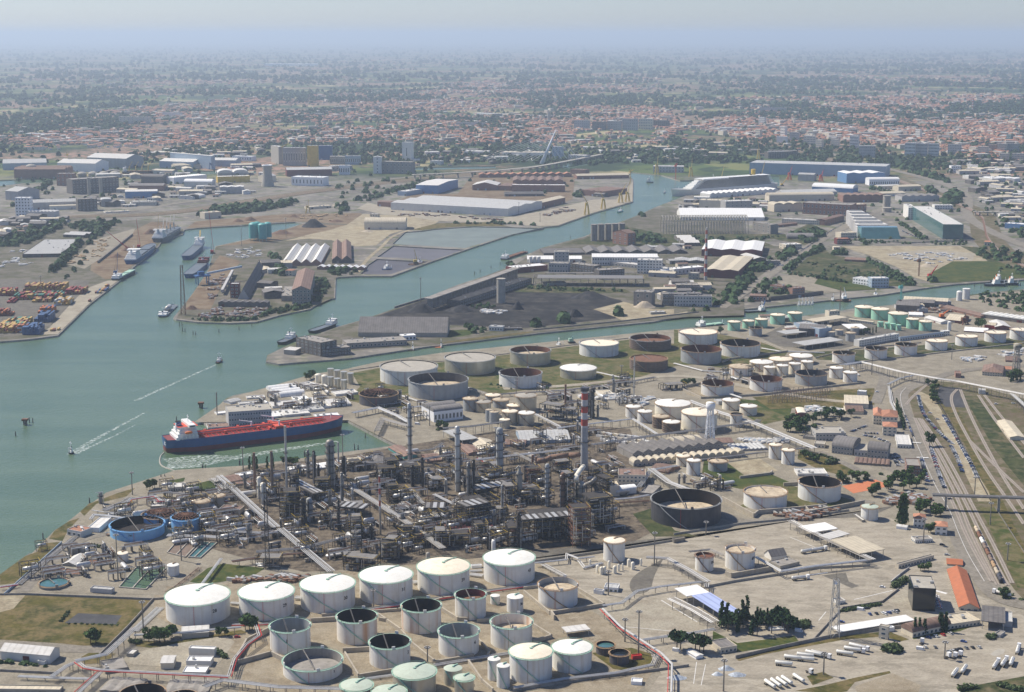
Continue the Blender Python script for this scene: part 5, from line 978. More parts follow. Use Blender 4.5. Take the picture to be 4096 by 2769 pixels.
for a,b,c,h,lb,rf,wm,rm,wn,n_ in(((500,158),(1405,186),(1385,92),72,'enormous pale blue shipyard hall',S120,S57,S58,None,1),((1145,222),(1398,218),70,64,'bright blue hall with white zigzag roof',S129,S56,S60,None,3),((1296,236),(1496,234),34,34,'white arcaded hall near the bright blue one',S125,S49,S60,(1,14),1),((240,320),(690,288),40,26,'long shed with white scalloped roof beside the cruise ship',S129,S50,S60,None,13),((165,386),(342,392),34,52,'cream factory block beside the scalloped shed',S120,S51,S63,None,1),((342,404),(520,398),30,60,'white concrete works with chutes',S120,S52,S59,(3,6),1),((45,468),(600,470),(560,408),22,'long hall with clean white roof',S124,S50,S60,None,1),((632,342),(1062,336),36,34,'old hall with sand-coloured vaults',S125,S51,S63,None,1),((664,412),(850,406),36,46,'tan halls with round roof lights',S128,S51,S63,None,3),((852,424),(1172,442),44,72,'big ruined brick power hall with tall openings',S120,S54,S67,(2,12,3),1),((1176,424),(1276,420),30,58,'ruined side hall of the brick power hall',S120,S54,S63,(1,5),1),((1122,348),(1412,346),50,42,'brown halls behind the ruined power hall',S128,S54,S62,None,6),((722,312),(1082,302),44,26,'long grey roof beside the shipyard',S124,S52,S58,None,1),((915,272),(1186,286),44,28,'blue hall with bright vaulted roof',S125,S56,S60,None,1),((822,204),(930,208),30,42,'grey box hall near the orange cranes',S124,S52,S58,None,1),((1512,345),(1760,340),40,34,'old grey halls beneath the round trees',S129,S52,S61,None,5),((1380,310),(1535,305),30,20,'sand-coloured roof among cypress trees',S124,S51,S63,None,1),((1355,262),(1500,258),24,20,'small cream hall beside the arcaded one',S124,S51,S59,None,1),((1490,275),(1640,270),30,30,'pale workshop near the highway',S124,S51,S63,None,1),((182,705),(582,716),(662,612),44,'maroon warehouse with wide white roof',S129,S55,S60,None,3),((0,752),(198,756),36,16,'grey-roofed shed left of the striped chimney',S129,S53,S58,None,2),((215,842),(425,858),(528,712),52,'maroon warehouse with patched tan roof',S129,S55,S63,None,2),((0,832),(200,815),20,38,'pale block at the foot of the striped chimney',S120,S50,S60,(1,8),1),((95,860),(165,862),16,40,'concrete plant house with silos below the chimney',S120,S66,S66,(2,3),1),((30,952),(190,955),24,40,'derelict grey office with dark windows',S120,S53,S67,(2,8),1),((0,1040),(250,1044),20,68,'long derelict factory front on the canal road',S120,S52,S61,(3,13),1),((636,938),(720,950),16,40,'two-storey brick house by the empty car park',S120,S54,S62,(2,5,2),1),((786,958),(868,952),16,36,'second brick house by the empty car park',S120,S54,S62,(2,5),1),((502,1004),(610,1008),18,36,'brick house with hipped roof by the canal','hip',S54,S62,(1,5),1),((1186,888),(1310,908),18,40,'white office with windows near the canal',S120,S49,S59,(2,7),1),((1312,918),(1425,916),20,62,'pale blue three-storey office near the canal',S120,S57,S59,(3,6,2),1),((640,1002),(992,962),4,22,'long dark masonry wall shed by the canal',S120,S53,S67,None,1),((590,768),(706,770),14,30,'open concrete frame shed in the trees',S120,S67,S67,(1,8),1),((742,664),(848,658),24,32,'cream two-storey building at the boulevard',S120,S51,S59,(2,8,2),1),((1060,672),(1104,672),12,26,'small villa with hipped roof at the building site','hip',S51,S63,(2,3),1),((1082,628),(1166,626),16,36,'bright red building on the boulevard',S120,S55,S64,(1,5),1),((1108,588),(1212,584),24,34,'cream villa block near the glass pyramid',S120,S51,S63,(2,7),1),((1132,740),(1270,748),22,14,'low building with brown tiled roof in the scrub',S124,S54,S62,None,1),((716,486),(976,500),18,28,'long cream and pink offices by the boulevard',S120,S51,S59,(2,18),1),((1000,502),(1130,470),18,36,'brick terrace at the boulevard',S124,S54,S62,(2,9),1),((752,592),(930,594),34,12,'collapsed dark vaulted hall',S125,S53,S61,None,1),((625,58),(818,52),26,42,'dark office block behind the shipyard',S120,S53,S58,(3,12),1),((1840,152),(1905,152),24,44,'white twin office near the highway',S120,S49,S59,(3,5),1),((1915,190),(2110,215),50,22,'white flat industrial hall beyond the railway',S120,S50,S60,None,1),((2105,205),(2260,215),40,22,'pale stepped halls beyond the railway',S129,S50,S60,None,3),((1730,395),(1850,395),24,26,'white villa at the highway curve',S120,S50,S59,(2,7),1),((2195,520),(2330,530),24,32,'blue and white hall by the highway',S120,S56,S60,None,1),((2230,370),(2340,380),30,30,'grey storage hall by the highway',S120,S52,S58,(1,6),1),((0,590),(70,640),30,22,'pale roofs left of the maroon warehouse',S129,S53,S59,None,3),((520,540),(640,560),20,60,'ruined factory end wall beside the arched skeleton',S120,S67,S67,(2,4),1),((640,520),(820,500),14,14,'low brown terrace behind the scrub',S124,S54,S62,None,1),((2060,640),(2098,642),12,30,'small orange-tinted house by the highway',S124,S51,S64,(1,2),1),((440,715),(530,745),24,20,'grey-roofed annex of the patched warehouse',S124,S53,S59,None,1)):
 Bd('F',a,b,c,h,lb,rf,wm,rm,win=wn,n=n_,group=SY)
Bd('F',(1797,600),(1918,592),(1700,375),95,'long modern glass office with pale roof ridges',S120,S72,S59,win=(1,0),name=S133,cat=S134)
Bd('F',(1560,470),(1600,465),(1570,360),80,'white end tower of the long glass office',S120,S50,S59,win=(6,3),name=S133,cat=S134)
def pyramid():
 reg('F');a,b=pt(1245,592),pt(1505,592);L_=(b-a).length;ax=(b-a).normalized();nr=Vector((-ax.y,ax.x,0));ce=(a+b)/2
 t=thing('glass_pyramid','stepped office complex with sloping green glass front',S134,(ce.x,ce.y,0),math.atan2(ax.y,ax.x))
 h=70*vpp(1245,592)
 MB().use(S72).add([(-L_/2,0,0),(L_/2,0,0),(L_/2-3,18,h),(-L_/2+3,18,h),(-L_/2,40,0),(L_/2,40,0),(L_/2,40,h),(-L_/2,40,h)],[(0,1,2,3),(0,3,7,4),(1,5,6,2),(3,2,6,7),(5,4,7,6)]).build('sloping_front',t)
 for i in range(6):
  w_=L_*(1-.1*i);MB().use(S52).box(0,0,0,w_-6,34,h*.8+i*2.4).use(S59).box(0,0,h*.8+i*2.4+.02,w_-8,30,.3).use(S41).box(0,4,h*.8+i*2.4+.3,w_*.7,5,1.8).build('terrace',t,(0,58+i*36,0))
pyramid()
# process plant: columns, stacks, frames, racks
P1=(900,1650,2.619);P2=(1650,1650,2.582)
striped('stripes_big',(.62,.60,.57),(.50,.07,.04),6.2,41.5,(.42,.42,.41))
striped('stripes_small',(.62,.60,.57),(.45,.10,.06),5,22,(.50,.42,.30))
striped(S141,(.62,.60,.57),(.48,.10,.07),7,0,(.5,.5,.48))
def base(k,u,v):reg(k);return pt(u,v)
def column(k,u,w,vt,vb,m,label,plats=3,name='distillation_column',cat='column',top=S119,taper=1.0,group=None,pipe=True,skirt=False):
 p=base(k,u,vb);R=w/2*mpp(u,vb);h=(vb-vt)*vpp(u,vb)
 t=thing(name,label,cat,(p.x,p.y,0),0,group);rr=random.Random(int(u*7+vt))
 prof=[(R,0),(R*taper,h)]
 if skirt:prof=[(R*.75,0),(R*.75,h*.2),(R,h*.25),(R,h*.8),(R*.5,h*.88),(R*.5,h)];top=S120
 if top==S119:prof+=[(R*taper*.8,h+R*.45),(R*taper*.4,h+R*.7),(.05,h+R*.75)]
 MB().use(m).lathe(prof,14,cap1=top!=S119).build(S112,t)
 for i in range(plats):
  z=h*(i+.8)/(plats+.3);a=rr.uniform(0,6)
  q=MB().use(S40);q.lathe([(R+.1,z),(R+1.3,z),(R+1.3,z+.2),(R+.1,z+.2)],10,smooth=False);q.lathe([(R+1.25,z+.9),(R+1.3,z+1.1)],10,smooth=False)
  for j in range(6):q.beam(((R+1.28)*math.cos(a+j),(R+1.28)*math.sin(a+j),z),((R+1.28)*math.cos(a+j),(R+1.28)*math.sin(a+j),z+1),.1,.1)
  q.build(S142,t)
 if pipe:
  for j,mm in((0,S42),(1,S40)):
   a=rr.uniform(3.3,6);x,y=(R+.7)*math.cos(a),(R+.7)*math.sin(a)
   MB().use(mm).tube((x,y,1),(x,y,h*rr.uniform(.6,1)),.32).tube((x,y,h*.95),(0,0,h+R*.4),.3).build(S116,t)
 return t
def frame(k,A,B_,dep,hpx,lv,label,m=S40,gear=6,name='process_structure',cat='steel structure',bay=6.0):
 a,b=base(k,*A),base(k,*B_);H=hpx*vpp(*A);ax=b-a;L_=ax.length;ax.normalize();nr=Vector((-ax.y,ax.x,0));ce=(a+b)/2+nr*dep/2
 t=thing(name,label,cat,(ce.x,ce.y,0),math.atan2(ax.y,ax.x));rr=random.Random(int(A[0]*3+H))
 nx=max(2,int(round(L_/bay))+1);ny=max(2,int(round(dep/bay))+1)
 X=[-L_/2+L_*i/(nx-1)for i in range(nx)];Y=[-dep/2+dep*i/(ny-1)for i in range(ny)]
 q=MB().use(m)
 for x in X:
  for y in Y:q.box(x,y,0,.45,.45,H)
 for l in range(1,lv+1):
  z=H*l/lv
  for y in Y:q.box(0,y,z-.5,L_,.3,.45)
  for x in X:q.box(x,0,z-.5,.3,dep,.45)
 for i in range(nx-1):
  for l in range(lv):
   if rr.random()<.5:q.beam((X[i],Y[0],H*l/lv),(X[i+1],Y[0],H*(l+1)/lv),.22,.22)
 q.build(S114,t)
 for l in range(1,lv+1):
  z=H*l/lv;pl=MB().use(rr.choice([m,S40,S39]))
  s=rr.uniform(.45,1);x0=rr.uniform(-.5,.5)*(1-s)*L_
  pl.box(x0,0,z,s*L_,dep*.9,.12);pl.use(S47).box(0,-dep/2,z+.9,L_,.12,.18);pl.box(L_/2,0,z+.9,.12,dep,.18)
  pl.build('floor',t)
 for g in range(gear):
  l=rr.randrange(0,lv);z=H*l/lv+.15;mm=rr.choice([S42,S39,S43,S41,S35,S21,S42,S40])
  x=rr.uniform(-.4,.4)*L_;y=rr.uniform(-.45,.2)*dep;r=rr.uniform(.6,1.5);hh=H/lv*.75
  if rr.random()<.5:MB().use(mm).cyl(x,y,z,r,hh).build(S143,t)
  else:MB().use(mm).tube((x-hh*.6,y,z+r+.3),(x+hh*.6,y,z+r+.3),r,9).build(S143,t)
 q=MB().use(S42)
 for _ in range(int(L_*lv/7)+4):
  q.use(rr.choice([S42,S43,S44,S41]));z=rr.uniform(.1,1)*H;x=rr.uniform(-.5,.5)*L_;y=-dep/2-rr.uniform(0,1.2)
  if rr.random()<.5:q.tube((x,y,z*.3),(x,y,z),rr.uniform(.15,.35),5)
  else:q.tube((x,y,z),(max(-L_/2,min(L_/2,x+rr.uniform(-12,12))),y,z),rr.uniform(.15,.35),5)
 q.build('piping',t)
 return t
def rack(k,pts,hz_,wd,n,m,label,m2=None,sup=9.0,name='pipe_rack',cat='pipe rack',deck=None,bm=S39):
 """pts are the pixels of the pipes themselves, hz_ metres above the ground"""
 reg(k);P=[pt(*q,hz_)for q in pts];c=sum((Vector((p.x,p.y,0))for p in P),Vector())/len(P)
 t=thing(name,label,cat,(c.x,c.y,0));Q=[Vector((p.x-c.x,p.y-c.y,hz_))for p in P]
 rr=random.Random(int(c.x*10));nn=len(Q)
 nor=[]
 for i in range(nn):
  d0=(Q[i]-Q[i-1]).normalized()if i else(Q[1]-Q[0]).normalized();d1=(Q[i+1]-Q[i]).normalized()if i<nn-1 else d0
  d=(d0+d1).normalized();s=1/max(.4,d.dot(d0));nor.append(Vector((-d.y,d.x,0))*s)
 for j in range(n):
  o_=(j-(n-1)/2)*wd/max(1,n-1)*.9 if n>1 else 0
  q=MB().use((m2 if(m2 and j==0)else rr.choice([m,m,S43]if n>3 else[m])))
  r=.28 if(m2 and j==0)else rr.uniform(.22,.42)if n>2 else wd*.28
  for i in range(nn-1):q.tube(Q[i]+nor[i]*o_,Q[i+1]+nor[i+1]*o_,r,6)
  q.build(S42,t)
 if deck:
  q=MB().use(deck)
  for i in range(nn-1):q.beam(Q[i]-Vector((0,0,.8)),Q[i+1]-Vector((0,0,.8)),wd+.6,.9)
  q.build('deck',t)
 for i in range(nn-1):
  L_=(Q[i+1]-Q[i]).length;ns=max(1,int(L_/sup));d=(Q[i+1]-Q[i]).normalized();rz=math.atan2(d.y,d.x)
  key=('bent',round(wd,1),hz_,bm)
  if key not in _txt:
   b=MB().use(bm)
   for s in((-1,1)if wd>2.5 else(0,)):b.box(0,s*wd/2,0,.35 if bm!=S66 else 1.2,.35 if bm!=S66 else 1.2,hz_-.3)
   b.box(0,0,hz_-.6,.35,wd+.4,.35)
   o=b.build(S144);_txt[key]=o.data;bpy.data.objects.remove(o)
  for s in range(ns):
   o=bpy.data.objects.new(S144,_txt[key]);C.objects.link(o);o.parent=t;p=Q[i].lerp(Q[i+1],(s+.5)/ns);o.location=(p.x,p.y,0);o.rotation_euler=(0,0,rz)
 return t
ST=dict(name='stack',cat='stack',top=S120,plats=0,pipe=False)
t=column('H',1637,49,345,882,'stripes_big','tallest refinery chimney with red and white bands on its upper half',taper=.86,plats=2,name=S140,cat=S140,top=S120,pipe=False)
MB().use(S24).cyl(0,0,0,1,1).build('sooty_rim',t).scale=(4.2,4.2,3.2);t.children[-1].location=(0,0,(882-345)*vpp(1637,882)-2.4)
column(P1,1628,24,670,1290,'stripes_small','slim chimney with red and white bands and a tan lower half',taper=.8,**{**ST,'name':S140,'cat':S140})
column('F',209,22,520,865,S141,'slender red and white chimney of the maroon factory',taper=.6,**{**ST,'name':S140,'cat':S140})
for k,u,w_,vt,vb,m,lb,pl in((P1,650,24,150,880,S41,'silver flare stack rising in front of the tanker',1),(P1,318,28,425,880,S44,'rusty brown stack at the left end of the plant',0),(P1,500,30,410,900,S25,'dark brown stack with bent top behind the poplars',0),(P1,1190,18,315,600,S41,'thin light stack beside the fat silver column',0),(P2,1240,26,440,600,S44,'rusty stack, left one of a pair near the rusty duct',0),(P2,1277,26,460,612,S44,'rusty stack, right one of a pair near the rusty duct',0),('H',1513,14,312,490,S44,'thin rust-red stack behind the grey tank cluster',0),('G',1442,8,365,515,S39,'thin grey stack at the island tip',0),('F',1101,6,908,1065,S25,'thin brown stack by the cream block on the canal',0),('H',1967,9,130,440,S41,'tall silver mast beside the twin white tanks',2)):
 column(k,u,w_,vt,vb,m,lb,**{**ST,'plats':pl})
for k,u,w_,vt,vb,m,lb,pl,sk in(('H',480,25,447,820,S41,'tall slim silver column beside the dock end',6,0),(P2,467,52,165,822,S41,'tall silver column with a pipe on its side, nearest the teal-walled shed',5,0),(P2,900,72,185,692,S21,'thick grey column with a domed top and looped pipe',6,0),(P2,580,44,530,900,S39,'grey column standing on the open air-cooler deck',4,0),(P2,630,34,500,892,S40,'dark twin column with white looping pipes',2,0),(P2,1103,64,560,920,S66,'bottle-shaped reactor with narrow neck',2,1),(P2,1390,48,550,972,S21,'banded dark column in front of the rusty stacks',8,0),(P2,1552,52,640,985,S44,'rust-brown column beside the banded one',5,0),(P2,1692,26,700,965,S41,'silver downcomer pipe column beside the regenerator',1,0),(P2,1738,86,745,965,S66,'fat regenerator vessel with scorched shell',3,0),(P2,922,18,760,1135,S41,'slim light column left of the furnace row',2,0),(P2,1100,40,1040,1400,S40,'dark column at the corner of the furnace row',6,0),(P2,255,14,690,800,S41,'short thin pipe column behind the rusty shelter',0,0),(P1,1110,88,320,822,S39,'fat silver column caged in platforms by the dock',7,0),(P1,1246,44,470,700,S40,'dark column beside the fat silver one',5,0),(P1,875,28,400,690,S39,'grey column, left of three near the dock',3,0),(P1,936,32,412,752,S40,'grey-black column in the middle of three near the dock',3,0),(P1,983,28,560,792,S40,'shortest column of three near the dock',2,0),(P1,1229,34,640,1002,S39,'plain square-shouldered grey column in the plant middle',1,0),(P1,1335,26,800,952,S41,'short silver column behind the pipe racks',1,0),(P1,365,50,690,905,S19,'cream cylinder with collar beside the brown stack',1,0),(P1,405,60,755,965,S19,'second cream cylinder with collar, nearer',1,0),(P1,885,62,915,1072,S21,'short wide reactor behind the white drums',2,0),(P1,822,42,905,1182,S40,'dark platformed column beside the short wide reactor',7,0),(P1,1195,24,920,1232,S40,'thin dark column with many platforms',6,0),(P1,1103,22,1030,1232,S39,'thin grey column among small pipes',3,0),(P1,1535,26,1170,1330,S40,'thin dark column behind the stair tower frame',4,0),(P1,740,34,1128,1222,S18,'white drum, left one of a pair',0,0),(P1,768,36,1150,1234,S18,'white drum, right one of a pair',0,0),(P1,880,30,1105,1152,S18,'small white drum behind the pair',0,0),('L',1036,28,328,395,S18,'white upright nitrogen vessel behind tank 43',0,0),('H',1690,30,345,540,S40,'dark caged column beside the tallest chimney',6,0),('H',1665,20,370,530,S39,'slim caged column beside the tallest chimney',4,0),(P1,2070,30,480,800,S40,'caged column beside the green-walled shed',5,0),(P1,1965,36,560,780,S40,'dark caged column at the foot of the slim silver one',6,0),(P1,1500,18,760,860,S41,'little silver column by the cooler frame',1,0),(P2,1640,22,560,700,S40,'thin caged column left of the chimney foot',4,0),(P2,850,22,560,700,S39,'thin column beside the thick grey one',3,0),(P2,780,26,1240,1420,S40,'short dark column in front of the red roof',3,0),(P2,560,30,1380,1450,S21,'squat grey drum behind tank 39',1,0),(P2,160,44,1460,1540,S66,'squat concrete drum behind tank 31',0,0)):
 column(k,u,w_,vt,vb,m,lb,pl,skirt=bool(sk),name='column'if pl else S143,cat='column'if pl else S143,pipe=pl>0)
for k,A,B_,dep,h,lv,lb,gear in((P1,(580,1150),(790,1140),16,300,6,'heavy dark frame carrying the silver flare stack',12),(P1,(1325,1500),(1435,1495),9,400,7,'open stair tower frame in front of the slim banded chimney',6),(P1,(1260,1100),(1460,1090),14,120,2,'cooler frame with a tan roof on top',8),(P1,(1605,745),(1790,735),16,150,3,'frame crowned by a grey fan cooler',8),(P1,(1645,1570),(1800,1560),12,190,4,'square frame behind tank 31',8),(P1,(1100,1200),(1290,1190),12,90,2,'low frame full of exchangers',9),(P1,(1240,1620),(1440,1610),12,110,2,'low frame behind tank 30',8),(P1,(1880,745),(2040,735),14,170,4,'dark frame at the foot of the slim silver column',10),(P1,(1050,800),(1180,795),10,190,4,'dark frame around the fat silver column',6),(P1,(690,890),(780,885),12,240,5,'dark frame beside the flare stack',6),(P1,(1010,1200),(1090,1195),9,140,3,'pump frame among small pipes',7),(P2,(555,1115),(930,1062),26,150,3,'wide dark reactor block under the air-cooler deck',14),(P2,(1130,1325),(1655,1290),22,230,4,'long furnace row with a slatted roof',20),(P2,(1655,1405),(1835,1392),14,400,9,'tall rust-brown frame at the front of the plant',14),(P2,(1830,1235),(2065,1205),20,330,6,'great dark frame below the cyclones',14),(P2,(960,960),(1080,950),14,190,4,'white-topped frame beside the bottle-shaped reactor',9),(P2,(1120,960),(1330,940),12,140,3,'frame with white horizontal drums',10),(P2,(865,1150),(990,1145),10,150,3,'frame at the corner of the red roof',6),(P2,(1590,1000),(1660,990),12,360,7,'dark frame at the foot of the big chimney duct',8),(P2,(1190,760),(1330,750),12,170,4,'black frame under the pair of rusty stacks',8),(P2,(1985,1210),(2085,1200),10,140,3,'small open frame beside the horizontal drums',5),(P2,(990,1400),(1110,1395),14,200,4,'dark frame in front of the furnace row',10),(P2,(370,1400),(600,1390),14,130,2,'low dark rack frame behind tank 39',10),(P2,(650,800),(1040,722),14,60,1,'long slatted air-cooler bank in the middle of the plant',6),(P2,(640,720),(800,690),14,60,1,'short air-cooler bank behind the long one',4),(P2,(100,960),(330,985),14,50,1,'rusty open shelter among the racks',3),(P2,(1480,640),(1640,620),14,120,3,'dark pump gallery behind the brown column',8),(P2,(1870,760),(1960,750),12,170,4,'cyclone frame with slanting struts',6),(P2,(160,820),(330,800),14,110,2,'frame of blue-grey exchangers',10),('H',(1340,540),(1480,560),14,100,2,'black scrap-like heater frame behind the racks',10),('H',(1480,560),(1600,560),14,80,2,'dark pump frame near the tallest chimney',10),('H',(2160,360),(2320,350),14,40,1,'low pipe manifold near the cream tanks',10),('K',(1860,190),(1990,200),14,120,3,'dark frame in front of the flare stack',8),('K',(1700,510),(1860,512),12,70,1,'cluster frame of small boilers behind tank 29',10),('L',(40,520),(250,540),12,90,2,'frame of tangled exchangers behind tank 31',12),('L',(300,440),(400,450),11,130,3,'light-roofed frame behind tank 31',8)):
 frame(k,A,B_,dep,h,lv,lb,gear=gear,m=S35 if S35 in lb else S40)
rr=random.Random(77);reg('W')
for i in range(30):
 while True:
  u,v=rr.uniform(420,1400),rr.uniform(1040,1290)
  if inside((u,v),[(520,1110),(760,1060),(1000,1020),(1380,1000),(1400,1215),(1130,1240),(700,1270),(560,1240)]):break
 h=rr.choice([9,14,20,28,40]);frame('W',(u,v),(u+rr.uniform(16,38),v-rr.uniform(0,4)),rr.uniform(8,16),h,2+h//7,'dark %s steel frame %s'%(['low','mid-height','tall'][(h>10)+(h>20)],rr.choice(['full of drums and pipes','with railed platforms','packed with exchangers'])),gear=7)
def cooler(k,A,B_,C_,hm,label,m=S39):
 reg(k);a,b,c=pt(*A,hm),pt(*B_,hm),pt(*C_,hm);ax=(b-a);L_=ax.length;ax.normalize();nr=Vector((-ax.y,ax.x,0));W_=max(6,abs((c-b).dot(nr)));ce=(a+b)/2+nr*W_/2
 t=thing('air_cooler',label,'air cooler',(ce.x,ce.y,0),math.atan2(ax.y,ax.x))
 MB().use(S40).box(0,0,hm-1.4,L_,W_,1.2).build('casing',t)
 n=max(3,int(L_/5));
 for i in range(n):MB().use(S41 if i%3 else S39).box(0,0,0,L_/n*.55,W_*.94,.25).build('fan_bay',t,(-L_/2+L_*(i+.5)/n,0,hm-.2))
 for i in range(n+1):
  for s in(-1,1):MB().use(S40).box(0,0,0,.4,.4,hm-1.4).build('post',t,(-L_/2+L_*i/n,s*(W_/2-.3),0))
 return t
cooler(P1,(925,852),(1045,830),(845,660),12,'long slatted air-cooler bank beside the flare stack')
cooler(P2,(1130,1110),(1655,1062),(1640,1010),22,'slatted roof of the furnace row')
cooler(P2,(555,975),(800,925),(760,865),20,'open rectangular air-cooler deck around two columns')
cooler(P2,(670,800),(1030,740),(960,690),12,'slatted air-cooler bank near the thick grey column')
cooler(P2,(650,715),(800,690),(740,650),12,'short bright air-cooler bank near the thick grey column')
cooler(P2,(120,985),(335,985),(260,925),10,'rusty slatted cooler among the left racks')
cooler('L',(-30,90),(170,110),(150,70),14,'cooler with tan hood behind the slim banded chimney')
def duct(k,pts,r,m,label):
 P=[]
 reg(k)
 for u,v,z in pts:P.append(pt(u,v,z))
 c=P[0].copy();c.z=0;t=thing('flue_duct',label,'duct',c);q=MB().use(m)
 for a,b in zip(P,P[1:]):q.tube(a-c,b-c,r,10)
 q.build('duct',t)
 for p in P[1:-1]:MB().use(S40).box(0,0,0,.8,.8,p.z-r).build(S144,t,(p.x-c.x,p.y-c.y,0))
duct(P2,[(1290,500,22),(1370,495,22),(1430,462,24),(1620,440,26),(1725,438,28)],2.3,S44,'rusty orange flue duct leading to the tallest chimney')
duct(P2,[(1765,560,14),(1730,600,24),(1692,660,28),(1690,700,26)],2.2,S19,'bent cream duct at the foot of the tallest chimney')
duct(P2,[(1775,760,30),(1800,740,32),(1850,720,36),(1890,680,38)],1.6,S39,'grey crossover duct between regenerator and cyclones')
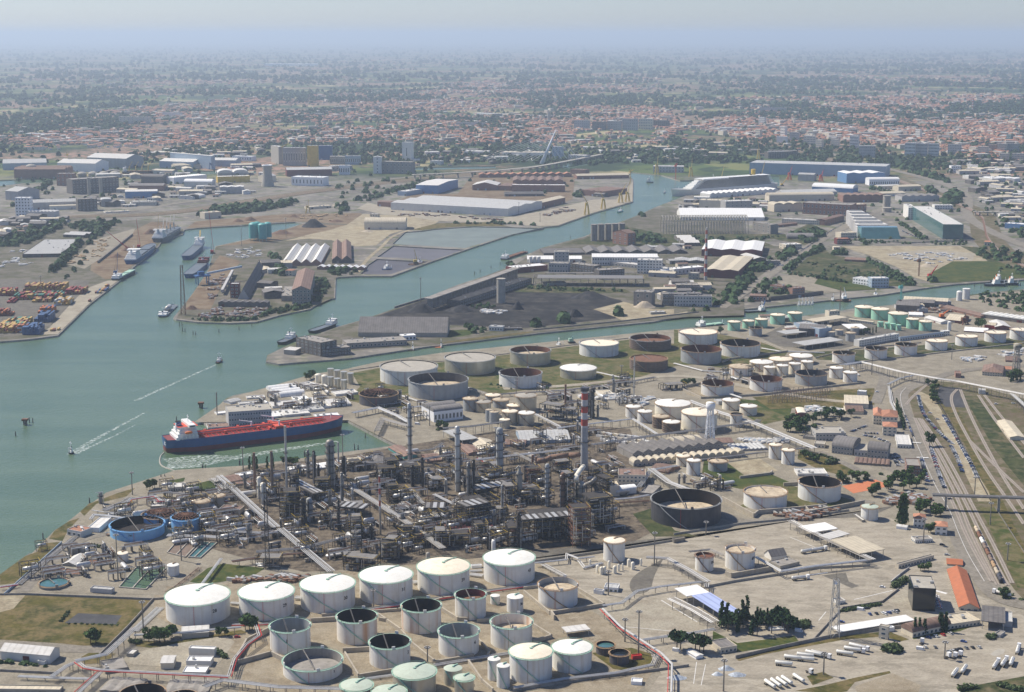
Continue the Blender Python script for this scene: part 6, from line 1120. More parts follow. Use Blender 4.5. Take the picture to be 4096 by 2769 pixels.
for args in(('K',[(1450,-110),(1520,-52),(1680,95),(1835,232)],8,7,6,S42,'straight white pipe rack running past the cream cylinders'),('K',[(1860,240),(1990,350),(2200,525)],7,6,5,S42,'white pipe rack continuing towards tank 30'),('K',[(1370,250),(1560,262),(1740,268),(1840,262)],6,4,3,S42,'white rack behind the settling basins'),('K',[(1110,285),(1340,292),(1640,312)],4,5,4,S42,'low rack in front of the blue tanks'),('K',[(600,180),(625,150),(700,155),(875,178)],5,2,2,S42,'bent white pipes behind the cooling units'),('K',[(610,120),(690,132),(830,140)],5,1.5,1,S42,'single white pipe behind the cooling units'),('G',[(690,1150),(830,1090),(870,1062)],4,7,6,S42,'grey pipe bundle at the shore loading point'),('G',[(800,1160),(870,1075),(1025,1052),(1065,1085)],6,3,3,S42,'rack with one red pipe along the shore','red'),('G',[(1035,1090),(1230,1082),(1240,1100),(1520,1085)],4,2,2,S42,'red pipeline behind the grey concrete tanks','red'),('G',[(1100,1030),(1330,1040),(1560,1020)],5,4,4,S43,'grey rack in front of the shore lawn'),('G',[(1410,935),(1510,1005)],3,9,6,S42,'short wide bundle of white pipes on the lawn'),('K',[(1700,395),(2000,372),(2330,290)],7,5,5,S43,'long dull rack crossing the plant to the red roof'),('K',[(1540,460),(1800,420),(2100,395)],5,4,4,S44,'rusty rack in front of the round boilers'),('K',[(895,900),(702,1075),(502,1120)],7,4.5,4,S42,'white covered pipe bridge crossing the meadow edge'),('K',[(505,1125),(560,1165),(665,1182),(1100,1205),(1520,1226)],6,3,3,S42,'long white and red pipe rack across the bottom left','red'),('K',[(1522,1225),(1560,1105),(1640,1010),(1725,950),(1700,872)],6,3,3,S42,'red-railed pipe rack bending around tank 1','red'),('K',[(890,948),(1150,936),(1600,895)],5,1.6,2,S42,'thin pipe line in front of the pale shed'),('K',[(1355,1290),(1480,1245),(1850,1292),(2330,1305)],5,4,4,S42,'white rack in front of tank 2'),('K',[(665,1190),(510,1330)],5,4,4,S42,'red and white rack running out at the bottom left','red'),('K',[(120,1222),(360,1232),(620,1240)],3,2.5,3,S42,'low white pipes at the bottom left corner'),('K',[(340,1225),(440,1155),(505,1128)],5,3,3,S42,'short rack joining the covered pipe bridge'),('K',[(1065,765),(890,925)],1.2,6,6,S42,'ground-level pipe bundle beside tank 28'),('K',[(1110,665),(1180,620),(1330,500)],2,3,3,S44,'rusty pipes beside the small white tank'),('K',[(1340,612),(1470,440)],4,2,3,S42,'narrow pipe bridge over the lawn'),('K',[(120,612),(330,432),(540,262)],1.5,5,5,S42,'pipe bundle behind the blue shore wall'),('K',[(0,630),(120,612)],3,3,3,S42,'pipes leaving the frame at the left edge','red'),('K',[(1530,735),(1600,740)],2,2,2,S42,'short pipes behind the shrub between the two leftmost huge tanks'),('K',[(1960,700),(2010,702)],2,3,2,S42,'short pipes between the second and third huge tanks'),('K',[(1540,880),(1700,880),(1960,858),(2240,825)],1.5,3,3,S42,'red-edged pipes in front of tank 30','red'),('L',[(150,785),(420,745),(760,690),(1040,650),(1330,610)],2,5,4,S42,'red-edged pipes in front of the numbered tank row','red'),('L',[(500,600),(540,595)],2,3,2,S42,'short white pipes left of the cream-roofed tank'),('L',[(880,545),(965,555)],2,3,2,S42,'short white pipes right of the cream-roofed tank'),('L',[(880,525),(960,520)],2,2,2,S42,'parallel pipes behind tank 43'),('L',[(640,1150),(1000,1090),(1140,1070)],2,4,4,S42,'white pipes between the numbered tank 4 and the slim tanks'),('L',[(190,1240),(370,1215)],2,3,3,S42,'pipes in front of tank 3'),('L',[(1310,470),(1520,448),(1522,410),(1600,440),(1705,428)],4,1.5,2,S42,'stepped white pipes behind tank 43'),('L',[(1350,470),(1510,556)],3,4,4,S42,'short white rack beside the ribbed coolers'),('L',[(1600,450),(1640,500),(1760,470)],2,2,2,S42,'pipes feeding the filter vessels'),('L',[(2050,432),(2190,440),(2330,515),(2460,595)],6,5,5,S42,'white rack beside tank 5N'),('L',[(1760,752),(1885,735),(1990,655),(2150,625),(2460,590)],5,2.5,3,S42,'bent white rack crossing the apron'),('L',[(1752,775),(1870,895),(2140,1070),(2210,1142),(2205,1330)],6,2.5,2,S42,'white and red rack descending to the bottom edge','red'),('L',[(2125,1080),(2095,1145),(1850,1200),(1500,1240),(1170,1300)],3,3.5,4,S42,'long white pipes in front of the twin cone-roofed tanks'),('L',[(2030,980),(2100,970),(2330,935)],5,3,3,S42,'white rack behind the pines'),('J',[(540,428),(712,525),(940,490),(1290,450)],6,2,2,S42,'arched white pipeline from tank 6N to the bays'),('J',[(770,186),(870,240),(1080,340),(1320,448)],7,6,4,S60,'straight white roofed rack beside the loading bays'),('J',[(-20,702),(130,775),(275,862)],7,7,5,S60,'white rack along the pale blue canopy'),('J',[(-30,965),(150,930),(270,908)],5,3,3,S42,'rack entering the pine garden'),('J',[(100,395),(240,380),(330,420)],5,3,3,S43,'rusty rack behind tank 5N'),('J',[(220,600),(216,630)],5,3,3,S42,'short end of the rack at tank 5N'),('H',[(1310,508),(1470,590),(1480,640)],7,4,4,S42,'rack leading from the grey tanks to the chimney'),('H',[(1465,602),(1620,580),(1960,540),(2120,640)],8,3,3,S42,'white pipeline passing the tallest chimney'),('H',[(700,602),(880,590),(1100,560)],9,5,5,S43,'elevated grey rack behind the large canopy'),('H',[(1690,712),(2000,665),(2330,620),(2780,560),(2800,545)],8,6,6,S43,'long grey rack behind the workshops'),('H',[(100,500),(270,465),(400,520),(470,560)],6,5,5,S42,'rack at the tanker bow'),('H',[(260,620),(300,540),(480,590)],6,6,6,S43,'rack loop near the fuel truck'),('H',[(430,470),(570,455),(640,430)],6,3,3,S42,'short rack behind the skeleton-roofed tank'),('H',[(880,335),(1010,380),(1500,352),(1900,302),(2110,262)],4,5,4,S43,'pipeline bordering the grassy tank farm'),('H',[(690,410),(870,335),(760,290)],1.5,2,3,S42,'ground pipes behind the very wide grey tank'),('H',[(420,385),(560,430),(640,470)],2,2,2,S42,'ground pipe beside the skeleton-roofed tank'),('H',[(1720,230),(1880,265)],1,2,2,S42,'ground pipe on the grass near the ringed tanks'),('H',[(1780,0),(1840,0)],1,1,1,S42,'tiny pipe on the canal bank'),('H',[(480,1000),(560,1090),(668,1188),(530,1212)],7,3,3,S41,'silver rack turning behind the dark red roof'),('H',[(90,990),(280,1110),(470,1232),(700,1400)],7,6,6,S42,'long diagonal rack through the plant middle'),('H',[(640,1040),(760,1100),(800,1060)],8,3,3,S42,'white stepped pipes beside the open cooler deck'),('H',[(920,812),(1200,780),(1540,742)],8,5,5,S42,'silver rack behind the thick grey column'),('H',[(940,800),(1060,875),(1120,900)],7,4,4,S42,'rack with red pipe behind the thick grey column','red'),('H',[(1175,765),(1290,820),(1330,840)],8,4,4,S43,'rack to the pair of rusty stacks'),('H',[(130,830),(420,830),(620,800),(800,770)],7,5,5,S43,'rack behind the plant along the brown sheds'),('H',[(690,1230),(860,1210),(1050,1180)],6,2,2,S41,'silver pipe in front of the dark red roof'),('H',[(560,1320),(700,1290),(1000,1260),(1080,1270)],8,5,5,S41,'rack in front of the dark red roof'),('H',[(1840,1075),(1960,1065),(2070,1045)],6,3,3,S42,'rack to the vast black tank'),('H',[(1820,1100),(2070,1085)],4,3,3,S44,'lower rusty rack to the vast black tank'),('H',[(2080,870),(2200,960),(2330,1010),(2420,1050)],6,6,6,S42,'white rack descending past the rust-brown roof'),('H',[(2000,995),(2080,880),(2260,850)],6,4,4,S42,'rack behind the cream plant office'),('H',[(500,760),(640,740),(700,700)],6,3,3,S43,'short rack beside the slim silver column'),('H',[(0,1050),(110,1110),(200,1130)],6,4,4,S42,'short rack behind the banded slim chimney'),('I',[(100,668),(300,745),(545,822),(730,900),(935,985)],8,7,6,S42,'main white pipe rack running past the office quarter'),('I',[(170,1062),(400,1035),(640,1005)],5,2,2,S43,'pipeline in front of the scalloped roofs'),('I',[(640,1000),(800,990),(930,975)],6,3,3,S43,'short rack at the pair of white tanks'),('I',[(0,420),(190,470),(370,480)],2,2,2,S42,'ground pipes in the middle tank field'),('I',[(375,625),(450,650)],5,2,2,S42,'short bridge beside the grey shed'),('I',[(1135,432),(1245,412),(1500,476),(1750,522),(1880,540),(2330,628)],10,6,6,S42,'long pipe bridge crossing the avenue and tracks'),('I',[(2240,620),(2330,700),(2400,760)],9,5,5,S42,'branch of the long pipe bridge at the frame edge'),('I',[(1420,560),(1500,520),(1590,500)],5,3,3,S42,'curved pipes beside the avenue'),('I',[(1425,570),(1440,680),(1470,740)],3,2,3,S42,'pipes bordering the avenue wall'),('I',[(1100,430),(1240,412)],8,3,3,S42,'start of the long pipe bridge at the white tanks'),('I',[(580,320),(700,340),(1000,350)],1.5,2,2,S42,'white ground pipes behind the striped tank'),('I',[(1180,445),(1230,500)],2,2,3,S42,'ground pipes beside the small white tanks')):
 rack(*args)
rack('J',[(1715,12),(1900,20),(2420,36)],14,5,4,S43,'dark conveyor-like pipe bridge on concrete piers over the tracks',sup=55,deck=S67,bm=S66)
def skid(kind):
 nm,mt,cat_=(('pump_skid',S39,'pump skid'),('horizontal_drum',S42,'drum'),('heat_exchanger',S43,'heat exchanger'),('upright_vessel',S39,S143),('pipe_loop',S42,'pipe loop'),('pipe_module',S40,'steel frame'))[kind]
 t=thing(nm,'',cat_);rr=random.Random(kind)
 if kind==0:
  MB().use(S66).box(0,0,0,9,4,.4).build('plinth',t)
  for i in range(4):MB().use(S39 if i%2 else S44).box(-3+i*2,0,.4,1.2,2.4,1.3).build('pump',t)
  MB().use(S42).tube((-4,1,2.5),(4,1,2.5),.25).tube((-4,1,.4),(-4,1,2.5),.25).tube((4,1,.4),(4,1,2.5),.25).build('header_pipe',t)
 elif kind==1:
  MB().use(S42).lathe([(.1,-5.4),(1.2,-5),(1.6,-4.2),(1.6,4.2),(1.2,5),(.1,5.4)],12).build('drum',t,(0,0,3)).rotation_euler=(0,PI/2,0)
  for s in(-3,3):MB().use(S66).box(s,0,0,.8,2.6,2).build('saddle',t)
 elif kind==2:
  for z in(1.5,3.4):MB().use(S43).tube((-4,0,z),(4,0,z),.8,8).tube((-4.3,0,z),(-3.8,0,z),1,8).build(S112,t)
  [MB().use(S40).box(x,0,0,.5,2.2,4).build('cradle',t)for x in(-2.5,2.5)]
 elif kind==3:
  MB().use(S39).lathe([(1.3,0),(1.3,8),(.8,8.8),(.1,9)],10).build(S112,t);MB().use(S40).lathe([(1.3,6),(2.3,6),(2.3,6.2),(1.3,6.2)],8,smooth=False).build(S142,t);MB().use(S42).tube((1.8,0,0),(1.8,0,9),.25).tube((1.8,0,9),(-3,0,9),.25).build(S116,t)
 elif kind==4:
  for i in range(4):MB().use((S42,S43,S44,S41)[i]).tube((-7,i*1.1,.5),(-7,i*1.1,4+i*.3),.25).tube((-7,i*1.1,4+i*.3),(7-i,i*1.1,4+i*.3),.25).tube((7-i,i*1.1,4+i*.3),(7-i,i*1.1,.5),.25).build(S42,t)
  MB().use(S40).box(-3,1.5,0,.3,5,3.7).box(3,1.5,0,.3,5,3.7).build(S144,t)
 else:
  q=MB().use(S40)
  for x in(-5,0,5):
   for y in(-3,3):q.box(x,y,0,.35,.35,8)
  for z in(4,8):q.box(0,-3,z-.3,10,.3,.35);q.box(0,3,z-.3,10,.3,.35);[q.box(x,0,z,.35,6,.2)for x in(-5,-2.5,0,2.5,5)]
  q.build(S114,t);MB().use(S47).box(0,-3,9,10,.12,.12).box(5,0,9,.12,6,.12).build('handrail',t);MB().use(S42).tube((-4,-1,5.2),(4,-1,5.2),1,8).build('drum',t);MB().use(S43).cyl(2,1,4,1,3).build(S143,t)
 return t
AR=[('W',[(500,1110),(600,1080),(760,1050),(905,1035),(1250,975),(1400,985),(1420,1110),(1410,1225),(1130,1245),(900,1270),(690,1280),(580,1250),(430,1215),(340,1170)],430,'in the process area',1),('W',[(230,1130),(500,1100),(560,1250),(420,1240),(180,1215)],42,'behind the blue tanks',2),('W',[(90,1240),(330,1240),(360,1320),(60,1320)],34,'at the water treatment basins',3),('W',[(1230,890),(1420,860),(1460,930),(1300,960)],36,'behind the tallest chimney',4),('W',[(800,870),(960,920),(1000,960),(880,950)],16,'near the tanker bow',5),('W',[(560,905),(700,870),(800,890),(820,920),(560,950)],40,'on the island roofs',6),('I',[(0,1200),(180,1200),(380,1240),(350,1290),(0,1240)],14,'beside the vast black tank',7),('W',[(1600,840),(1760,830),(1730,870),(1600,880)],12,'among the cream tanks',8)]
d_=(base('K',1970,330)-base('G',1520,975));GA=math.atan2(d_.y,d_.x)
SK=['low pump row with rusty motors','horizontal silver drum on saddles','pair of stacked exchanger tubes','upright grey vessel with one platform','bundle of looping pipes','dark open frame holding a drum']
for k,pg,n,where,sd in AR:
 rr=random.Random(sd);c=0;xs=[p[0]for p in pg];ys=[p[1]for p in pg]
 while c<n:
  u,v=rr.uniform(min(xs),max(xs)),rr.uniform(min(ys),max(ys))
  if not inside((u,v),pg):continue
  reg(k);p=pt(u,v);kd=rr.choice([0,1,2,3,4,4,4,5,5]);c+=1
  inst(('skid',kd),lambda:skid(kd),(p.x,p.y,.05),GA+rr.choice([0,PI/2,PI/2])+rr.uniform(-.04,.04),SK[kd]+' '+where,'small equipment '+where,sc=rr.uniform(.8,1.5),zs=rr.uniform(.8,1.7))
reg('L')
for i,(u,v,w_)in enumerate(((1727,540,24),(1752,552,24),(1772,548,24),(1803,510,20),(1840,545,26),(1866,530,14),(1893,525,12),(1935,500,26),(1960,520,26),(1676,500,16),(2014,495,14))):
 column('L',u,w_,v-48,v,S19,'cream filter vessel beside the single white tank, '+['first',S118,'third','fourth','fifth','sixth','seventh','eighth','ninth','tenth','last'][i]+' in order',0,name='filter_vessel',cat=S143,group='cream filter vessels',pipe=False)
def water_tower(k,u,vt,vb,wt,label,m,letters=None,drum=.13):
 p=base(k,u,vb);h=(vb-vt)*vpp(u,vb);R=wt/2*mpp(u,vb);t=thing('water_tower',label,'water tower',(p.x,p.y,0))
 q=MB().use(m);n=8
 for i in range(n):
  a0,a1=2*PI*i/n,2*PI*(i+1)/n
  for s in range(6):
   f0,f1=s/6,(s+1)/6;r0,r1=R*(1.15-.5*f0),R*(1.15-.5*f1);z0,z1=h*.82*f0,h*.82*f1
   q.beam((r0*math.cos(a0),r0*math.sin(a0),z0),(r1*math.cos(a0),r1*math.sin(a0),z1),.6,.6)
   q.beam((r1*math.cos(a0),r1*math.sin(a0),z1),(r1*math.cos(a1),r1*math.sin(a1),z1),.4,.4)
   q.beam((r0*math.cos(a0),r0*math.sin(a0),z0),(r1*math.cos(a1),r1*math.sin(a1),z1),.3,.3)
 q.build('lattice_legs',t)
 MB().use(m).lathe([(R*.5,h*.80),(R,h*.86),(R,h*.98),(R*.2,h)],16,cap1=True).build('tank',t)
 MB().use(S47).lathe([(R+.4,h*.985),(R+.5,h*.985),(R+.5,h*.985+.3)],16,smooth=False).build('railing',t)
 if letters:text_obj(letters,h*.085,S73,S110,t,(0,-R-.15,h*.885),0,.05)
water_tower('I',236,678,968,62,'white water tower on slender concrete lattice legs',S49)
water_tower('I',2268,288,508,52,'grey lattice water tower lettered IROM at the frame edge',S66,'IROM')
def mast(k,u,vt,vb,label,w=3.0,m=S39,lamps=False,lattice=True,name='mast',cat='mast',group=None,dish=False):
 p=base(k,u,vb);h=(vb-vt)*vpp(u,vb);t=thing(name,label,cat,(p.x,p.y,0),0,group);q=MB().use(m)
 if lattice:
  n=max(6,int(h/w/1.3))
  for i in range(n):
   f0,f1=i/n,(i+1)/n;a,b=w/2*(1.25-.6*f0),w/2*(1.25-.6*f1)
   c0=[(sx*a,sy*a,h*f0)for sx,sy in((-1,-1),(1,-1),(1,1),(-1,1))];c1=[(sx*b,sy*b,h*f1)for sx,sy in((-1,-1),(1,-1),(1,1),(-1,1))]
   for j in range(4):
    q.beam(c0[j],c1[j],.1*w,.1*w);q.beam(c0[j],c1[(j+1)%4],.06*w,.06*w);q.beam(c1[j],c1[(j+1)%4],.16,.16)
  q.build('lattice',t)
 else:q.lathe([(w/2,0),(w/3,h)],8,cap1=True).build('pole',t)
 if lamps:
  g=MB().use(S40).lathe([(.2,h),(1.6,h),(1.6,h+.3)],8,cap1=True)
  for i in range(6):g.use(S41).box(1.7*math.cos(i*PI/3),1.7*math.sin(i*PI/3),h-.3,.8,.8,.9)
  g.build('lamp_head',t)
 if dish:
  for z,a in((.97,-2),(.9,-.3),(.72,-.6)):MB().use(S49).lathe([(.2,0),(1.4,.5)],12,cap0=True).build('dish',t,(1.9*math.cos(a),1.9*math.sin(a),h*z)).rotation_euler=(0,PI/2,a)
  MB().use(S39).cyl(0,0,h,.15,h*.18,6).build('antenna',t)
mast('J',1062,590,965,'tall lattice radio mast with white dishes on the apron',5,S41,dish=True)
mast('J',1078,615,770,'slim white pole beside the radio mast',1,S41,lattice=False)
mast('K',1778,-70,515,'very tall thin dark mast in front of the plant',2.6,S40)
for i,(k,u,vt,vb,lb)in enumerate((('J',1795,1000,1115,'beside the parked tractors'),('J',992,1075,1218,'beside the parked tank trailers'),('J',328,1125,1330,'beside the plastic-covered heaps'),('J',1655,180,345,'beside the white roadside house'),('L',1998,802,1080,'beside the red pump house'),('L',1908,850,1000,'with white lamp heads by the red pipes'),('L',2103,275,495,'beside the grey repair patch'),('L',1798,530,690,'beside the two apron cabins'),('L',240,655,775,'in front of tank 31'),('L',598,1035,1135,'between tanks 3 and 4'),('K',1205,300,460,'at the settling basins'),('K',955,735,970,'beside tank 28'),('K',785,290,590,'at the treatment plant'),('G',880,900,1050,'on the shore'),('G',1615,735,890,'on the dock quay'),('H',36,650,830,'at the dock corner'),('H',1186,290,372,'beside the wide white open tank'),('H',1885,190,290,'near the ringed tanks'),('I',1312,370,500,'at the long pipe bridge'),('I',1995,1180,1300,'between the car rows'),('J',2098,75,225,'at the green rail field'),('J',2213,345,460,'on the green rail field'),('E',553,852,1015,'on the coal quay'),('E',1204,352,430,'in front of the steel warehouse'),('E',1345,420,480,'on the steel yard'),('D',1900,455,580,'on the ore bank'),('D',1605,505,640,'near the teal silos'),('D',277,840,985,'among the container stacks'),('J',212,200,290,'beside the vast black tank'),('I',1843,300,400,'below the diagonal tank row'),('H',612,460,590,'at the white vaulted hall'))):
 mast(k,u,vt,vb,'tall floodlight pole '+lb,1.1,S39,lamps=True,lattice=False,name='floodlight_pole',cat='light pole',group='floodlight poles')
def wall(k,pts,h,th,m,label,name='bund_wall',cat='wall'):
 reg(k);P=[pt(*q)for q in pts];c=P[0].copy();t=thing(name,label,cat,c)
 if m==S68:h*=1.5;th=1.1
 for a,b in zip(P,P[1:]):
  d=b-a;q=MB().use(m).box(0,0,0,d.length+th*.9,th,h);q.build('segment',t,(a+d/2)-c,math.atan2(d.y,d.x))
for a in(('L',[(1240,680),(1410,820),(1770,765),(1590,655)],2.2,.8,S68,'square bund wall around the tank beside the apron'),('L',[(1440,855),(1420,825)],3,.8,S68,'short end wall at the bund corner'),('L',[(270,830),(420,935),(490,1020),(650,1150),(900,1105)],2.2,.8,S68,'bund wall winding around tank 4'),('L',[(690,790),(800,860),(860,860)],2.2,.8,S68,'bund wall below the maroon-lined tank'),('L',[(280,860),(330,870)],2.2,.8,S68,'short bund wall beside the rust-streaked tank'),('L',[(1300,900),(1420,975),(1300,1010)],2.2,.8,S68,'bund wall corner above the twin cone-roofed tanks'),('L',[(40,1070),(210,1060)],2.5,.8,S68,'bund wall between tanks 2 and 3'),('L',[(930,870),(1010,865)],2.2,.8,S68,'short bund wall behind tank 4'),('L',[(900,960),(1010,1080),(1000,1100)],2.2,.8,S68,'bund wall right of tank 4'),('L',[(870,1140),(960,1270),(1030,1330)],2,.8,S68,'bund wall left of the slim twin tanks'),('L',[(50,1090),(140,1240),(380,1200)],2.2,.8,S68,'bund wall around tank 3'),('L',[(-100,830),(400,795),(700,720),(1010,680)],1.8,.8,S68,'long bund wall in front of the numbered tank row'),('L',[(1240,650),(1330,640)],1.8,.8,S68,'short wall beside the maroon-lined tank'),('K',[(1540,1190),(1640,1010),(1800,930)],3,.8,S68,'tall bund wall left of tank 1'),('K',[(1580,1150),(1800,1090),(1880,1130)],2.5,.8,S68,'bund wall between tanks 1 and 2'),('K',[(2070,870),(2230,860)],2.5,.8,S68,'bund wall right of tank 1'),('K',[(0,690),(170,688),(1010,722),(1105,715)],2.2,.5,S67,'long grey wall above the meadow'),('K',[(1015,725),(850,905),(660,1095)],2.4,.5,S67,'grey wall descending along the meadow'),('K',[(-20,1195),(380,1215)],2.2,.5,S67,'low wall at the bottom left'),('K',[(30,690),(240,500),(410,345)],2.5,.4,S57,'bluish shore wall along the left bank'),('J',[(410,1112),(700,1045),(1030,975),(1250,940),(1540,905)],3,.5,S67,'long grey boundary wall behind the tank trailers'),('J',[(220,640),(400,605),(720,555),(755,550),(955,515),(1300,498)],2.6,.5,S66,'low white wall beside tanks 5N and 6N'),('J',[(345,560),(380,575),(640,530),(600,470)],3,.6,S68,'bund wall around tank 6N'),('J',[(1440,610),(1500,560),(1560,515)],2.4,.5,S52,'curved grey fence behind the hedge'),('J',[(930,985),(1070,830),(1120,780),(1380,740),(1490,655)],2.2,.5,S67,'zigzag wall beside the radio mast'),('J',[(0,290),(440,220),(760,190),(1160,130)],2.4,.5,S66,'long wall above the truck terminal'),('J',[(530,175),(560,150),(870,125),(1010,110)],3,.6,S68,'bund wall below the brownish-roofed tank'),('J',[(320,60),(530,175)],3,.6,S68,'bund wall right of the vast black tank'),('J',[(870,120),(900,155),(1260,85)],3,.6,S68,'bund wall below the tank by the tennis courts'),('L',[(1310,470),(1800,400),(2240,330)],2.4,.5,S66,'long wall between the plant and the white tanks'),('L',[(1170,1330),(1750,1240),(2150,1190),(2330,1165)],2.4,.5,S67,'boundary wall at the bottom of the tank field'),('I',[(50,600),(180,660),(560,640),(1240,560)],2,.6,S68,'bund wall in front of the middle tank field'),('I',[(60,590),(180,560)],2,.6,S68,'short bund wall left of the middle tank field'),('I',[(720,520),(1020,470),(1200,480)],2,.6,S68,'bund wall behind the grey dark tank'),('I',[(320,420),(370,400),(750,350),(600,290)],2,.6,S68,'bund wall around the striped tank'),('I',[(940,390),(1200,330),(1640,290)],2,.6,S66,'low wall behind the diagonal tank row'),('I',[(1010,440),(1400,400),(2330,290)],1.4,.6,S68,'low wall below the diagonal tank row'),('I',[(1440,610),(1455,690),(1500,760)],2.4,.5,S50,'white wall beside the avenue'),('I',[(1760,690),(1850,850),(2000,1150),(2100,1340)],2,.3,S40,'dark fence between the car rows and the tracks'),('J',[(2130,110),(2330,420),(2420,600)],2,.3,S39,'blue-grey fence along the green rail field'),('I',[(440,1190),(640,1165),(650,1150)],2,.6,S68,'bund wall on the grass by the white slab'),('I',[(730,1240),(820,1235)],2.5,.6,S68,'bund wall left of the tank by the tennis courts'),('H',[(80,225),(290,195),(700,163),(1060,122),(1480,64),(1930,10)],1.6,.5,S66,'canal embankment wall of the tank farm'),('E',[(1300,1200),(1900,1140),(2400,1080)],2,.6,S67,'old wall along the canal side of the coal yard'),('D',[(650,752),(880,568)],4,1.5,S53,'long black retaining wall of the ore yard'),('E',[(380,1052),(600,985)],3,1,S67,'quay wall of the coal yard'),('F',[(1180,600),(1560,620),(2000,600)],2,.6,S66,'long wall in front of the glass offices')):
 wall(*a)
for o in C.objects:
 if o.name.startswith('bund_wall')and o.type=='EMPTY'and('fence'in o[S16]):o.name='fence';o[S17]='fence'
# ships and boats
def ptw(u,v):return pt(u,v,WATER_Z)
def ship(k,S,B_,beam,fb,red,label,hull=S74,deck=S77,castle=(.02,.14,4),funnel=S49,hatches=0,hm=S35,cranes=0,cm=S48,name='cargo_ship',cat='ship',blunt=.18,castle_m=S78,near=True,group=None,L_=None):
 """S, B_ are the stern and bow waterline pixels of the side facing the camera"""
 reg(k);a,b=ptw(*S),ptw(*B_);ax=(b-a)
 if L_:b=a+ax.normalized()*L_
 ax=b-a;L=ax.length;ax.normalize();nr=Vector((-ax.y,ax.x,0))
 if nr.dot(Vector((a.x,a.y,0)))<0:nr=-nr
 c=(a+b)/2+nr*beam/2;rz=math.atan2(ax.y,ax.x)
 t=thing(name,label,cat,(c.x,c.y,WATER_Z),rz,group)
 N=22;vs=[];rows=[-1.0,red,fb]
 st=[]
 for i in range(N+1):
  f=i/N;x=-L/2+L*f
  w=beam/2*(min(1,.72+f/.12*.28)if f<.12 else 1 if f<1-blunt else math.sqrt(max(0,1-((f-1+blunt)/blunt)**2))*.97+.03)
  wl=w*(.96 if.1<f<1-blunt*1.4 else.96*max(.05,(1-max(0,f-1+blunt*1.4)/(blunt*1.4))**.7)if f>=.1 else w/beam*1.6)
  sh=fb*(1+.16*max(0,(f-.86)/.14)+.03*max(0,(.1-f)/.1));rk=L*.012*max(0,(f-.9)/.1)
  st.append((x,w,min(w,wl),sh,rk))
 def skin(m,z0,z1):
  q=MB().use(m);v=[]
  for x,w,wl,sh,rk in st:
   for z in(z0,z1):
    zz=sh if z=='d'else z;fz=max(0,zz/fb);ww=wl+(w-wl)*min(1,fz)
    v+=[(x+rk*fz,-ww,zz),(x+rk*fz,ww,zz)]
  fs=[]
  for i in range(N):
   o=i*4;fs+=[(o,o+4,o+6,o+2),(o+5,o+1,o+3,o+7)]
  fs+=[(0,2,3,1),(N*4,N*4+1,N*4+3,N*4+2)]
  q.add(v,fs,True);return q
 skin(hull if not red else S75,-1.0,red if red else.8).build('boot_top',t)
 skin(hull,red if red else.8,'d').build('hull',t)
 q=MB().use(deck);v=[]
 for x,w,wl,sh,rk in st:v+=[(x+rk,-w+.1,sh-.6),(x+rk,w-.1,sh-.6)]
 q.add(v,[(i*2,i*2+2,i*2+3,i*2+1)for i in range(N)]).build('deck',t)
 x0,x1,fl=castle;xa=-L/2+L*x0;xb=-L/2+L*x1;cw=beam*.86;z=fb-.6;dz=max(2.6,beam*.095)
 q=MB().use(castle_m)
 for i in range(fl):
  s=1-.09*i;ln=(xb-xa)*(1-.1*i);q.box(xb-ln/2-(xb-xa)*.02*i,0,z+i*dz,ln,cw*s,dz)
 q.box(xb-(xb-xa)*.28,0,z+fl*dz,(xb-xa)*.3,beam*.95,dz*.9);top=z+(fl+.9)*dz
 su=q.build('superstructure',t)
 wb_=MB().use(S71).box(xb-(xb-xa)*.12,0,z+fl*dz+dz*.3,.3,beam*.8,dz*.35).box(xb-(xb-xa)*.28,-beam*.476,z+fl*dz+dz*.3,(xb-xa)*.22,.3,dz*.35).build('bridge_window',su)
 fx=xa+(xb-xa)*.25;MB().use(funnel).lathe([(beam*.11,z+dz*(fl-1.5)),(beam*.085,top+dz*.3)],10,fx,0,cap1=True).build('funnel',t)
 MB().use(S73).lathe([(beam*.087,top+dz*.3),(beam*.08,top+dz*.7)],10,fx,0,cap1=True).build('funnel_top',t)
 MB().use(S49).box(xb-(xb-xa)*.3,0,top,.5,.5,dz*2.6).box(xb-(xb-xa)*.3,0,top+dz*1.9,.4,5,.3).build('mast',t)
 MB().use(S49).box(L*.44,0,fb,.5,.5,dz*2).build('fore_mast',t)
 for i in range(hatches):
  n0=xb+L*.02;ln=(L*.42-n0)/hatches;MB().use(hm).box(n0+ln*(i+.5),0,fb-.6,ln*.86,beam*.72,1.8).build('hatch_cover',t)
 for i in range(cranes):
  x=xb+(L*.4-xb)*(i+.5)/cranes;q=MB().use(cm).cyl(x,0,fb,beam*.06,beam*.55,8);q.beam((x,0,fb+beam*.5),(x+L*.1,beam*.1,fb+beam*1.1),1.2,1.2);q.beam((x,0,fb+beam*.55),(x+L*.1,beam*.1,fb+beam*1.1),.3,.3);q.build('deck_crane',t)
 t[S145]=[L,beam,fb,xb];return t
T3=(600,1550,2.734)
tk=ship(T3,(212,738),(2150,500),31,13.2,4.6,'long red-decked oil tanker with blue hull moored in the dock',castle=(.045,.165,4),funnel=S49,deck=S75,name='oil_tanker',cat='tanker')
L,beam,fb,xb=tk[S145];del tk[S145]
q=MB().use('red')
for x in[xb+5+i*5.2 for i in range(int((L*.43-xb-8)/5.2))]:q.box(x,0,fb-.6,.5,beam*.9,.7)
q.build('deck_frame',tk)
for y in(-6,-3.5,-1.2,1.2,3.5,6):MB().use(S45 if y not in(-1.2,3.5)else S41).tube((xb+3,y,fb+1.6),(L*.40,y,fb+1.6),.38).build('cargo_pipe',tk)
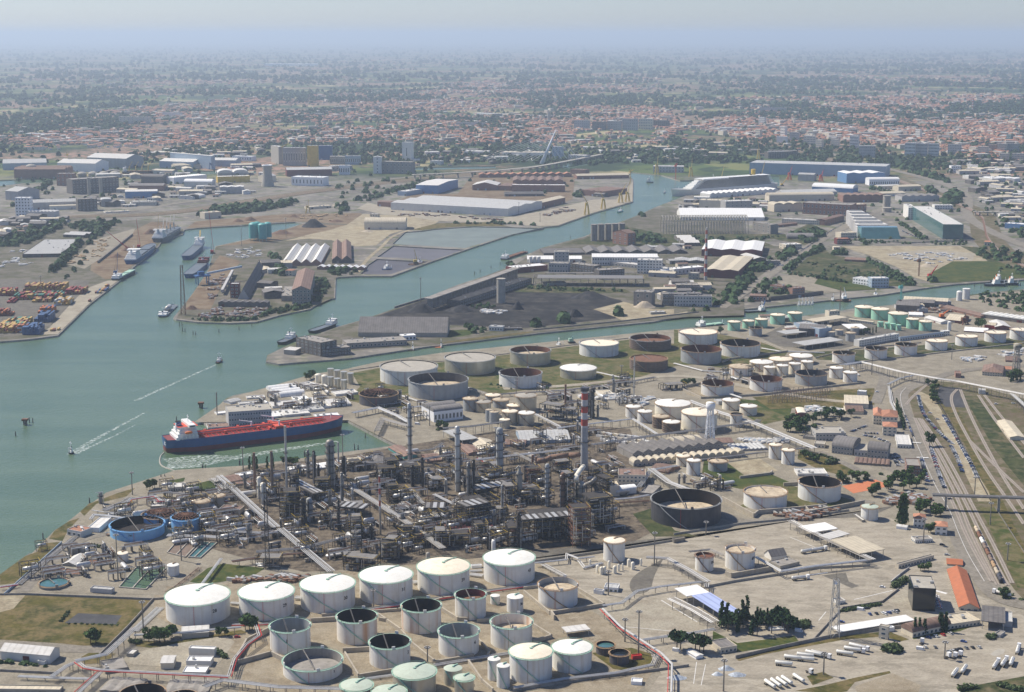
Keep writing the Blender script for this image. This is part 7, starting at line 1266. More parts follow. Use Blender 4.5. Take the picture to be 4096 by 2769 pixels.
MB().use(S45).box((xb+L*.4)/2,0,fb+2.4,L*.4-xb-4,1.8,.3).box((xb+L*.4)/2,0,fb,L*.4-xb-4,.4,2.4).build('catwalk',tk)
mx=L*.12
MB().use(S45).box(mx,0,fb+.4,9,beam*.9,1.6).box(mx-10,0,fb+.2,2,beam*.8,1.2).build('manifold',tk)
for x,y in((mx,-10),(mx,10),(mx-26,0)):MB().use(S49).cyl(x,y,fb,.9,7,8).beam((x,y,fb+6.5),(x-12,y+2,fb+9),.7,.7).build('deck_crane',tk)
for i in range(7):MB().use(S45).box(xb+12+i*17,(-1)**i*7,fb,2.4,2.4,2.6).build('tank_hatch',tk)
for y in(-beam*.46,beam*.46):
 for i in range(5):MB().use(S78).box(xb-2-i*3.6,y,fb,1.2,.5,5.2).build('boat_davit',tk)
 MB().use(S46).lathe([(.1,-4),(1.2,-3),(1.4,0),(1.2,3),(.1,4)],10).build('lifeboat',tk,(xb-10,y*1.0,fb+6.5)).rotation_euler=(0,PI/2,0)
MB().use(S45).box(xb-9,0,fb-.6+4*2.95+.05,20,beam*.6,.2).build('red_deck_top',tk)
o=MB().use(S74).lathe([(2.6,0),(2.6,.2)],20,cap1=True).build('funnel_emblem',tk,(-L/2+L*.075,-3.5,fb+13.2));o.rotation_euler=(PI/2,0,0)
text_obj('ATI',2.2,S49,'funnel_letters',tk,(-L/2+L*.075,-3.85,fb+12.4),0,.06)
for z in(8.6,6.6):MB().use(S49).box(0,0,0,.1,5 if z>8 else 7,.7).build('stern_name',tk,(-L/2-.12,0,z))
for args,kw in((('D',(905,768),(1055,655),24,9,0,'blue-hulled freighter with white stern house at the ore quay'),dict(hull=S74,castle=(.03,.28,5),hatches=2,hm=S77)),(('D',(1085,622),(1222,545),26,10,0,'dark bulk carrier with white stern house at the inner quay'),dict(hull=S77,castle=(.03,.22,5),hatches=5,hm=S77,cranes=4,cm=S41,funnel=S57)),(('D',(790,877),(920,812),15,5,0,'small coaster with green deck moored behind the big freighters'),dict(hull=S76,castle=(.03,.22,2),hatches=2,hm=S32)),(('D',(1268,732),(1372,640),20,8,0,'blue freighter with two yellow deck cranes at the pier'),dict(hull=S74,castle=(.78,.95,4),hatches=2,hm=S35,cranes=2,cm=S47)),(('D',(1288,852),(1405,755),20,7,0,'blue coaster with pink hatch covers at the pier'),dict(hull=S74,castle=(.78,.95,2),castle_m=S55,hatches=3,hm=S45)),(('D',(1105,1113),(1185,1035),14,2,0,'flat barge carrying a big grey cylinder'),dict(hull=S77,castle=(.03,.2,1),blunt=.06,name=S146,cat=S146)),(('D',(810,165),(1025,163),26,9,4,'bulk carrier with rusty deck in the far channel'),dict(hull=S76,castle=(.02,.12,4),hatches=5,cranes=4,cm=S48)),(('G',(1885,52),(1990,8),12,4,0,'old black coaster with white mast at the peninsula tip'),dict(hull=S76,castle=(.55,.8,2),hatches=1,hm=S35)),(('E',(-150,1222),(15,1165),13,4,0,'second old black coaster with white stern house'),dict(hull=S76,castle=(.72,.95,2),hatches=1,hm=S35)),(('F',(170,1186),(350,1166),13,2.5,0,'small green-decked tanker behind the mint tanks'),dict(hull=S76,deck=S32,castle=(.03,.25,2),hatches=2,hm=S32)),(('F',(480,1084),(622,1076),12,2.5,0,'dark dredging pontoon with blue excavator'),dict(hull=S76,castle=(.7,.85,2),cranes=1,cm=S74,name='dredger',cat='dredger')),(('F',(2070,908),(2210,906),12,4,0,'tug with orange-red mast, nearer one of the tug pair'),dict(hull=S76,castle=(.4,.7,3),funnel=S46,name='tug',cat='tug')),(('F',(2200,900),(2296,900),12,4,0,'tug with black bow at the canal end'),dict(hull=S76,castle=(.3,.6,3),funnel=S46,name='tug',cat='tug')),(('F',(2110,886),(2215,884),11,4,0,'tug moored outside the pair, mostly hidden'),dict(hull=S76,castle=(.3,.6,3),funnel=S46,name='tug',cat='tug')),(('F',(1045,1008),(1180,1008),10,1.5,0,'low work barge by the canal bank'),dict(hull=S35,deck=S35,castle=(.05,.15,1),cranes=1,cm=S49,blunt=.05,name=S146,cat=S146)),(('F',(1195,988),(1362,972),9,1.2,0,'empty flat pontoon by the canal bank'),dict(hull=S35,deck=S67,castle=(.9,.95,1),blunt=.05,name=S147,cat=S147)),(('E',(1120,732),(1275,682),14,2,0,'barge heaped with rusty scrap at the mill'),dict(hull=S76,deck=S35,castle=(.02,.16,2),hatches=3,hm=S35,blunt=.06,name=S146,cat=S146)),(('E',(498,768),(575,752),12,1.5,0,'crane pontoon in the diked pond'),dict(hull=S35,deck='ore',castle=(.8,.9,1),blunt=.05,cranes=0,name=S147,cat=S147)),(('E',(310,800),(370,792),8,2,0,'white survey boat in the nearest pond'),dict(castle=(.2,.6,2),name=S148,cat=S139)),(('E',(2048,218),(2094,220),9,3,0,'small dark ship at the far end of the canal'),dict(hull=S77,castle=(.1,.5,3),name=S148,cat=S139)),(('E',(1870,418),(1903,408),7,2,0,'green workboat heading up the wide canal'),dict(hull=S28,castle=(.3,.7,1),name=S148,cat=S139)),(('G',(1452,175),(1485,156),5,1.6,0,'small dark workboat off the peninsula tip'),dict(hull=S76,deck=S35,castle=(.3,.6,1),name=S148,cat=S139)),(('G',(495,772),(462,778),4,1.5,0,'speedboat trailing a long white wake'),dict(hull=S76,castle=(.3,.6,1),name='speedboat',cat=S139)),(('E',(2172,290),(2182,284),4,1.5,0,'tiny motorboat with a wake near the shipyard'),dict(castle=(.3,.6,1),name='speedboat',cat=S139)),(('H',(1445,68),(1510,62),7,1.5,0,'small white workboat at the tank farm bank'),dict(hull=S77,castle=(.3,.6,1),name=S148,cat=S139)),(('H',(462,92),(515,88),8,.8,0,'orange pontoon nearest the derelict shed'),dict(hull=S35,deck='clay',castle=(.8,.85,1),blunt=.05,name=S147,cat=S147)),(('H',(648,72),(700,70),8,.8,0,'orange pontoon alone on the canal'),dict(hull=S35,deck='clay',castle=(.8,.85,1),blunt=.05,name=S147,cat=S147))):
 s_=ship(*args,**kw)
 if 'cylinder'in s_[S16]:MB().use(S41).tube((-8,0,5),(16,0,5),3.5,14).build('cylinder',s_)
 del s_[S145]
for i in range(5):
 s_=ship('F',(828+i*22,1034-i),(842+i*22,1031-i),3,1.2,0,'small white motorboat in the row at the canal marina',castle=(.3,.6,1),hull=S49,deck=S50,name='motorboat',cat=S139,group='motorboats at the marina');del s_[S145]
cs=ship('F',(700,262),(20,312),38,16,0,'white cruise ship fitting out at the shipyard',hull=S78,deck=S41,castle=(.04,.86,6),funnel=S47,name='cruise_ship',cat='cruise ship',castle_m=S78);L,beam,fb,xb=cs[S145];del cs[S145]
for i in range(9):
 for s in(-1,1):MB().use(S71).box(0,0,0,L*(.74-.02*i),.3,1.3).build('balcony_row',cs,(-L*.05-i*2,s*(beam*.43*(1-.015*i)+.6),fb+1+i*2.7))
 MB().use(S78).box(-L*.05-i*2,0,fb+2.4+i*2.7,L*(.80-.02*i),beam*.9*(1-.015*i),.5).build('deck_level',cs)
MB().use(S47).cyl(-L*.28,0,fb+26,6,14,14).build('yellow_funnel',cs)
def foam_mat():
 m=bpy.data.materials.new('foam');m.use_nodes=True;n=m.node_tree;N=n.nodes;Lk=n.links;b=N[S3];iv(b,S15,(.55,.62,.58,1));iv(b,S4,.8)
 g=N.new(S6);ns=N.new(S9);iv(ns,S10,.35);iv(ns,S11,6);Lk.new(g.outputs[S8],ns.inputs[S12])
 mr=N.new(S13);iv(mr,1,.4);iv(mr,2,.8);Lk.new(ns.outputs[0],mr.inputs[0]);Lk.new(mr.outputs[0],b.inputs['Alpha']);MATS['foam']=m
foam_mat()
def wake(k,pts,w0,w1,lb):
 reg(k);P=[ptw(*q)for q in smooth(pts,2)];n=len(P);q=MB().use('foam');vs=[]
 for i,p in enumerate(P):
  d=(P[min(i+1,n-1)]-P[max(i-1,0)]).normalized();w=(w0+(w1-w0)*i/(n-1))/2;vs+=[(p.x-d.y*w,p.y+d.x*w,WATER_Z+.06),(p.x+d.y*w,p.y-d.x*w,WATER_Z+.06)]
 tag(q.add(vs,[(i*2,i*2+1,i*2+3,i*2+2)for i in range(n-1)]).build('wake'),kind=S102)
wake('G',[(470,777),(550,725),(680,650),(860,555),(980,490)],9,1.5,'');wake('G',[(500,775),(600,725),(740,665),(900,580)],6,1,'')
wake('G',[(1110,850),(1300,845),(1450,815),(1700,775),(1950,735),(2241,690)],26,4,'');wake('G',[(1120,835),(1350,800),(1560,795)],40,6,'');wake('G',[(1440,180),(1300,240),(1100,330),(900,420)],3,5,'');wake('E',[(2165,292),(2050,305),(1980,305)],3,5,'');
reg('G');q=MB().use(S66);P=[ptw(*p)for p in smooth([(1090,765),(1062,790),(1060,845),(1100,868),(1190,895)])]
for a,b in zip(P,P[1:]):q.tube(a,b,.7,6)
tag(q.build('oil_boom'),'white floating oil boom curving from the tanker stern to the quay','boom')
def dolphin(k,u,v,lb,n=1):
 reg(k);p=ptw(u,v);t=thing('mooring_piles',lb,'mooring piles',(p.x,p.y,WATER_Z-1))
 for i in range(n):
  a=i*2*PI/max(n,1);MB().use(S53).cyl(0,0,0,.7 if n<3 else.5,6+(i%2),6,.4).build('pile',t,((1.8 if n>1 else 0)*math.cos(a),(1.8 if n>1 else 0)*math.sin(a),0))
 if n>4:MB().use(S35).box(0,0,5.5,6,5,2).build(S142,t)
for i,(k,u,v,n)in enumerate((('G',168,580,6),('G',207,565,2),('G',104,655,1),('G',1335,468,6),('G',1172,555,1),('G',1352,880,3),('G',1598,848,3),('G',2028,790,3),('H',185,665,1),('H',125,745,2),('D',1200,1168,2),('D',1220,1205,2),('D',1291,1228,2),('D',1454,1212,1),('D',1587,1195,1),('D',1672,1172,1),('E',910,825,1),('E',947,812,1),('E',1020,785,1),('E',1080,763,1),('K',286,308,1),('G',595,1100,1),('G',1070,945,1),('G',1095,942,1),('E',1548,585,1),('E',2065,412,1),('F',1995,908,1),('F',2038,915,1),('F',2300,900,1))):
 dolphin(k,u,v,['dark mooring pile standing in the water ','group of dark mooring piles in the water '][n>1]+['off the left bank','beside the pile platform off the left bank','alone off the left bank','with a green light north of the tanker','off the tanker stern','on the dock side, nearest the boom','on the dock side, second from the boom','on the dock side, third from the boom','at the tanker bow','in the dock corner','closest to the rust-coloured crane','south of the pier tip','farther south of the pier tip','off the pier, third eastwards','off the pier, fourth eastwards','off the pier, fifth eastwards','off the coal trestle','off the middle of the trestle','off the trestle end','beside the mill corner','with a light at the shore wall','with a light at the bank corner','beside the blue raft','by the blue raft steps','off the old silos','near the green workboat','at the tugs','west of the tugs','behind the tugs'][i],n)
# cranes
def crane(k,u,vt,vb,m,lb,kind=S149,lean=.5,dirx=1):
 p=base(k,u,vb);H=(vb-vt)*vpp(u,vb);t=thing('harbour_crane',lb,'crane',(p.x,p.y,0),.2)
 if kind==S150:
  for x in(-5,5):
   for y in(-5,5):MB().use(m).beam((x,y,0),(x*.45,y*.45,H*.42),1.7,1.7).build('leg',t)
  MB().use(m).box(0,0,H*.4,7,7,1.5).build('portal_deck',t);z=H*.42
 elif kind==S121:MB().use(m).beam((-.8,-.8,0),(-.8,-.8,H),.4,.4).beam((.8,.8,0),(.8,.8,H),.4,.4).beam((.8,-.8,0),(.8,-.8,H),.4,.4).beam((-.8,.8,0),(-.8,.8,H),.4,.4).build(S121,t);z=H*.8
 else:MB().use(S40).box(0,0,0,9,7,2.5).build('undercarriage',t);z=3
 MB().use(m).box(-1,0,z,6,4.5,4).build(S135,t)
 q=MB().use(m);tip=Vector((dirx*H*lean,0,H));b0=Vector((2*dirx,0,z+3))
 for y in(-.9,.9):
  for o_ in(0,1.8):q.beam(b0+Vector((0,y,o_)),tip,.6,.6)
 for i in range(9):
  f,g=i/10,(i+1)/10;q.beam(b0.lerp(tip,f)+Vector((0,-.9*(1-f),0)),b0.lerp(tip,g)+Vector((0,.9*(1-g),1.8*(1-g))),.35,.35)
 q.build('boom',t)
 MB().use(S40).beam((-2*dirx,0,z+H*.2),tip,.2,.2).beam((-2*dirx,0,z),(-2*dirx,0,z+H*.2),.6,.6).build('stay',t)
mast('D',1218,768,1095,'tall rust-brown lattice crane at the pier tip',5,S35,name='harbour_crane',cat='crane')
for a in(('D',770,680,830,S74,'blue mobile crane on the container quay',S149,.12),('D',925,460,655,'red','red lattice crane beside the blue-hulled freighter',S149,-.05),('D',870,535,700,'red','low red crane leaning over the ore heap',S149,-.9),('D',1052,425,585,S48,'ochre crane at the ore quay',S149,.03),('D',1412,392,690,'red','red and white harbour crane on a blue base at the pier',S149,-.05),('E',1655,270,432,S48,'yellow portal crane nearest the camera on the steel quay',S150,-.3),('E',1765,255,393,S48,'yellow portal crane in the middle of the steel quay',S150,-.3),('E',1880,220,352,S48,'yellow portal crane on the bend of the steel quay',S150,.3),('E',1925,210,345,S48,'yellow portal crane at the quay corner',S150,.1),('E',1945,130,225,S48,'slim ochre crane at the channel head',S121,.3),('E',2120,20,165,S48,'tall ochre shipyard crane across the channel',S150,.05),('E',2245,90,200,S45,'reddish shipyard crane near the orange lifeboats',S121,.1),('F',112,50,180,S48,'yellow-legged crane at the cruise ship bow',S150,.05),('F',305,110,272,S48,'striped crane in front of the cruise ship',S150,.15),('F',575,75,248,S48,'tall striped crane beside the yellow funnel',S150,.15),('F',560,-90,78,S48,'highest striped crane behind the blue hall',S150,-.1),('F',765,105,200,S45,'rust-orange crane beside the blue hall',S150,.2),('F',975,130,210,S45,'rust-orange crane in front of the blue hall',S150,.2),('F',718,165,240,S47,'yellow crawler crane at the shipyard',S149,.6),('E',520,660,755,S48,'yellow lattice crane standing in the ponds',S149,-.1),('F',1625,720,840,S35,'brown drilling rig on the building site',S121,.02),('F',1700,765,850,'red','red crawler crane on the building site',S149,.6),('F',1505,895,1020,S28,'teal lattice beacon crane beside the canal',S121,.02),('F',1135,910,1000,S49,'white crane boom on the work barge',S149,-.12),('D',1880,-45,105,S48,'yellow tower crane by the grain silos',S121,.3),('D',452,15,135,S48,'ochre crane at the far channel',S121,.15),('D',1400,50,130,S74,'blue portal crane at the far channel',S150,.1),('H',1555,-10,40,S32,'green quay crane on the tank farm bank',S149,-.2),('D',2045,330,420,S48,'ochre crane over the timber on the ore bank',S150,.05),('F',1780,1065,1120,S46,'orange telescopic crane in the scrap yard',S149,.8),('I',1925,95,165,S35,'dark gantry crane at the canal works',S150,.1)):
 crane(*a)
t=thing('ship_loader','blue ship loader frame on the pier edge','ship loader',base('D',1345,895),.5)
for x in(-9,9):
 for y in(-6,6):MB().use(S74).box(x,y,0,1.4,1.4,14).build('leg',t)
MB().use(S74).box(0,0,14,24,16,2).box(-2,0,16,10,8,6).build('bridge',t)
MB().use(S57).beam((8,0,18),(75,22,22),3,3).build('conveyor',t)
t=thing('conveyor_shed','long inclined blue conveyor gallery beside the dark red tower','conveyor',base('D',1475,965))
reg('D');d=pt(1545,830)-pt(1475,965);MB().use(S52).beam((0,0,7),tuple(d+Vector((0,0,7))),4,4).build('gallery',t)
for f in(.1,.3,.5,.7,.9):MB().use(S39).box(0,0,0,4,4,5).build(S144,t,tuple(d*f))
reg('E');p=pt(1372,95);H=290*vpp(1372,95)*.78
t=thing('cable_bridge_mast','white leaning mast of the cable-stayed road bridge','bridge',(p.x,p.y,0));tip=Vector((H*.36,40,H))
MB().use(S49).tube((-8,0,0),tip,7,8,.8).build('pylon',t)
q=MB().use(S49)
for i in range(12):q.beam(Vector((-8,0,0)).lerp(tip,.35+.055*i),(20+i*9-(i%2)*8,40+i*3,12),.7,.7);q.beam(Vector((-8,0,0)).lerp(tip,.35+.055*i),(-40-i*16,-30+i*6,12),.6,.6)
q.build('stay_cables',t)
def viaduct(k,pts,w,h,lb,m=S66,nm='viaduct',cat='viaduct',step=30):
 reg(k);P=[pt(*q,h)for q in smooth(pts,2)];c=P[0].copy();c.z=0;t=thing(nm,lb,cat,c);q=MB().use(m)
 for a,b in zip(P,P[1:]):q.beam(a-c,b-c+(b-a).normalized()*1.5,w,1.8)
 q.build('deck',t);acc=0
 for a,b in zip(P,P[1:]):
  L=(b-a).length;n=max(1,int(L/step));d=(b-a).normalized()
  for i in range(n):p=a.lerp(b,(i+.5)/n);MB().use(m).box(0,0,0,1.8,w*.6,h-.9).build('pier',t,(p.x-c.x,p.y-c.y,0),math.atan2(d.y,d.x))
viaduct('E',[(500,165),(900,148),(1250,122),(1400,98),(1600,60),(1750,30)],16,14,'curved road viaduct leading to the leaning mast')
viaduct('E',[(600,990),(1000,852),(1185,785)],14,17,'long concrete coal trestle along the canal',S67,'coal_trestle','trestle',11)
viaduct('F',[(1990,410),(2324,415),(2600,420)],12,9,'grey road bridge over the railway',nm='road_bridge',cat='bridge',step=40)
for(a,b,dp,h,lb)in(((1300,905),(2035,910),40,52,'long roofless concrete frame ruin beside the coal yard'),((1385,850),(2030,845),10,30,'second roofless concrete frame behind the first')):
 frame('E',a,b,dp,h,1,lb,m=S67,gear=0,name='ruined_hall',cat='ruin',bay=13)
reg('F');a,b=pt(-70,560),pt(492,556);L=(b-a).length;d=(b-a).normalized();c=(a+b)/2;t=thing('arched_skeleton','long skeleton hall of bare concrete arches','hall frame',c,math.atan2(d.y,d.x))
for i in range(31):
 q=MB().use(S66);x=-L/2+L*i/30
 for j in range(8):
  t0,t1=PI*j/8,PI*(j+1)/8;q.beam((x,22-22*math.cos(t0),6+30*math.sin(t0)),(x,22-22*math.cos(t1),6+30*math.sin(t1)),1.1,1.1)
 q.box(x,0,0,1.1,1.1,6).box(x,44,0,1.1,1.1,6);q.build('arch',t)
for j in range(1,8):MB().use(S66).box(0,22-22*math.cos(PI*j/8),6+30*math.sin(PI*j/8),L,.6,.6).build('purlin',t)
def heap(k,u,v,wpx,h,m,lb,nm='heap',n=26):
 p=base(k,u,v);R=wpx/2*mpp(u,v);rr=random.Random(int(u));q=MB().use(m);vs=[(0,0,h)];rings=((.25,.9),(.55,.5),(.8,.2),(1,0))
 for f,z in rings:
  for i in range(n):s=f*(1+rr.uniform(-.1,.1));vs.append((R*s*math.cos(2*PI*i/n),R*s*.62*math.sin(2*PI*i/n),h*z*(1+rr.uniform(-.12,.12))+.05))
 fs=[(0,1+i,1+(i+1)%n)for i in range(n)]
 for r in range(3):fs+=[(1+r*n+i,1+(r+1)*n+i,1+(r+1)*n+(i+1)%n,1+r*n+(i+1)%n)for i in range(n)]
 tag(q.add(vs,fs,True).build(nm,None,(p.x,p.y+R*.3,gz(p))),lb,'heap')
for a in(('E',560,1080,200,12,S79,'black coal heap nearest the storage hall'),('E',600,1052,120,9,S79,'black coal heap behind the first one'),('E',820,1078,200,9,S79,'wide black coal heap below the lone tower'),('E',1198,1062,80,12,S79,'small peaked coal heap'),('E',1580,1110,110,11,S79,'coal heap beside the round bush'),('E',1680,990,260,10,S79,'long coal ridge in front of the frame ruin'),('E',2040,1050,150,9,S80,'grey rubble heap at the pale ruin'),('D',2080,515,170,17,S79,'big dark heap beside the teal silos'),('D',1870,560,150,8,'ore','brown heap at the inner basin'),('D',995,560,100,10,'ore','dark ore heap behind the black wall'),('D',845,672,100,8,'ore','brown ore heap beside the red crane'),('D',770,715,110,6,'ore','low brown ore heap near the blue crane'),('D',1660,470,90,8,'ore','brown heap below the pines'),('D',1580,478,80,6,'ore','smaller brown heap below the pines'),('D',1950,445,70,5,'ore','low brown heap on the ore bank'),('D',2230,480,110,5,'ore','flat brown heap with machines'),('D',1270,1060,90,6,'ore','dark heap at the pier tip'),('E',200,545,90,4,S80,'pale sand heap at the vaulted warehouse'),('F',120,408,170,6,S79,'dark heap beside the white roofed hall'),('F',1690,780,140,5,S80,'sandy heap on the building site'),('J',350,1190,110,2.5,S82,'heap covered in crumpled silver plastic'),('J',420,1230,120,2,S82,'second heap under silver plastic'),('J',290,1225,80,2,S82,'small heap under silver plastic'),('J',20,1250,130,2,S82,'silver plastic heap at the truck road')):
 heap(*a)
# trees
from mathutils import noise
def patch(p,s,o=0):return noise.noise(Vector((p.x/s+o,p.y/s/1.6,o)))
npr=np.random.default_rng(5)
def leafball(q,c,r,n,s):
 for _ in range(n):
  d=npr.normal(size=3);d/=np.linalg.norm(d);p=np.array(c)+d*np.array(r)*npr.uniform(.55,1.05)
  a=npr.normal(size=3);a-=d*.4*a.dot(d);a/=np.linalg.norm(a);b=np.cross(a,d+npr.normal(size=3)*.5);b/=np.linalg.norm(b)+1e-6;z=s*npr.uniform(.6,1.3)
  q.add([tuple(p-a*z-b*z*.7),tuple(p+a*z-b*z*.6),tuple(p+a*z*.8+b*z),tuple(p-a*z*.7+b*z*.8)],[(0,1,2,3)])
def tree(kind):
 m={S151:'leaf',S152:'leaf',S153:S83,S154:S83,S155:'leaf_pale'}[kind]
 t=thing({S155:S155,S153:'pine_tree',S152:'poplar_tree',S154:'cypress_tree'}.get(kind,'tree'),'',S155 if kind==S155 else 'tree');q=MB().use(m)
 if kind==S151:
  for i in range(7):a=i*2.4;leafball(q,(2.2*math.cos(a),2.2*math.sin(a),5.4+(i%3)*1.5),(2.1,2.1,1.8),46,.62)
 elif kind==S153:
  for i in range(6):a=i*2.4;leafball(q,(2.4*math.cos(a),2.4*math.sin(a),6.2+(i%2)*.9),(2.2,2.2,1.2),46,.6)
 elif kind==S152:
  for i in range(6):leafball(q,(.4*math.cos(i*2),.4*math.sin(i*2),3+i*2.1),(1.9-.22*i,1.9-.22*i,1.9),44,.55)
 elif kind==S154:
  for i in range(5):leafball(q,(0,0,1.6+i*1.5),(1.2-.16*i,1.2-.16*i,1.3),34,.45)
 else:
  for i in range(4):leafball(q,(math.cos(i*2)*1.2,math.sin(i*2)*1.2,1.2+.3*(i%2)),(1.5,1.5,1.2),34,.5)
 q.build('crown',t)
 h={S151:5,S153:6,S152:4,S154:1.5,S155:.8}[kind]
 tr=MB().use('bark').tube((0,0,0),(.1,0,h),.32,7,.16)
 if kind in(S151,S153):
  for i in range(4):tr.tube((0,0,h*.6),(1.9*math.cos(i*1.7),1.9*math.sin(i*1.7),h+1),.16,5,.06)
 tr.build('trunk',t);return t
NAME=dict(broadleaf='round green tree',pine='dark umbrella pine',poplar='tall slender poplar',cypress='narrow dark cypress',bush='low pale bush')
def grove(k,pg,n,kinds,where,s=(.8,1.3),sd=0,snap=None):
 rr=random.Random(sd+n);xs=[p[0]for p in pg];ys=[p[1]for p in pg];c=0
 while c<n:
  u,v=rr.uniform(min(xs),max(xs)),rr.uniform(min(ys),max(ys))
  if len(pg)>2 and not inside((u,v),pg):continue
  if len(pg)==2:f=(c+.5)/n;u,v=pg[0][0]+(pg[1][0]-pg[0][0])*f+rr.uniform(-3,3),pg[0][1]+(pg[1][1]-pg[0][1])*f+rr.uniform(-2,2)
  reg(k);p=pt(u,v);kd=rr.choice(kinds);c+=1
  inst(('tree',kd),lambda:tree(kd),(p.x,p.y,0),rr.uniform(0,6),NAME[kd]+' '+where,'trees '+where,rr.uniform(*s),rr.uniform(*s)*1.05)
for i,a in enumerate((('J',[(270,905),(350,945),(500,990),(750,960),(780,900),(700,870),(500,890),(330,860)],22,[S153,S153,S154],'in the garden behind the loading canopy',(1,1.6)),('J',[(300,905),(360,900)],2,[S152],'at the end of the blue canopy',(1.1,1.4)),('J',[(440,870),(500,870)],2,[S152],'in the middle of the garden',(1,1.3)),('J',[(540,880),(740,875)],9,[S154],'in the dark row above the garden',(1.1,1.5)),('J',[(5,1055),(60,1050)],2,[S153],'beside the small white gabled cabin',(1.3,1.5)),('J',[(130,1060),(210,1075)],3,[S153],'beside the yellow-walled building',(1.2,1.5)),('J',[(1490,225),(1545,225)],3,[S152],'towering beside the roadside houses',(1.5,1.9)),('J',[(1600,180),(1800,190),(1790,130),(1640,90)],9,[S151],'around the roadside houses',(.8,1.2)),('J',[(1680,280),(1715,270)],2,[S151],'in front of the white roadside house',(.8,1)),('J',[(1580,965),(1680,950)],3,[S154],'in front of the maroon barrel roof',(1.3,1.6)),('J',[(1750,925),(1810,935)],3,[S154],'in front of the flat cream wing',(1.3,1.6)),('J',[(1400,1060),(1500,1075),(1450,1035)],7,[S155],'forming the round clump on the truck park',(1.5,2)),('J',[(2110,680),(2200,660),(2324,730),(2180,710)],8,[S155,S151],'at the end of the tracks',(.7,1)),('J',[(1460,640),(1540,590)],8,[S155],'clipped along the curved fence',(1.3,1.6)),('J',[(1620,530),(1700,530)],3,[S151],'behind the black glass office',(.6,.8)),('J',[(800,905),(880,895)],6,[S155],'clipped around the parking corner',(1.6,1.9)),('J',[(1110,800),(1370,755)],12,[S155],'along the zigzag wall',(.8,1.1)),('J',[(2090,985),(2120,960)],2,[S155],'beside the green-fenced hut',(1.2,1.5)),('J',[(1900,1320),(2000,1300)],4,[S155],'at the bottom right verge',(1,1.4)),('J',[(2150,1290),(2320,1330)],8,[S155],'at the bottom right corner',(1,1.4)),('I',[(720,840),(860,810),(940,840),(930,905),(740,895)],16,[S153,S151],'in the dark grove beside the pipe rack',(1,1.3)),('I',[(900,770),(1190,775),(1180,800),(920,830)],14,[S153,S151],'in the grove behind the car park',(.9,1.2)),('I',[(1475,720),(1530,880)],9,[S152],'in the dark avenue row',(.7,.9)),('I',[(1685,540),(1745,580),(1770,720),(1720,700),(1670,600)],12,[S151],'between the avenue and the tracks',(.7,1)),('I',[(1690,970),(1700,985)],1,[S151],'standing alone between the tracks',(1.4,1.5)),('I',[(1090,1200),(1400,1150),(1420,1200),(1110,1225)],14,[S151,S155],'behind the clay courts',(.8,1.1)),('I',[(1450,1200),(1640,1170),(1680,1240),(1480,1290),(1300,1310)],22,[S151],'in the thicket right of the clay courts',(.8,1.1)),('I',[(850,1050),(960,1090)],6,[S151],'on the round-cornered lawn',(.7,.9)),('I',[(1010,1095),(1070,1085)],2,[S155],'at the lawn edge',(1.6,2)),('I',[(970,1030),(1090,1075)],8,[S155],'in the clipped lawn hedge',(.8,1)),('I',[(50,580),(140,570)],3,[S151],'beside the tank with rusty inside',(.8,1)),('I',[(2160,545),(2320,560),(2300,520)],8,[S151,S154],'around the lattice water tower',(.9,1.3)),('I',[(1230,240),(1350,220)],6,[S153,S154],'beside the teal and white office',(.9,1.2)),('I',[(2010,190),(2050,195)],2,[S151],'beside the red workshop',(1.4,1.6)),('I',[(300,225),(315,228)],1,[S151],'beside the patchy-roofed tank',(1,1.1)),('K',[(975,1005),(1110,1000)],4,[S151],'in front of the pale shed',(1,1.2)),('K',[(1130,985),(1150,960)],2,[S151],'behind the pale shed trees',(.9,1)),('K',[(1620,925),(1690,920)],3,[S151],'beside the red-railed rack',(1,1.2)),('K',[(590,1010),(650,1015)],2,[S151],'on the meadow',(1,1.1)),('K',[(1440,960),(1510,960)],2,[S151],'in front of tank 29',(.6,.7)),('K',[(1430,1060),(1500,1110)],5,[S155],'beside the white concrete blocks',(.9,1.2)),('K',[(400,870),(460,800)],5,[S155],'at the grey court corner',(.6,.9)),('K',[(440,880),(800,890)],9,[S155],'along the grey court',(.4,.6)),('K',[(600,360),(700,380)],4,[S155],'at the plant room',(.9,1.2)),('G',[(1645,885),(1720,885)],3,[S152],'on the dock quay',(.8,1)),('G',[(1755,885),(1835,880)],2,[S152],'farther along the dock quay',(.8,1)),('G',[(1870,850),(1975,860)],4,[S151],'behind the flare stack',(.8,1)),('G',[(970,1020),(1035,1000)],4,[S151],'on the shore corner',(.7,.9)),('G',[(1290,1020),(1440,1020)],7,[S155],'hedging the shore lawn',(.9,1.2)),('G',[(2030,290),(2085,270)],4,[S151],'on the island shore',(.8,1)),('H',[(600,630),(720,620),(700,600)],6,[S155,S151],'near the white vaulted hall',(.8,1)),('K',[(860,1000),(930,1010)],3,[S155],'under the covered pipe bridge',(.9,1.2)))):
 grove(*a,sd=i)
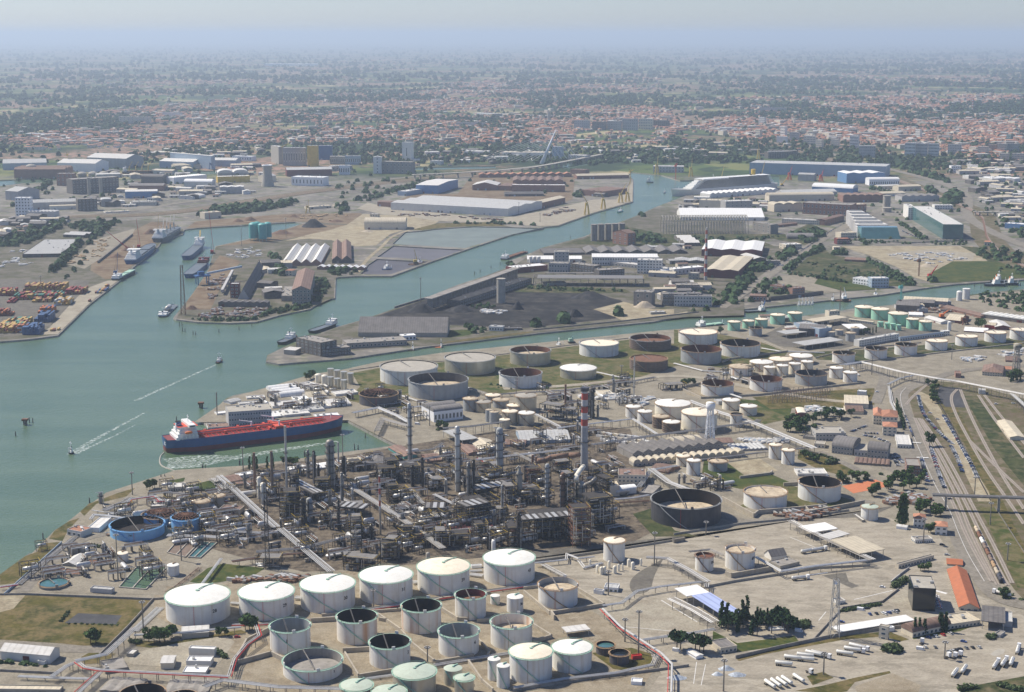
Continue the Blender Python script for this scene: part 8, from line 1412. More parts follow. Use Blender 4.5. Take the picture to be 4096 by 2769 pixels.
def mass(name,areas,m,sd):
 rr=np.random.default_rng(sd);V=[];F=[];o=0
 for k,pg,n,r in areas:
  reg(k);xs=[p[0]for p in pg];ys=[p[1]for p in pg];c=0
  while c<n:
   u,v=rr.uniform(min(xs),max(xs)),rr.uniform(min(ys),max(ys))
   if not inside((u,v),pg):continue
   p=pt(u,v)
   if name=='far_woods'and(patch(p,420)+patch(p,1500,3)<-.02 or patch(p,800,9)>.33)and rr.random()<.93:continue
   c+=1;R=r*rr.uniform(.6,1.3);H=R*rr.uniform(1.3,2.1);N=13
   d=rr.normal(size=(N,3));d[:,2]=np.abs(d[:,2]);d/=np.linalg.norm(d,axis=1)[:,None]
   ce=np.array([p.x,p.y,0])+d*np.array([R,R,H])*rr.uniform(.75,1.05,(N,1));a=np.cross(d,rr.normal(size=(N,3)));a/=np.linalg.norm(a,axis=1)[:,None];b=np.cross(d,a);s=R*.55
   q=np.stack([ce-a*s-b*s,ce+a*s-b*s,ce+a*s+b*s,ce-a*s+b*s],1).reshape(-1,3);V.append(q);F.append(np.arange(o,o+4*N).reshape(-1,4));o+=4*N
 V=np.concatenate(V);F=np.concatenate(F);me=bpy.data.meshes.new(name);me.vertices.add(len(V));me.vertices.foreach_set('co',V.ravel());me.loops.add(F.size);me.loops.foreach_set('vertex_index',F.ravel().astype(np.int32));me.polygons.add(len(F));me.polygons.foreach_set('loop_start',np.arange(0,F.size,4,dtype=np.int32));me.update(calc_edges=True)
 me.materials.append(MATS[m]);ob=bpy.data.objects.new(name,me);C.objects.link(ob);return tag(ob,kind=S102)
mass('woodland',[('D',[(1320,440),(1420,390),(1980,345),(1980,365),(1700,415),(1500,430),(1330,450)],150,7),('D',[(-20,620),(60,590),(110,560),(420,470),(440,500),(200,630),(0,650)],90,6),('D',[(430,510),(560,480),(820,480),(700,540),(620,620),(590,640),(600,560)],70,5.5),('D',[(320,820),(400,740),(530,600),(545,640),(440,760),(330,830)],60,5.5),('D',[(190,300),(330,210),(360,220),(220,310)],30,7),('D',[(1800,700),(1860,720),(1900,830),(1850,840),(1800,760)],40,5),('D',[(2080,860),(2140,860),(2210,880),(2130,990),(2050,1050),(1870,1085),(1700,1120),(1700,1100),(2040,1020)],110,3.5),('D',[(1270,1125),(1700,1120),(1700,1132),(1530,1140),(1300,1133)],50,2.5),('E',[(-100,790),(0,780),(110,800),(130,830),(0,840)],30,4),('E',[(90,340),(150,320),(640,200),(700,210),(330,300),(220,340)],70,6),('E',[(0,380),(60,360),(80,400),(20,430)],12,7),('E',[(700,488),(1000,480),(1370,505),(1000,498)],30,3.5),('E',[(1180,920),(1300,905),(1900,935),(1900,945),(1400,940)],60,2.5),('E',[(1880,520),(2000,560),(2150,570),(2180,620),(2000,640),(1930,600)],50,5),('E',[(2000,430),(2040,425),(2030,450)],6,5),('E',[(1270,1160),(1340,1160),(1330,1180),(1270,1180)],5,7),('E',[(1470,1130),(1525,1130),(1520,1160)],4,7),('E',[(1840,1090),(1880,1090),(1880,1120)],3,7),('E',[(850,1170),(1000,1190),(1090,1200),(900,1220)],14,3.5),('E',[(870,1040),(1070,1030),(1070,1060),(880,1060)],14,3),('E',[(1560,280),(1620,270),(1620,320),(1560,310)],12,5),('E',[(1080,760),(1150,750),(1170,770),(1110,775)],8,3),('F',[(745,575),(960,530),(1000,570),(900,640),(860,600)],45,6),('F',[(450,800),(640,740),(660,790),(480,840)],45,5.5),('F',[(680,700),(800,660),(800,700),(720,740)],22,5.5),('F',[(720,800),(960,640),(1000,650),(1000,670),(860,720),(790,800)],90,4),('F',[(1050,680),(1160,680),(1150,700),(1060,705)],20,4),('F',[(1260,730),(1310,740),(1600,890),(1590,905),(1540,900)],80,4),('F',[(760,815),(1000,850),(1180,880),(1160,890),(980,862),(760,830)],40,3),('F',[(380,900),(500,840),(540,860),(430,960),(340,1030),(300,1020)],60,5),('F',[(580,900),(700,860),(720,880),(620,950)],22,4.5),('F',[(670,930),(780,920),(780,960),(680,960)],14,5),('F',[(380,1010),(400,1000),(410,1030)],4,6),('F',[(880,750),(1200,760),(1400,860),(1200,840),(950,830)],50,2.5),('F',[(1300,790),(1500,870),(1450,890)],12,3),('F',[(1960,660),(2120,640),(2324,700),(2280,760),(2050,720)],45,5),('F',[(2100,780),(2400,780),(2500,830),(2200,830)],30,3.5),('F',[(1680,870),(1730,860),(1740,885)],7,4.5),('F',[(1200,600),(2000,610),(1990,640),(1200,615)],55,2.6),('F',[(1560,530),(1680,590),(1640,600)],26,4),('F',[(1450,440),(1530,500),(1650,560),(1640,575),(1500,500)],35,3.5),('F',[(1790,300),(1920,290),(1910,350),(1830,370),(1780,350)],45,8),('F',[(1430,100),(1800,190),(1820,220),(1500,130)],55,7),('F',[(1300,250),(1440,240),(1440,290),(1300,275)],22,5),('F',[(1990,960),(2700,930),(2700,1090),(2324,1080),(2060,1030)],150,3.2),('F',[(0,590),(700,575),(720,560),(660,600),(100,625)],45,3.5),('F',[(0,20),(240,20),(420,60),(420,110),(240,60),(0,60)],45,7),('F',[(640,30),(840,30),(830,60),(640,60)],25,7),('F',[(300,320),(640,340),(660,420),(560,400)],15,4),('F',[(1670,250),(1740,260),(1740,300),(1680,290)],14,6),('E',[(2000,0),(2324,-10),(2324,90),(2200,90),(2010,60)],40,8),('E',[(1400,50),(1920,-20),(1920,110),(1800,100),(1680,110),(1500,90)],45,7),('F',[(0,420),(640,440),(1000,500),(1300,420),(1700,500),(2000,420),(1800,240),(1000,300),(300,330)],70,4),('F',[(1900,100),(2324,120),(2400,620),(2150,520),(1980,260)],120,5),('D',[(0,400),(900,330),(1700,210),(1700,60),(900,60),(0,200)],110,5),('E',[(0,110),(500,80),(800,150),(500,230),(0,330)],50,5.5),('E',[(880,160),(1580,150),(1600,330),(1300,300),(880,300)],24,4),('F',[(0,890),(640,880),(700,1000),(300,1060),(0,1090)],40,4),('F',[(1100,560),(1500,590),(1240,640),(1080,640)],14,4),('F',[(1950,980),(2330,960),(2330,1000)],20,3),('D',[(430,860),(600,640),(620,660),(470,860)],8,4),('C',[(0,960),(2324,1000),(2324,1160),(1500,1150),(0,1050)],160,7),('B',[(450,990),(2324,960),(2324,1120),(1700,1060),(450,1110)],110,6),('I',[(160,1200),(260,1190),(260,1215)],5,2),('I',[(540,1290),(560,1290),(560,1300)],2,2),('K',[(0,1130),(330,1160),(330,1170),(0,1140)],14,1.6),('H',[(1000,315),(1500,345),(1400,352),(1100,350)],10,1.5)],S84,3)
rr=np.random.default_rng(11);A=[]
TOWN=[[(0,290),(300,270),(700,265),(1100,225),(1300,215),(1500,240),(1560,290),(1500,330),(1250,325),(900,330),(600,330),(420,330),(60,330),(0,330)],[(1560,290),(1700,255),(1950,250),(2324,265),(2324,370),(2000,330),(1700,320)],[(1000,190),(1300,170),(1500,175),(1500,215),(1250,215),(1000,225)],[(1500,190),(1900,165),(2324,170),(2324,190),(1900,195)],[(1500,225),(2324,215),(2324,250),(1700,250)],[(200,255),(650,215),(1000,200),(1050,230),(700,262),(300,270)],[(400,150),(900,135),(1300,130),(1300,145),(700,160)],[(1700,140),(2324,130),(2324,150),(1800,152)],[(0,180),(700,170),(900,185),(300,200)]]
def far_trees():
 ar=[]
 for y0,y1,n,r in((100,120,800,26),(120,150,1800,20),(150,190,2300,17),(190,240,3400,11),(240,300,4200,8),(300,372,3300,7)):ar.append(('W',[(-40,y0),(2364,y0),(2364,y1+18),(1700,y1),(-40,y1)],n,r))
 return ar
mass('far_woods',far_trees(),S84,12)
def houses_mass(name,n,sd):
 rr=random.Random(sd);W_=MB()
 mat(S156,(.34,.29,.23),.8,var=.25,scale=.02)
 for m in(S64,S156,S51,S59):W_.use(m)
 for i in range(n):
  pg=TOWN[rr.choices(range(len(TOWN)),(26,20,7,3,8,10,3,2,2))[0]]if rr.random()<.94 else[(0,115),(2324,115),(2324,370),(1500,340),(0,330)]
  xs=[p[0]for p in pg];ys=[p[1]for p in pg];u,v=rr.uniform(min(xs),max(xs)),rr.uniform(min(ys),max(ys))
  if not inside((u,v),pg):continue
  reg('W');p=pt(u,v)
  if(patch(p,420)+patch(p,1500,3)>.2 or patch(p,800,9)>.34)and rr.random()<.9:continue
  a=rr.choice([.35,.35+PI/2,rr.uniform(0,3)]);big=rr.random()<.07;s=1+max(0,(p.y-5000)/9000)
  l,w_,h=(rr.uniform(22,60),rr.uniform(12,22),rr.uniform(7,18))if big else(rr.uniform(9,20)*s,rr.uniform(8,12)*s,rr.uniform(4.5,9.5));c,n_=math.cos(a),math.sin(a)
  W_.use(rr.choice([S156,S156,S51])).box(p.x,p.y,0,l,w_,h,a)
  rise=0.6 if big else 2.2;W_.use(S59 if(big or rr.random()<.03)else S64);x,y=l/2+.5,w_/2+.5
  v8=[(-x,-y,h),(x,-y,h),(x,y,h),(-x,y,h),(-x*.8,0,h+rise),(x*.8,0,h+rise)]
  W_.add([(p.x+q[0]*c-q[1]*n_,p.y+q[0]*n_+q[1]*c,q[2]+.05)for q in v8],[(0,1,5,4),(2,3,4,5),(1,2,5),(3,0,4)])
 return tag(W_.build(name),kind=S102)
houses_mass('far_town',34000,4)
def house(kind):
 t=thing(S132,'',S132);L_,W_,h=((13,10,6.5),(18,11,9),(10,9,6),(26,12,12))[kind]
 MB().use(S51 if kind%2 else S50).box(0,0,0,L_,W_,h).build('wall',t)
 MB().use(S64).hip(L_,W_,h,2.3).build(S113,t)if kind!=2 else MB().use(S64).hip(L_,W_,h,2,.3).build(S113,t)
 for i in range(3):MB().use(S70).box(0,0,0,1.4,.12,1.5).build(S122,t,(-L_*.33+i*L_*.33,-W_/2-.05,h*.55))
 return t
HK=['cream cottage with hipped tile roof','two-storey villa with tile roof','small white house with tile roof','long apartment house with tile roof']
rr=random.Random(8)
for k,pg,n,wh in(('D',[(0,-5),(240,-30),(560,-60),(900,-80),(1400,-60),(1750,-60),(1750,-20),(1000,-20),(500,-5),(0,15)],95,'north of the shipbuilding sheds'),('B',[(20,860),(500,830),(1000,860),(1400,880),(1380,960),(900,985),(500,990),(40,960)],110,'behind the market halls'),('C',[(1900,830),(2324,840),(2324,980),(1950,960),(1300,960),(1100,930),(1300,870)],95,'behind the apartment towers')):
 c=0;xs=[p[0]for p in pg];ys=[p[1]for p in pg]
 while c<n:
  u,v=rr.uniform(min(xs),max(xs)),rr.uniform(min(ys),max(ys))
  if not inside((u,v),pg):continue
  c+=1;reg(k);p=pt(u,v);kd=rr.randrange(4);inst((S132,kd),lambda:house(kd),(p.x,p.y,0),rr.choice([.3,1.87,-.2]),HK[kd]+' '+wh,'houses '+wh,rr.uniform(.85,1.3))
for i,(k,u,v,l,h,d,wm)in enumerate((('C',705,915,30,75,14,S50),('C',765,935,60,55,16,S52),('C',680,948,70,40,18,S50),('C',858,960,80,55,16,S51),('C',940,985,40,55,16,S51),('C',1040,975,50,50,16,S51),('C',1165,985,55,80,16,S50),('C',1225,1045,110,75,22,S52),('C',1530,1035,70,85,16,S50),('C',1605,1035,75,80,16,S52),('C',1685,1035,70,80,16,S50),('C',1815,1025,90,65,16,S52),('C',2015,1030,70,55,16,S51),('C',2080,1010,60,50,16,S54),('C',2145,1015,60,60,16,S51),('C',2200,1015,90,60,16,S52),('C',2160,1075,60,55,16,S51),('C',2240,1070,80,50,16,S51),('C',560,830,40,50,14,S50),('C',565,745,180,30,14,S52),('C',2205,945,30,50,14,S72),('C',1600,920,30,60,14,S50),('C',300,880,110,30,30,S52),('C',540,915,30,55,14,S51),('C',625,1045,190,45,20,S53),('B',790,840,190,25,16,S52),('B',1000,868,10,1,6,S50),('B',1570,860,100,60,16,S52),('B',1690,865,90,55,16,S53),('B',1790,865,90,60,16,S52),('B',1890,865,100,75,16,S52),('B',2000,860,90,70,16,S51),('B',2090,850,110,50,16,S53),('A',790,822,205,45,20,S51),('A',1080,775,120,28,16,S50),('A',500,910,90,18,30,S49),('A',170,905,90,18,40,S49),('B',430,1065,0,0,0,''),('C',1815,1155,0,0,0,''))):
 if l>12:Bd(k,(u,v),(u+l,v+2),d,h,'apartment or office block in the town, '+['pale and tall by the rail yard','grey behind the pale tall one','stepped white by the rail yard','cream and broad','cream cube beside the broad one','pinkish by the tracks','tallest pale slab','grey office with white end','first slab of the long trio','middle slab of the long trio','last slab of the long trio','grey slab right of the trio','cream at the right','brick at the right','cream slab near the frame edge','grey pair near the frame edge','cream low near the frame edge','cream row at the frame edge','white tower far back','very long grey row far back','dark leaning tower','church-like pale tower','long grey station hall','cream behind the station','dark wide block behind the shipyard','long low grey row','tiny','first of the grey high-rise group','dark one of the high-rise group','third of the grey high-rise group','tallest of the grey high-rise group','cream one of the high-rise group','last dark one of the high-rise group','long cream institute on the left','pale school on the left','white retail hall on the left','white retail hall at the frame edge'][i],S120,wm,S59,win=(4,8)if h>40 else None,name='apartment_block',cat='apartment block',group='town blocks')
water_like=[('C',1982,650,742,'striped'),('B',1405,745,818,'')]
column('B',1405,22,745,818,S66,'far pale water tower above the town roofs',0,name='water_tower',cat='water tower',top=S120,pipe=False)
column('C',1981,9,652,742,S141,'far red and white chimney in the green fields',0,name=S140,cat=S140,top=S120,pipe=False)
Bd('A',(1755,438),(2105,438),160,14,'gleaming white greenhouse roof far out on the plain',S120,S49,S49)
Bd('B',(900,760),(1650,792),40,9,'very long pale roof crossing the distant town',S120,S50,S59)
def shed(kind):
 t=thing(S131,'',S131);L_,W_,h=((34,16,7),(22,14,5),(50,22,8),(16,10,6),(28,28,9))[kind];m=(S50,S52,S52,S51,S53)[kind]
 MB().use(m).box(0,0,0,L_,W_,h).build('wall',t);MB().use((S59,S58,S63,S62,S61)[kind]).gable(L_,W_,h,W_*.1).build(S113,t)
 for i in range(2):MB().use(S53).box(0,0,0,4,.15,4).build('door',t,(L_*(.25-.5*i),-W_/2-.05,0))
 return t
for k,pg,n,wh in(('D',[(450,350),(860,280),(1700,230),(1700,290),(1100,360),(800,380)],46,'along the northern highway'),('D',[(0,450),(450,440),(420,500),(0,600)],30,'at the left timber yards'),('D',[(850,0),(1750,-15),(1750,40),(1000,60)],30,'behind the pale blue halls'),('D',[(1000,150),(1700,110),(1850,160),(1100,200)],22,'along the far channel'),('B',[(480,1000),(1000,1000),(1900,960),(2300,1000),(2300,1080),(1500,1080),(500,1110)],70,'around the leaning mast'),('C',[(0,960),(500,960),(600,1040),(0,1060)],30,'behind the cruise ship'),('C',[(1850,1080),(2324,1080),(2324,1160),(1900,1160)],40,'right of the far highway'),('F',[(1950,170),(2324,180),(2324,480),(2200,460),(2000,280)],46,'east of the railway'),('F',[(0,330),(600,330),(650,400),(60,400)],20,'south of the cruise ship'),('E',[(2000,640),(2324,640),(2324,1040),(2200,1040),(2060,860)],16,'between the mill and the maroon halls'),('F',[(0,870),(90,870),(260,920),(200,940),(0,940)],8,'below the striped chimney'),('I',[(1480,40),(1780,20),(1800,90),(1640,110)],12,'in the canal scrap yard'),('I',[(560,30+80),(1000,110),(1000,240),(560,250)],8,'in the fuel depot'),('D',[(1750,770),(1840,780),(1860,980),(1780,980)],8,'beside the fertiliser store'),('D',[(700,160),(1020,190),(840,260),(800,200)],10,'behind the four domes')):
 c=0;xs=[p[0]for p in pg];ys=[p[1]for p in pg]
 while c<n:
  u,v=rr.uniform(min(xs),max(xs)),rr.uniform(min(ys),max(ys))
  if not inside((u,v),pg):continue
  c+=1;reg(k);p=pt(u,v);kd=rr.randrange(5);inst((S131,kd),lambda:shed(kd),(p.x,p.y,0),rr.choice([.3,1.87,.1,-.3])+rr.uniform(-.05,.05),['long white','small grey','big tan-roofed','little brown-roofed','square dark'][kd]+' shed '+wh,'sheds '+wh,rr.uniform(.7,1.3))
# vehicles
COL=dict(silver=(.46,.46,.45),white=(.72,.72,.70),black=(.025,.025,.03),blue=(.05,.09,.25),red=(.35,.03,.03),grey=(.16,.17,.18))
for c_,v_ in COL.items():mat('paint_'+c_,v_,.4,var=.03,spec=.35)
def wheels(t,xs,w,r=.34):
 for x in xs:
  for s in(-1,1):MB().use(S73).tube((x,s*w,r),(x,s*(w-.25),r),r,10).build('wheel',t)
def car(c):
 t=thing('car','','car');P='paint_'+c;q=MB().use(P)
 b=[(-2.15,.35,.85,.84),(-1.3,.3,.95,.9),(.9,.3,.95,.9),(2.1,.35,.72,.8)]
 for(x0,z0,h0,w0),(x1,z1,h1,w1)in zip(b,b[1:]):q.add([(x0,-w0,z0),(x1,-w1,z1),(x1,w1,z1),(x0,w0,z0),(x0,-w0,h0),(x1,-w1,h1),(x1,w1,h1),(x0,w0,h0)],[(3,2,1,0),(4,5,6,7),(0,1,5,4),(2,3,7,6),(1,2,6,5),(0,4,7,3)])
 q.build('body',t)
 MB().use(S71).add([(-1.9,-.82,.93),(1.1,-.82,.93),(1.1,.82,.93),(-1.9,.82,.93),(-1.4,-.65,1.45),(.35,-.65,1.45),(.35,.65,1.45),(-1.4,.65,1.45)],[(4,5,6,7),(0,1,5,4),(2,3,7,6),(1,2,6,5),(3,0,4,7)]).build(S122,t)
 MB().use(P).box(-.5,0,1.44,1.7,1.28,.05).build(S113,t);wheels(t,(-1.35,1.35),.88);return t
QUEUE=[]
def cars(k,pts,gap,where,ang=PI/2,jit=.3,fill=.93):
 reg(k);P=[pt(*q)for q in smooth(pts,2)];rr=random.Random(len(where));acc=0;last=None
 for a,b in zip(P,P[1:]):
  d=b-a;L=d.length;d.normalize();x=acc
  while x<L:
   if rr.random()<fill:
    p=a+d*x;c=rr.choice([S157,S49,S158,'blue','grey',S157,S49,S158,'red'][:9 if rr.random()<.4 else 8]);QUEUE.append((p.length,c,p.x,p.y,math.atan2(d.y,d.x)+ang+rr.uniform(-.08,.08),c+' car parked '+where,'cars parked '+where))
   x+=gap
  acc=x-L
cars('I',[(1622,642),(1635,700),(1660,775),(1730,855),(1800,925),(1850,965)],3.2,'in the long row beside the gravel track',1.2);cars('I',[(1790,775),(1830,840),(1880,930),(1925,1010),(1980,1110),(2015,1190)],3.4,'in the long row along the dark fence',1.9);cars('I',[(1705,985),(1730,1070),(1760,1170),(1800,1265)],3.4,'between the avenue and the tracks',1.2);cars('I',[(1840,980),(1880,1050),(1915,1150)],4,'along the left edge of the gravel strip',1.2)
cars('I',[(1645,1060),(1660,1140),(1690,1230)],4,'beside the brick office',1.2);cars('I',[(1260,905),(1340,920)],3,'in the first short car park row');cars('I',[(1270,890),(1360,895)],3,'in the second short car park row');cars('I',[(1180,880),(1280,840)],3,'under the pale pergola trees');cars('I',[(1360,930),(1420,950)],3,'behind the barrel-roofed office');cars('I',[(1470,1030),(1520,1090)],2.8,'in front of the brick office');cars('I',[(1450,1040),(1490,1110)],3,'in the second row before the brick office');cars('I',[(1535,780),(1590,920)],6,'along the avenue wall',.1);cars('F',[(640,805),(800,700),(900,640),(1010,560),(1130,490)],7,'along the boulevard',0,fill=.7);cars('F',[(1515,540),(1620,590),(1700,600)],5,'before the glass office');cars('F',[(1750,600),(2000,606)],6,'below the glass offices')
cars('J',[(1740,700),(1765,785)],3,'between the glass office and the orange roof',PI/2);cars('J',[(1670,1040),(1740,1040)],3.2,'beside the caravan');cars('J',[(1825,1070),(1915,1050)],3.2,'in the white row at the tractors');cars('J',[(1940,1045),(2030,1040)],4.5,'near the planted ring');cars('J',[(1690,975),(1860,945)],6,'in front of the maroon barrel roof');cars('J',[(1300,820),(1480,805)],5,'on the small visitors park');cars('J',[(1400,818),(1480,795)],4,'second row on the visitors park')
for k,u,v,c,w_ in(('J',1112,872,'blue','alone beside the long canopy'),('J',1383,640,S49,'driving on the terminal apron'),('J',1922,1003,'blue','alone beside the pole'),('J',1280,782,S158,'next to the blue and white van'),('J',1833,55,S158,'under the concrete pipe bridge'),('K',1575,972,'red','alone in front of the pale shed'),('I',1348,618,S49,'driving on the side road'),('I',2138,698,S49,'alone on the railway apron'),('I',2253,693,S49,'at the frame edge on the railway apron'),('I',1700,757,S49,'driving on the gravel track'),('I',1750,800,S157,'on the track fork'),('J',1780,358,S158,'at the gatehouse hedge'),('J',1812,425,S157,'behind the small orange roof'),('H',695,730,S49,'near the brown sheds'),('H',1122,658,S49,'near the grey workshop')):
 reg(k);p=pt(u,v);inst(('car',c),lambda:car(c),(p.x,p.y,gz(p)),random.Random(u).uniform(-.6,.3),c+' car '+w_)
QUEUE.sort();q=MB()
for i,(_,c,x,y,a,lb,g)in enumerate(QUEUE):
 if i<282:inst(('car',c),lambda:car(c),(x,y,gz(Vector((x,y,0)))),a,lb,g)
 else:q.use('paint_'+c).box(x,y,.9,4.2,1.75,.55,a).use(S71).box(x,y,1.45,2.2,1.5,.5,a)
tag(q.build('distant_cars'),kind=S102)
def tanker(kind):
 t=thing(['tank_trailer','tank_truck','truck_tractor'][kind],'',['trailer','truck','truck'][kind])
 if kind<2:
  o=MB().use(S18 if kind else S29).lathe([(.2,-5.6),(1,-5.5),(1.2,-5.2),(1.2,5.2),(1,5.5),(.2,5.6)],14).build('tank',t,(0,0,2.3));o.rotation_euler=(0,PI/2,0)
  MB().use(S40).box(0,0,.9,10.5,1.1,.35).build('chassis',t);MB().use(S41).box(0,0,3.45,9.5,.6,.12).build('catwalk',t);wheels(t,(-4.6,-3.3,-2),1.22,.5)
 if kind:
  x=7.4 if kind==1 else 0;MB().use('paint_white').box(x,0,.9,2.2,2.4,2.7).build('cab',t);MB().use(S71).box(x+1.1,0,2.2,.08,2.2,1).build('windscreen',t);MB().use(S40).box(x-2,0,.7,4.5,1.2,.4).build('tractor_frame',t);wheels(t,(x+.5,x-2.6),1.22,.5)
 return t
TT=(3000,2350,3.32)
for i,(a,b,kd,w_)in enumerate((((335,1045),(560,1070),0,'alone in front of the silver group'),((450,965),(680,995),0,'at the front left of the silver group'),((610,935),(855,965),0,'second in the silver group'),((625,985),(850,1010),0,'with a green side box in the silver group'),((730,900),(955,950),0,'third in the silver group'),((800,900),(1030,960),1,'with white cab at the end of the silver group'),((1125,900),(1390,940),0,'white, beside the two coupled trucks'),((1235,850),(1480,890),1,'the nearer of two coupled trucks'),((1300,800),(1540,860),1,'the farther of two coupled trucks'),((200,1290),(330,1380),0,'leftmost of the four white ones'),((275,1270),(410,1370),0,'second of the four white ones'),((350,1255),(490,1355),0,'third of the four white ones'),((415,1235),(560,1335),0,'last of the four white ones'),((565,1205),(725,1310),0,'apart from the four white ones'),((770,1150),(850,1180),2,'without trailer near the grass'))):
 reg(TT);p,q_=pt(*a),pt(*b);c=(p+q_)/2;d=q_-p;inst(('tanker',kd),lambda:tanker(kd),(c.x,c.y,gz(c)),math.atan2(d.y,d.x),['tank trailer ','tank truck ','white truck tractor '][kd]+w_,'tank trucks and trailers')
for a,b,kd,w_ in(((1840,1255),(1890,1190),0,'silver, left of the pair at the bottom'),((1905,1230),(1945,1170),0,'silver, right of the pair at the bottom'),((2115,1200),(2155,1140),1,'leftmost of three near the corner'),((2170,1185),(2210,1125),1,'middle of three near the corner'),((2230,1180),(2255,1120),0,'rightmost of three near the corner'),((2275,1095),(2290,1045),1,'cut by the frame edge'),((775,595),(880,585),1,'driving beside tank 6N'),((920,405),(985,395),1,'under the white loading canopy'),((855,415),(910,405),0,'waiting behind the tank truck at the canopy'),((2215,705),(2160,690),1,'on the road bend by the bushes'),((1800,1110),(1850,1100),2,'beside the light pole'),((1855,1115),(1880,1095),2,'second beside the light pole'),((1890,1105),(1915,1085),2,'third beside the light pole'),((1640,1020),(1655,1000),2,'beside the white containers')):
 reg('J');p,q_=pt(*a),pt(*b);c=(p+q_)/2;d=q_-p;inst(('tanker',kd),lambda:tanker(kd),(c.x,c.y,gz(c)),math.atan2(d.y,d.x),['tank trailer ','tank truck ','white truck tractor '][kd]+w_,'tank trucks and trailers')
def van(u,v,k,lb,a=-.4):
 reg(k);t=thing('van',lb,'van',pt(u,v,.3),a);MB().use('paint_white').box(-.4,0,.4,4.4,2,2.1).box(2.1,0,.4,1.1,1.9,1.1).build('body',t);MB().use(S71).box(1.85,0,1.55,.1,1.7,.7).build('windscreen',t);wheels(t,(-1.6,1.7),1)
van(828,930,'J','white van parked at the garden hedge');van(1240,788,'J','white van with blue front beside the zigzag wall');van(1635,1050,'J','white caravan-like van beside the red car');van(530,580,'H','white tank van near the white vaulted hall');van(2250,1060,'L','white pickup beside the yellow barrier');van(710,770,'F','white lorry on the boulevard')
def wagon(m,lb,p,a):
 t=thing('tank_wagon',lb,'rail wagon',p,a,'row of tank wagons');o=MB().use(m).lathe([(.3,-6.2),(1.4,-5.8),(1.5,-5.4),(1.5,5.4),(1.4,5.8),(.3,6.2)],14).build('tank',t,(0,0,2.8));o.rotation_euler=(0,PI/2,0)
 MB().use(S40).box(0,0,1,13.2,2.4,.35).build(S114,t);MB().use(m).cyl(0,0,4.2,.5,.6,8).build(S119,t)
 for x in(-4.6,4.6):MB().use(S73).box(x,0,.2,3,2.2,.8).build('bogie',t)
reg('J');a,b=pt(2000,252),pt(2172,615);d=b-a;n=9
for i in range(n):
 p=a+d*((i+.5)/n);wagon([S34,S35,S29,S25,S35,S25,S33,S80,S24][i],['pale brown tank wagon at the far end of the train','dark rust tank wagon behind the white one','white tank wagon in the train','brown tank wagon in front of the white one','rust-brown tank wagon in the middle of the train','dull brown tank wagon after the middle one','ochre-brown tank wagon third from the buffers','sand-coloured tank wagon second from the buffers','black-ended tank wagon nearest the buffers'][i],(p.x,p.y,.3),math.atan2(d.y,d.x))
for i,pts in enumerate(([(1540,700),(1590,640),(1700,550)],[(1600,790),(1680,930),(1780,1120),(1890,1340),(2000,1620),(2150,1900)],[(1625,790),(1720,950),(1830,1150),(1940,1360),(2070,1640),(2215,1905)],[(1640,795),(1760,960),(1880,1170),(1990,1390),(2130,1650),(2245,1890)],[(1600,790),(1660,940),(1750,1130),(1850,1350),(1950,1600),(2110,1880)],[(1880,600),(1830,650),(1870,770),(1960,940),(2080,1150),(2210,1330),(2324,1500)],[(1900,600),(1960,760),(2060,960),(2180,1180),(2324,1400)],[(2020,640),(2140,820),(2324,1060)],[(2060,640),(2200,820),(2360,1000)],[(1960,940),(2100,1080),(2324,1290)])):
 strip('railway_track','ballast','I',smooth(pts),3.4)
 reg('I')
 for s in(-.75,.75):strip('rail','rail','I',[(u+s*1.2,v)for u,v in smooth(pts)],.22)
for k,pts in(('D',[(-300,560),(300,440),(900,440),(1300,400),(1900,300),(2324,245),(3000,175),(3600,110)]),('C',[(100,840),(600,930),(1100,1080),(1500,1200),(1750,1300),(2040,1420),(2060,1490),(2080,1600),(2250,1750),(2600,1850)])):
 for o_ in(-24,-14,-4,6,16,26):strip('railway_track',S35 if o_%4 else 'ballast',k,[(u,v+o_*(.35 if k=='D'else.3))for u,v in smooth(pts)],3.4)
strip('road_line','marking','I',smooth([(1540,590),(1490,640),(1540,800),(1640,1030),(1740,1260),(1830,1400),(1880,1540),(1950,1700),(2060,1880)]),.4)
for k,a,b,w_ in(('L',(2150,725),(2390,870),.8),('J',(770,305),(980,390),.6),('J',(1195,720),(1450,660),.7),('J',(960,860),(1010,800),.5),('J',(900,555),(1020,540),1.5),('J',(150,1135),(130,1280),.4),('J',(210,1150),(180,1290),.4),('J',(1735,660),(1810,680),3),('L',(1900,900),(2330,940),.5),('I',(1580,955),(1640,960),3),('I',(1610,1055),(1690,1058),3)):strip('painted_line','marking',k,[a,b],w_)
zone('clay_court','clay','I',[(1115,1240),(1340,1198),(1440,1240),(1190,1290)]);zone('paved_ring',S66,'J',smooth([(2100,1085),(2140,1050),(2200,1048),(2190,1080),(2130,1098),(2100,1085)]))
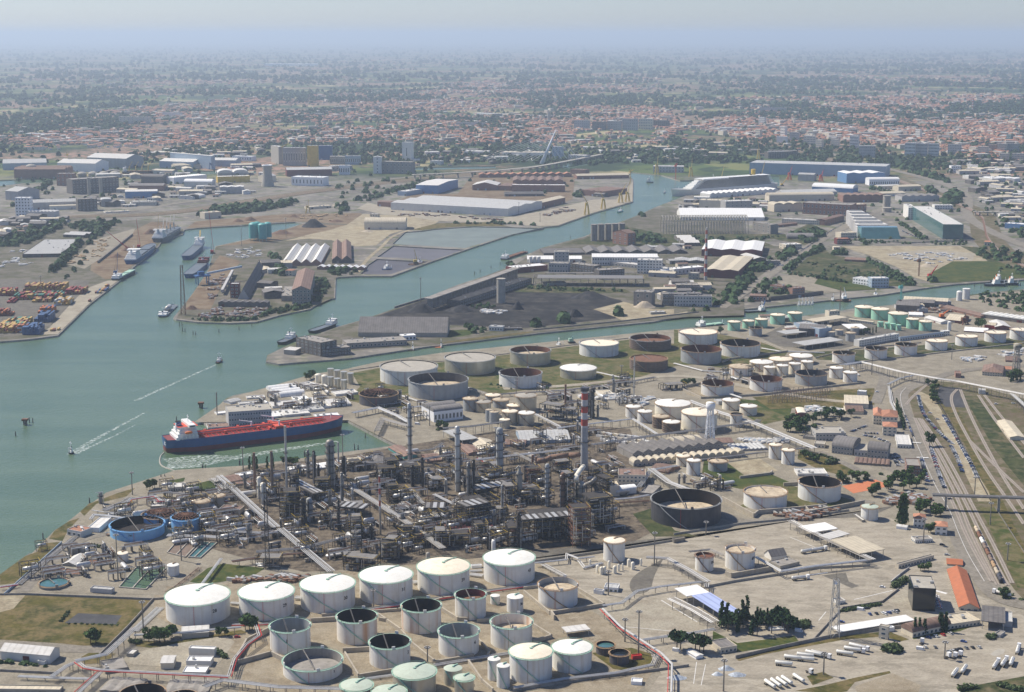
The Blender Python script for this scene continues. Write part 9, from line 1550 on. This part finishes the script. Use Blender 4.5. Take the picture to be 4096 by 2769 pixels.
for i,(k,pg,m,rim)in enumerate((('K',[(790,640),(910,502),(1110,505),(970,655)],S101,1),('K',[(1250,440),(1350,340),(1440,345),(1330,445)],S72,1),('K',[(1110,410),(1180,330),(1330,335),(1230,440)],S25,1),('K',[(280,550),(320,500),(560,530),(540,560)],S35,1),('K',[(550,480),(590,455),(770,460),(740,490)],S35,1))):
 reg(k);P=[pt(*q)for q in pg];c=sum(P,Vector())/4;t=thing('settling_basin',['twin green water basin beside the small white tank','pale green aeration basin','dark brown aeration basin beside the yellow pipe','rust-brown sludge basin nearest the shore','rust-brown square sludge basin behind the long one'][i],'basin',c)
 MB().use(m).sheet([(p.x-c.x,p.y-c.y,.8)for p in P]).build('water_surface',t)
 for a,b in zip(P,P[1:]+P[:1]):d=b-a;MB().use(S66).box(0,0,0,d.length,.7,1.6).build('side_wall',t,(a+d/2)-c,math.atan2(d.y,d.x))
 a,b=(P[0]+P[3])/2,(P[1]+P[2])/2;d=b-a;MB().use(S66).box(0,0,0,d.length,.8,1.5).build('dividing_wall',t,(a+d/2)-c,math.atan2(d.y,d.x))
tank('K',360,190,630,655,S115,S66,'round settling tank with scraper bridge beside the road',roof=S72,inner=S67,depth=.3,stair=False,name='settling_tank')
for c_,v_ in dict(box_yellow=(.50,.33,.10),box_brown=(.24,.09,.06),box_blue=(.06,.12,.24),box_orange=(.50,.16,.05),box_white=(.55,.55,.52),box_green=(.08,.25,.18),box_red=(.32,.05,.05)).items():mat(c_,v_,.6,var=.12,scale=.6,stripes=(.6,.25),rnd=.15,dirt=(.25,.18,.12),dirt_amt=.25)
def box(m):t=tag(MB().use(m).box(0,0,0,12.2,2.45,2.6).build('shipping_container'),m[4:]+' container',S159);return t
reg('D');dq=pt(785,875)-pt(385,1235);QA=math.atan2(dq.y,dq.x);rr=random.Random(3);BQ=[]
for u,v,nx,ny,lv,cs_,wh in((190,925,3,23,4,'yellow yellow brown','in the back block'),(130,975,3,26,3,'brown yellow green red','in the wide mixed block'),(395,1010,3,8,3,'yellow yellow white','in the tall yellow block'),(470,940,3,10,3,'red brown yellow','near the coaster'),(15,1190,3,8,3,'yellow yellow brown','in the low front block'),(60,1150,5,12,3,'yellow yellow brown green','in the yellow front block'),(190,1200,3,8,4,'blue blue','in the blue front stack'),(265,1120,3,8,4,'blue blue','in the blue stack by the road'),(275,1070,2,8,3,'blue orange','in the mixed blue stack'),(115,1210,1,7,4,'white orange brown','in the white and orange stack'),(-20,950,3,12,3,'red brown yellow','at the left frame edge'),(-30,1090,2,10,3,'orange brown','in the orange stack at the left frame edge'),(70,1005,2,4,2,'brown red','in the small stack behind the yellow front block'),(235,1000,2,10,2,'brown yellow','in the low middle row')):
 o0=pt(u,v);e1=dq.normalized();e2=Vector((e1.y,-e1.x,0));e2=e2 if e2.x>0 else-e2
 for i in range(nx):
  for j in range(ny):
   for l in range(max(1,lv-rr.choice([0,0,0,1,2]))):
    c_='box_'+rr.choice(cs_.split());p=o0+e1*(-12.9*i)+e2*(2.8*j);BQ.append((p.length-l*9,c_,p.x,p.y,.35+2.62*l,wh))
BQ.sort();q=MB()
for i,(_,c_,x,y,z,wh)in enumerate(BQ):
 if i<278:inst(c_,lambda:box(c_),(x,y,z),QA,c_[4:]+' shipping container '+wh,'containers '+wh)
 else:q.use(c_).box(x,y,z,12.2,2.45,2.6,QA)
tag(q.build('rear_containers'),kind=S102)
for u,v,n in((640,950,3),(665,935,4),(690,925,3),(705,905,2),(595,1005,1),(345,1200,2),(390,1195,1)):
 for i in range(n):p=pt(u,v);c_=['box_yellow','box_brown','box_blue'][(u+i)%3];inst(c_,lambda:box(c_),(p.x+i*3,p.y,.35),QA,c_[4:]+' container standing on the open quay','containers on the open quay')
def pile(kind):
 t=thing(['timber_stack','scrap_pile','crate_stack'][kind],'',[S81,'scrap','crates'][kind]);r2=random.Random(kind)
 for i in range(5):MB().use([[S81,S81],[S35,S39,S44,S41],[S52,S50,S57]][kind][i%(2,4,3)[kind]]).box(0,0,0,r2.uniform(3,8),r2.uniform(1.5,3),r2.uniform(1,2.6)).build(['bundle','scrap_piece','crate'][kind],t,(r2.uniform(-4,4),-4+i*2,0),r2.uniform(-.2,.2)if kind!=1 else r2.uniform(0,3))
 return t
for k,pg,n,kd,wh in(('D',[(450,760),(620,600),(760,560),(640,740)],26,0,'on the left timber yard'),('D',[(1380,880),(1500,820),(1480,960),(1400,1000)],24,1,'beside the inclined conveyor'),('D',[(1300,1060),(1780,1050),(1750,1110),(1350,1120)],46,1,'on the pier scrap yard'),('D',[(1450,690),(1640,640),(1800,690),(1600,720)],24,2,'on the pier middle'),('D',[(1780,900),(1860,900),(1850,960),(1780,960)],8,0,'beside the brick hall'),('D',[(60,640),(220,690),(200,760),(0,780)],20,2,'on the left storage yard'),('I',[(1480,60),(1780,20),(1850,90),(1660,100)],46,1,'in the canal scrap yard'),('J',[(1400,80),(1560,20),(1700,60),(1560,90)],40,1,'in the scrap yard by the avenue'),('J',[(600,170),(900,130),(1150,125),(900,190)],22,1,'along the terminal wall'),('K',[(1480,600),(1700,580),(2080,560),(2000,600)],14,1,'behind tank 29'),('F',[(1350,690),(1900,680),(1950,730),(1700,760)],46,2,'on the building site'),('H',[(1600,400),(1900,380),(2250,430),(2000,450)],34,2,'in the yard behind the cream tanks'),('I',[(860,700),(1130,720),(1100,745),(870,740)],16,2,'beside the fire station'),('I',[(400,930),(760,930),(700,960),(480,945)],24,2,'behind the ribbed roof'),('E',[(350,410),(1100,460),(1100,470),(400,440)],34,1,'in front of the steel warehouse'),('E',[(1300,450),(1560,370),(1600,400),(1400,440)],24,1,'on the steel quay'),('D',[(1900,440),(2324,420),(2324,480),(2100,470)],16,0,'on the ore bank'),('I',[(1850,400),(2324,330),(2324,370),(1950,410)],20,2,'below the diagonal tank row'),('E',[(960,1060),(1130,1070),(1130,1090),(980,1085)],14,2,'in the coal yard')):
 c=0;xs=[p[0]for p in pg];ys=[p[1]for p in pg]
 while c<n:
  u,v=rr.uniform(min(xs),max(xs)),rr.uniform(min(ys),max(ys))
  if not inside((u,v),pg):continue
  c+=1;reg(k);p=pt(u,v);inst(('pile',kd),lambda:pile(kd),(p.x,p.y,gz(p)),rr.uniform(0,3),['stack of pale timber ','heap of rusty scrap ','stack of crates and drums '][kd]+wh,['timber ','scrap ','crates '][kd]+wh,rr.uniform(.6,1.3))
def gantry():t=thing('switchgear','','switchgear');MB().use(S39).box(-3,0,0,.3,.3,7).box(3,0,0,.3,.3,7).box(0,0,6.8,6.6,.3,.3).build(S114,t);[MB().use(S54).cyl(x,1.5,0,.25,4.5,6).build('insulator',t)for x in(-2,0,2)];return t
for i in range(48):
 f,g=divmod(i,12);reg('I');p=pt(640+g*32+f*14,690-f*22-g*1.2);inst('gantry',gantry,(p.x,p.y,.3),.2,'steel switchgear frame in the substation','switchgear frames in the substation')
# a label of its own for each repeated thing, from its nearest landmark
LM=[];DU={};cnt={}
tops=[o for o in C.objects if o.parent is None and S16 in o.keys()]
for o in tops:cnt.setdefault(o[S16],[]).append(o)
for o in tops:
 if len(cnt[o[S16]])==1 and len(o[S16].split())<11 and o[S17]not in('car',S159,'pipe rack','wall','fence'):LM.append((o.location.x,o.location.y,o[S16]))
LX=np.array([(a,b)for a,b,_ in LM]);used=set(cnt)
for lb,os_ in cnt.items():
 if len(os_)<2 or os_[0][S17]in(S159,S132):continue
 g=os_[0].get('group','');n=0
 while n<min(len(lb),len(g))and lb[-1-n]==g[-1-n]:n+=1
 wh=lb[len(lb)-n:];wh=wh[wh.find(' ')+1:]if wh and wh[0]!=' 'and n<len(lb)and lb[len(lb)-n-1]!=' 'else wh.strip();b=lb[:len(lb)-len(wh)].strip()if wh else lb
 if len(b.split())<2:b=lb
 for o in os_:
  d=np.hypot(LX[:,0]-o.location.x,LX[:,1]-o.location.y)
  for j in np.argsort(d)[:40]:
   if d[j]>160 and d[j]>.09*o.location.length:break
   t=b+' near the '+LM[j][2]
   if t not in used and len(t.split())<=16:o[S16]=t;used.add(t);break
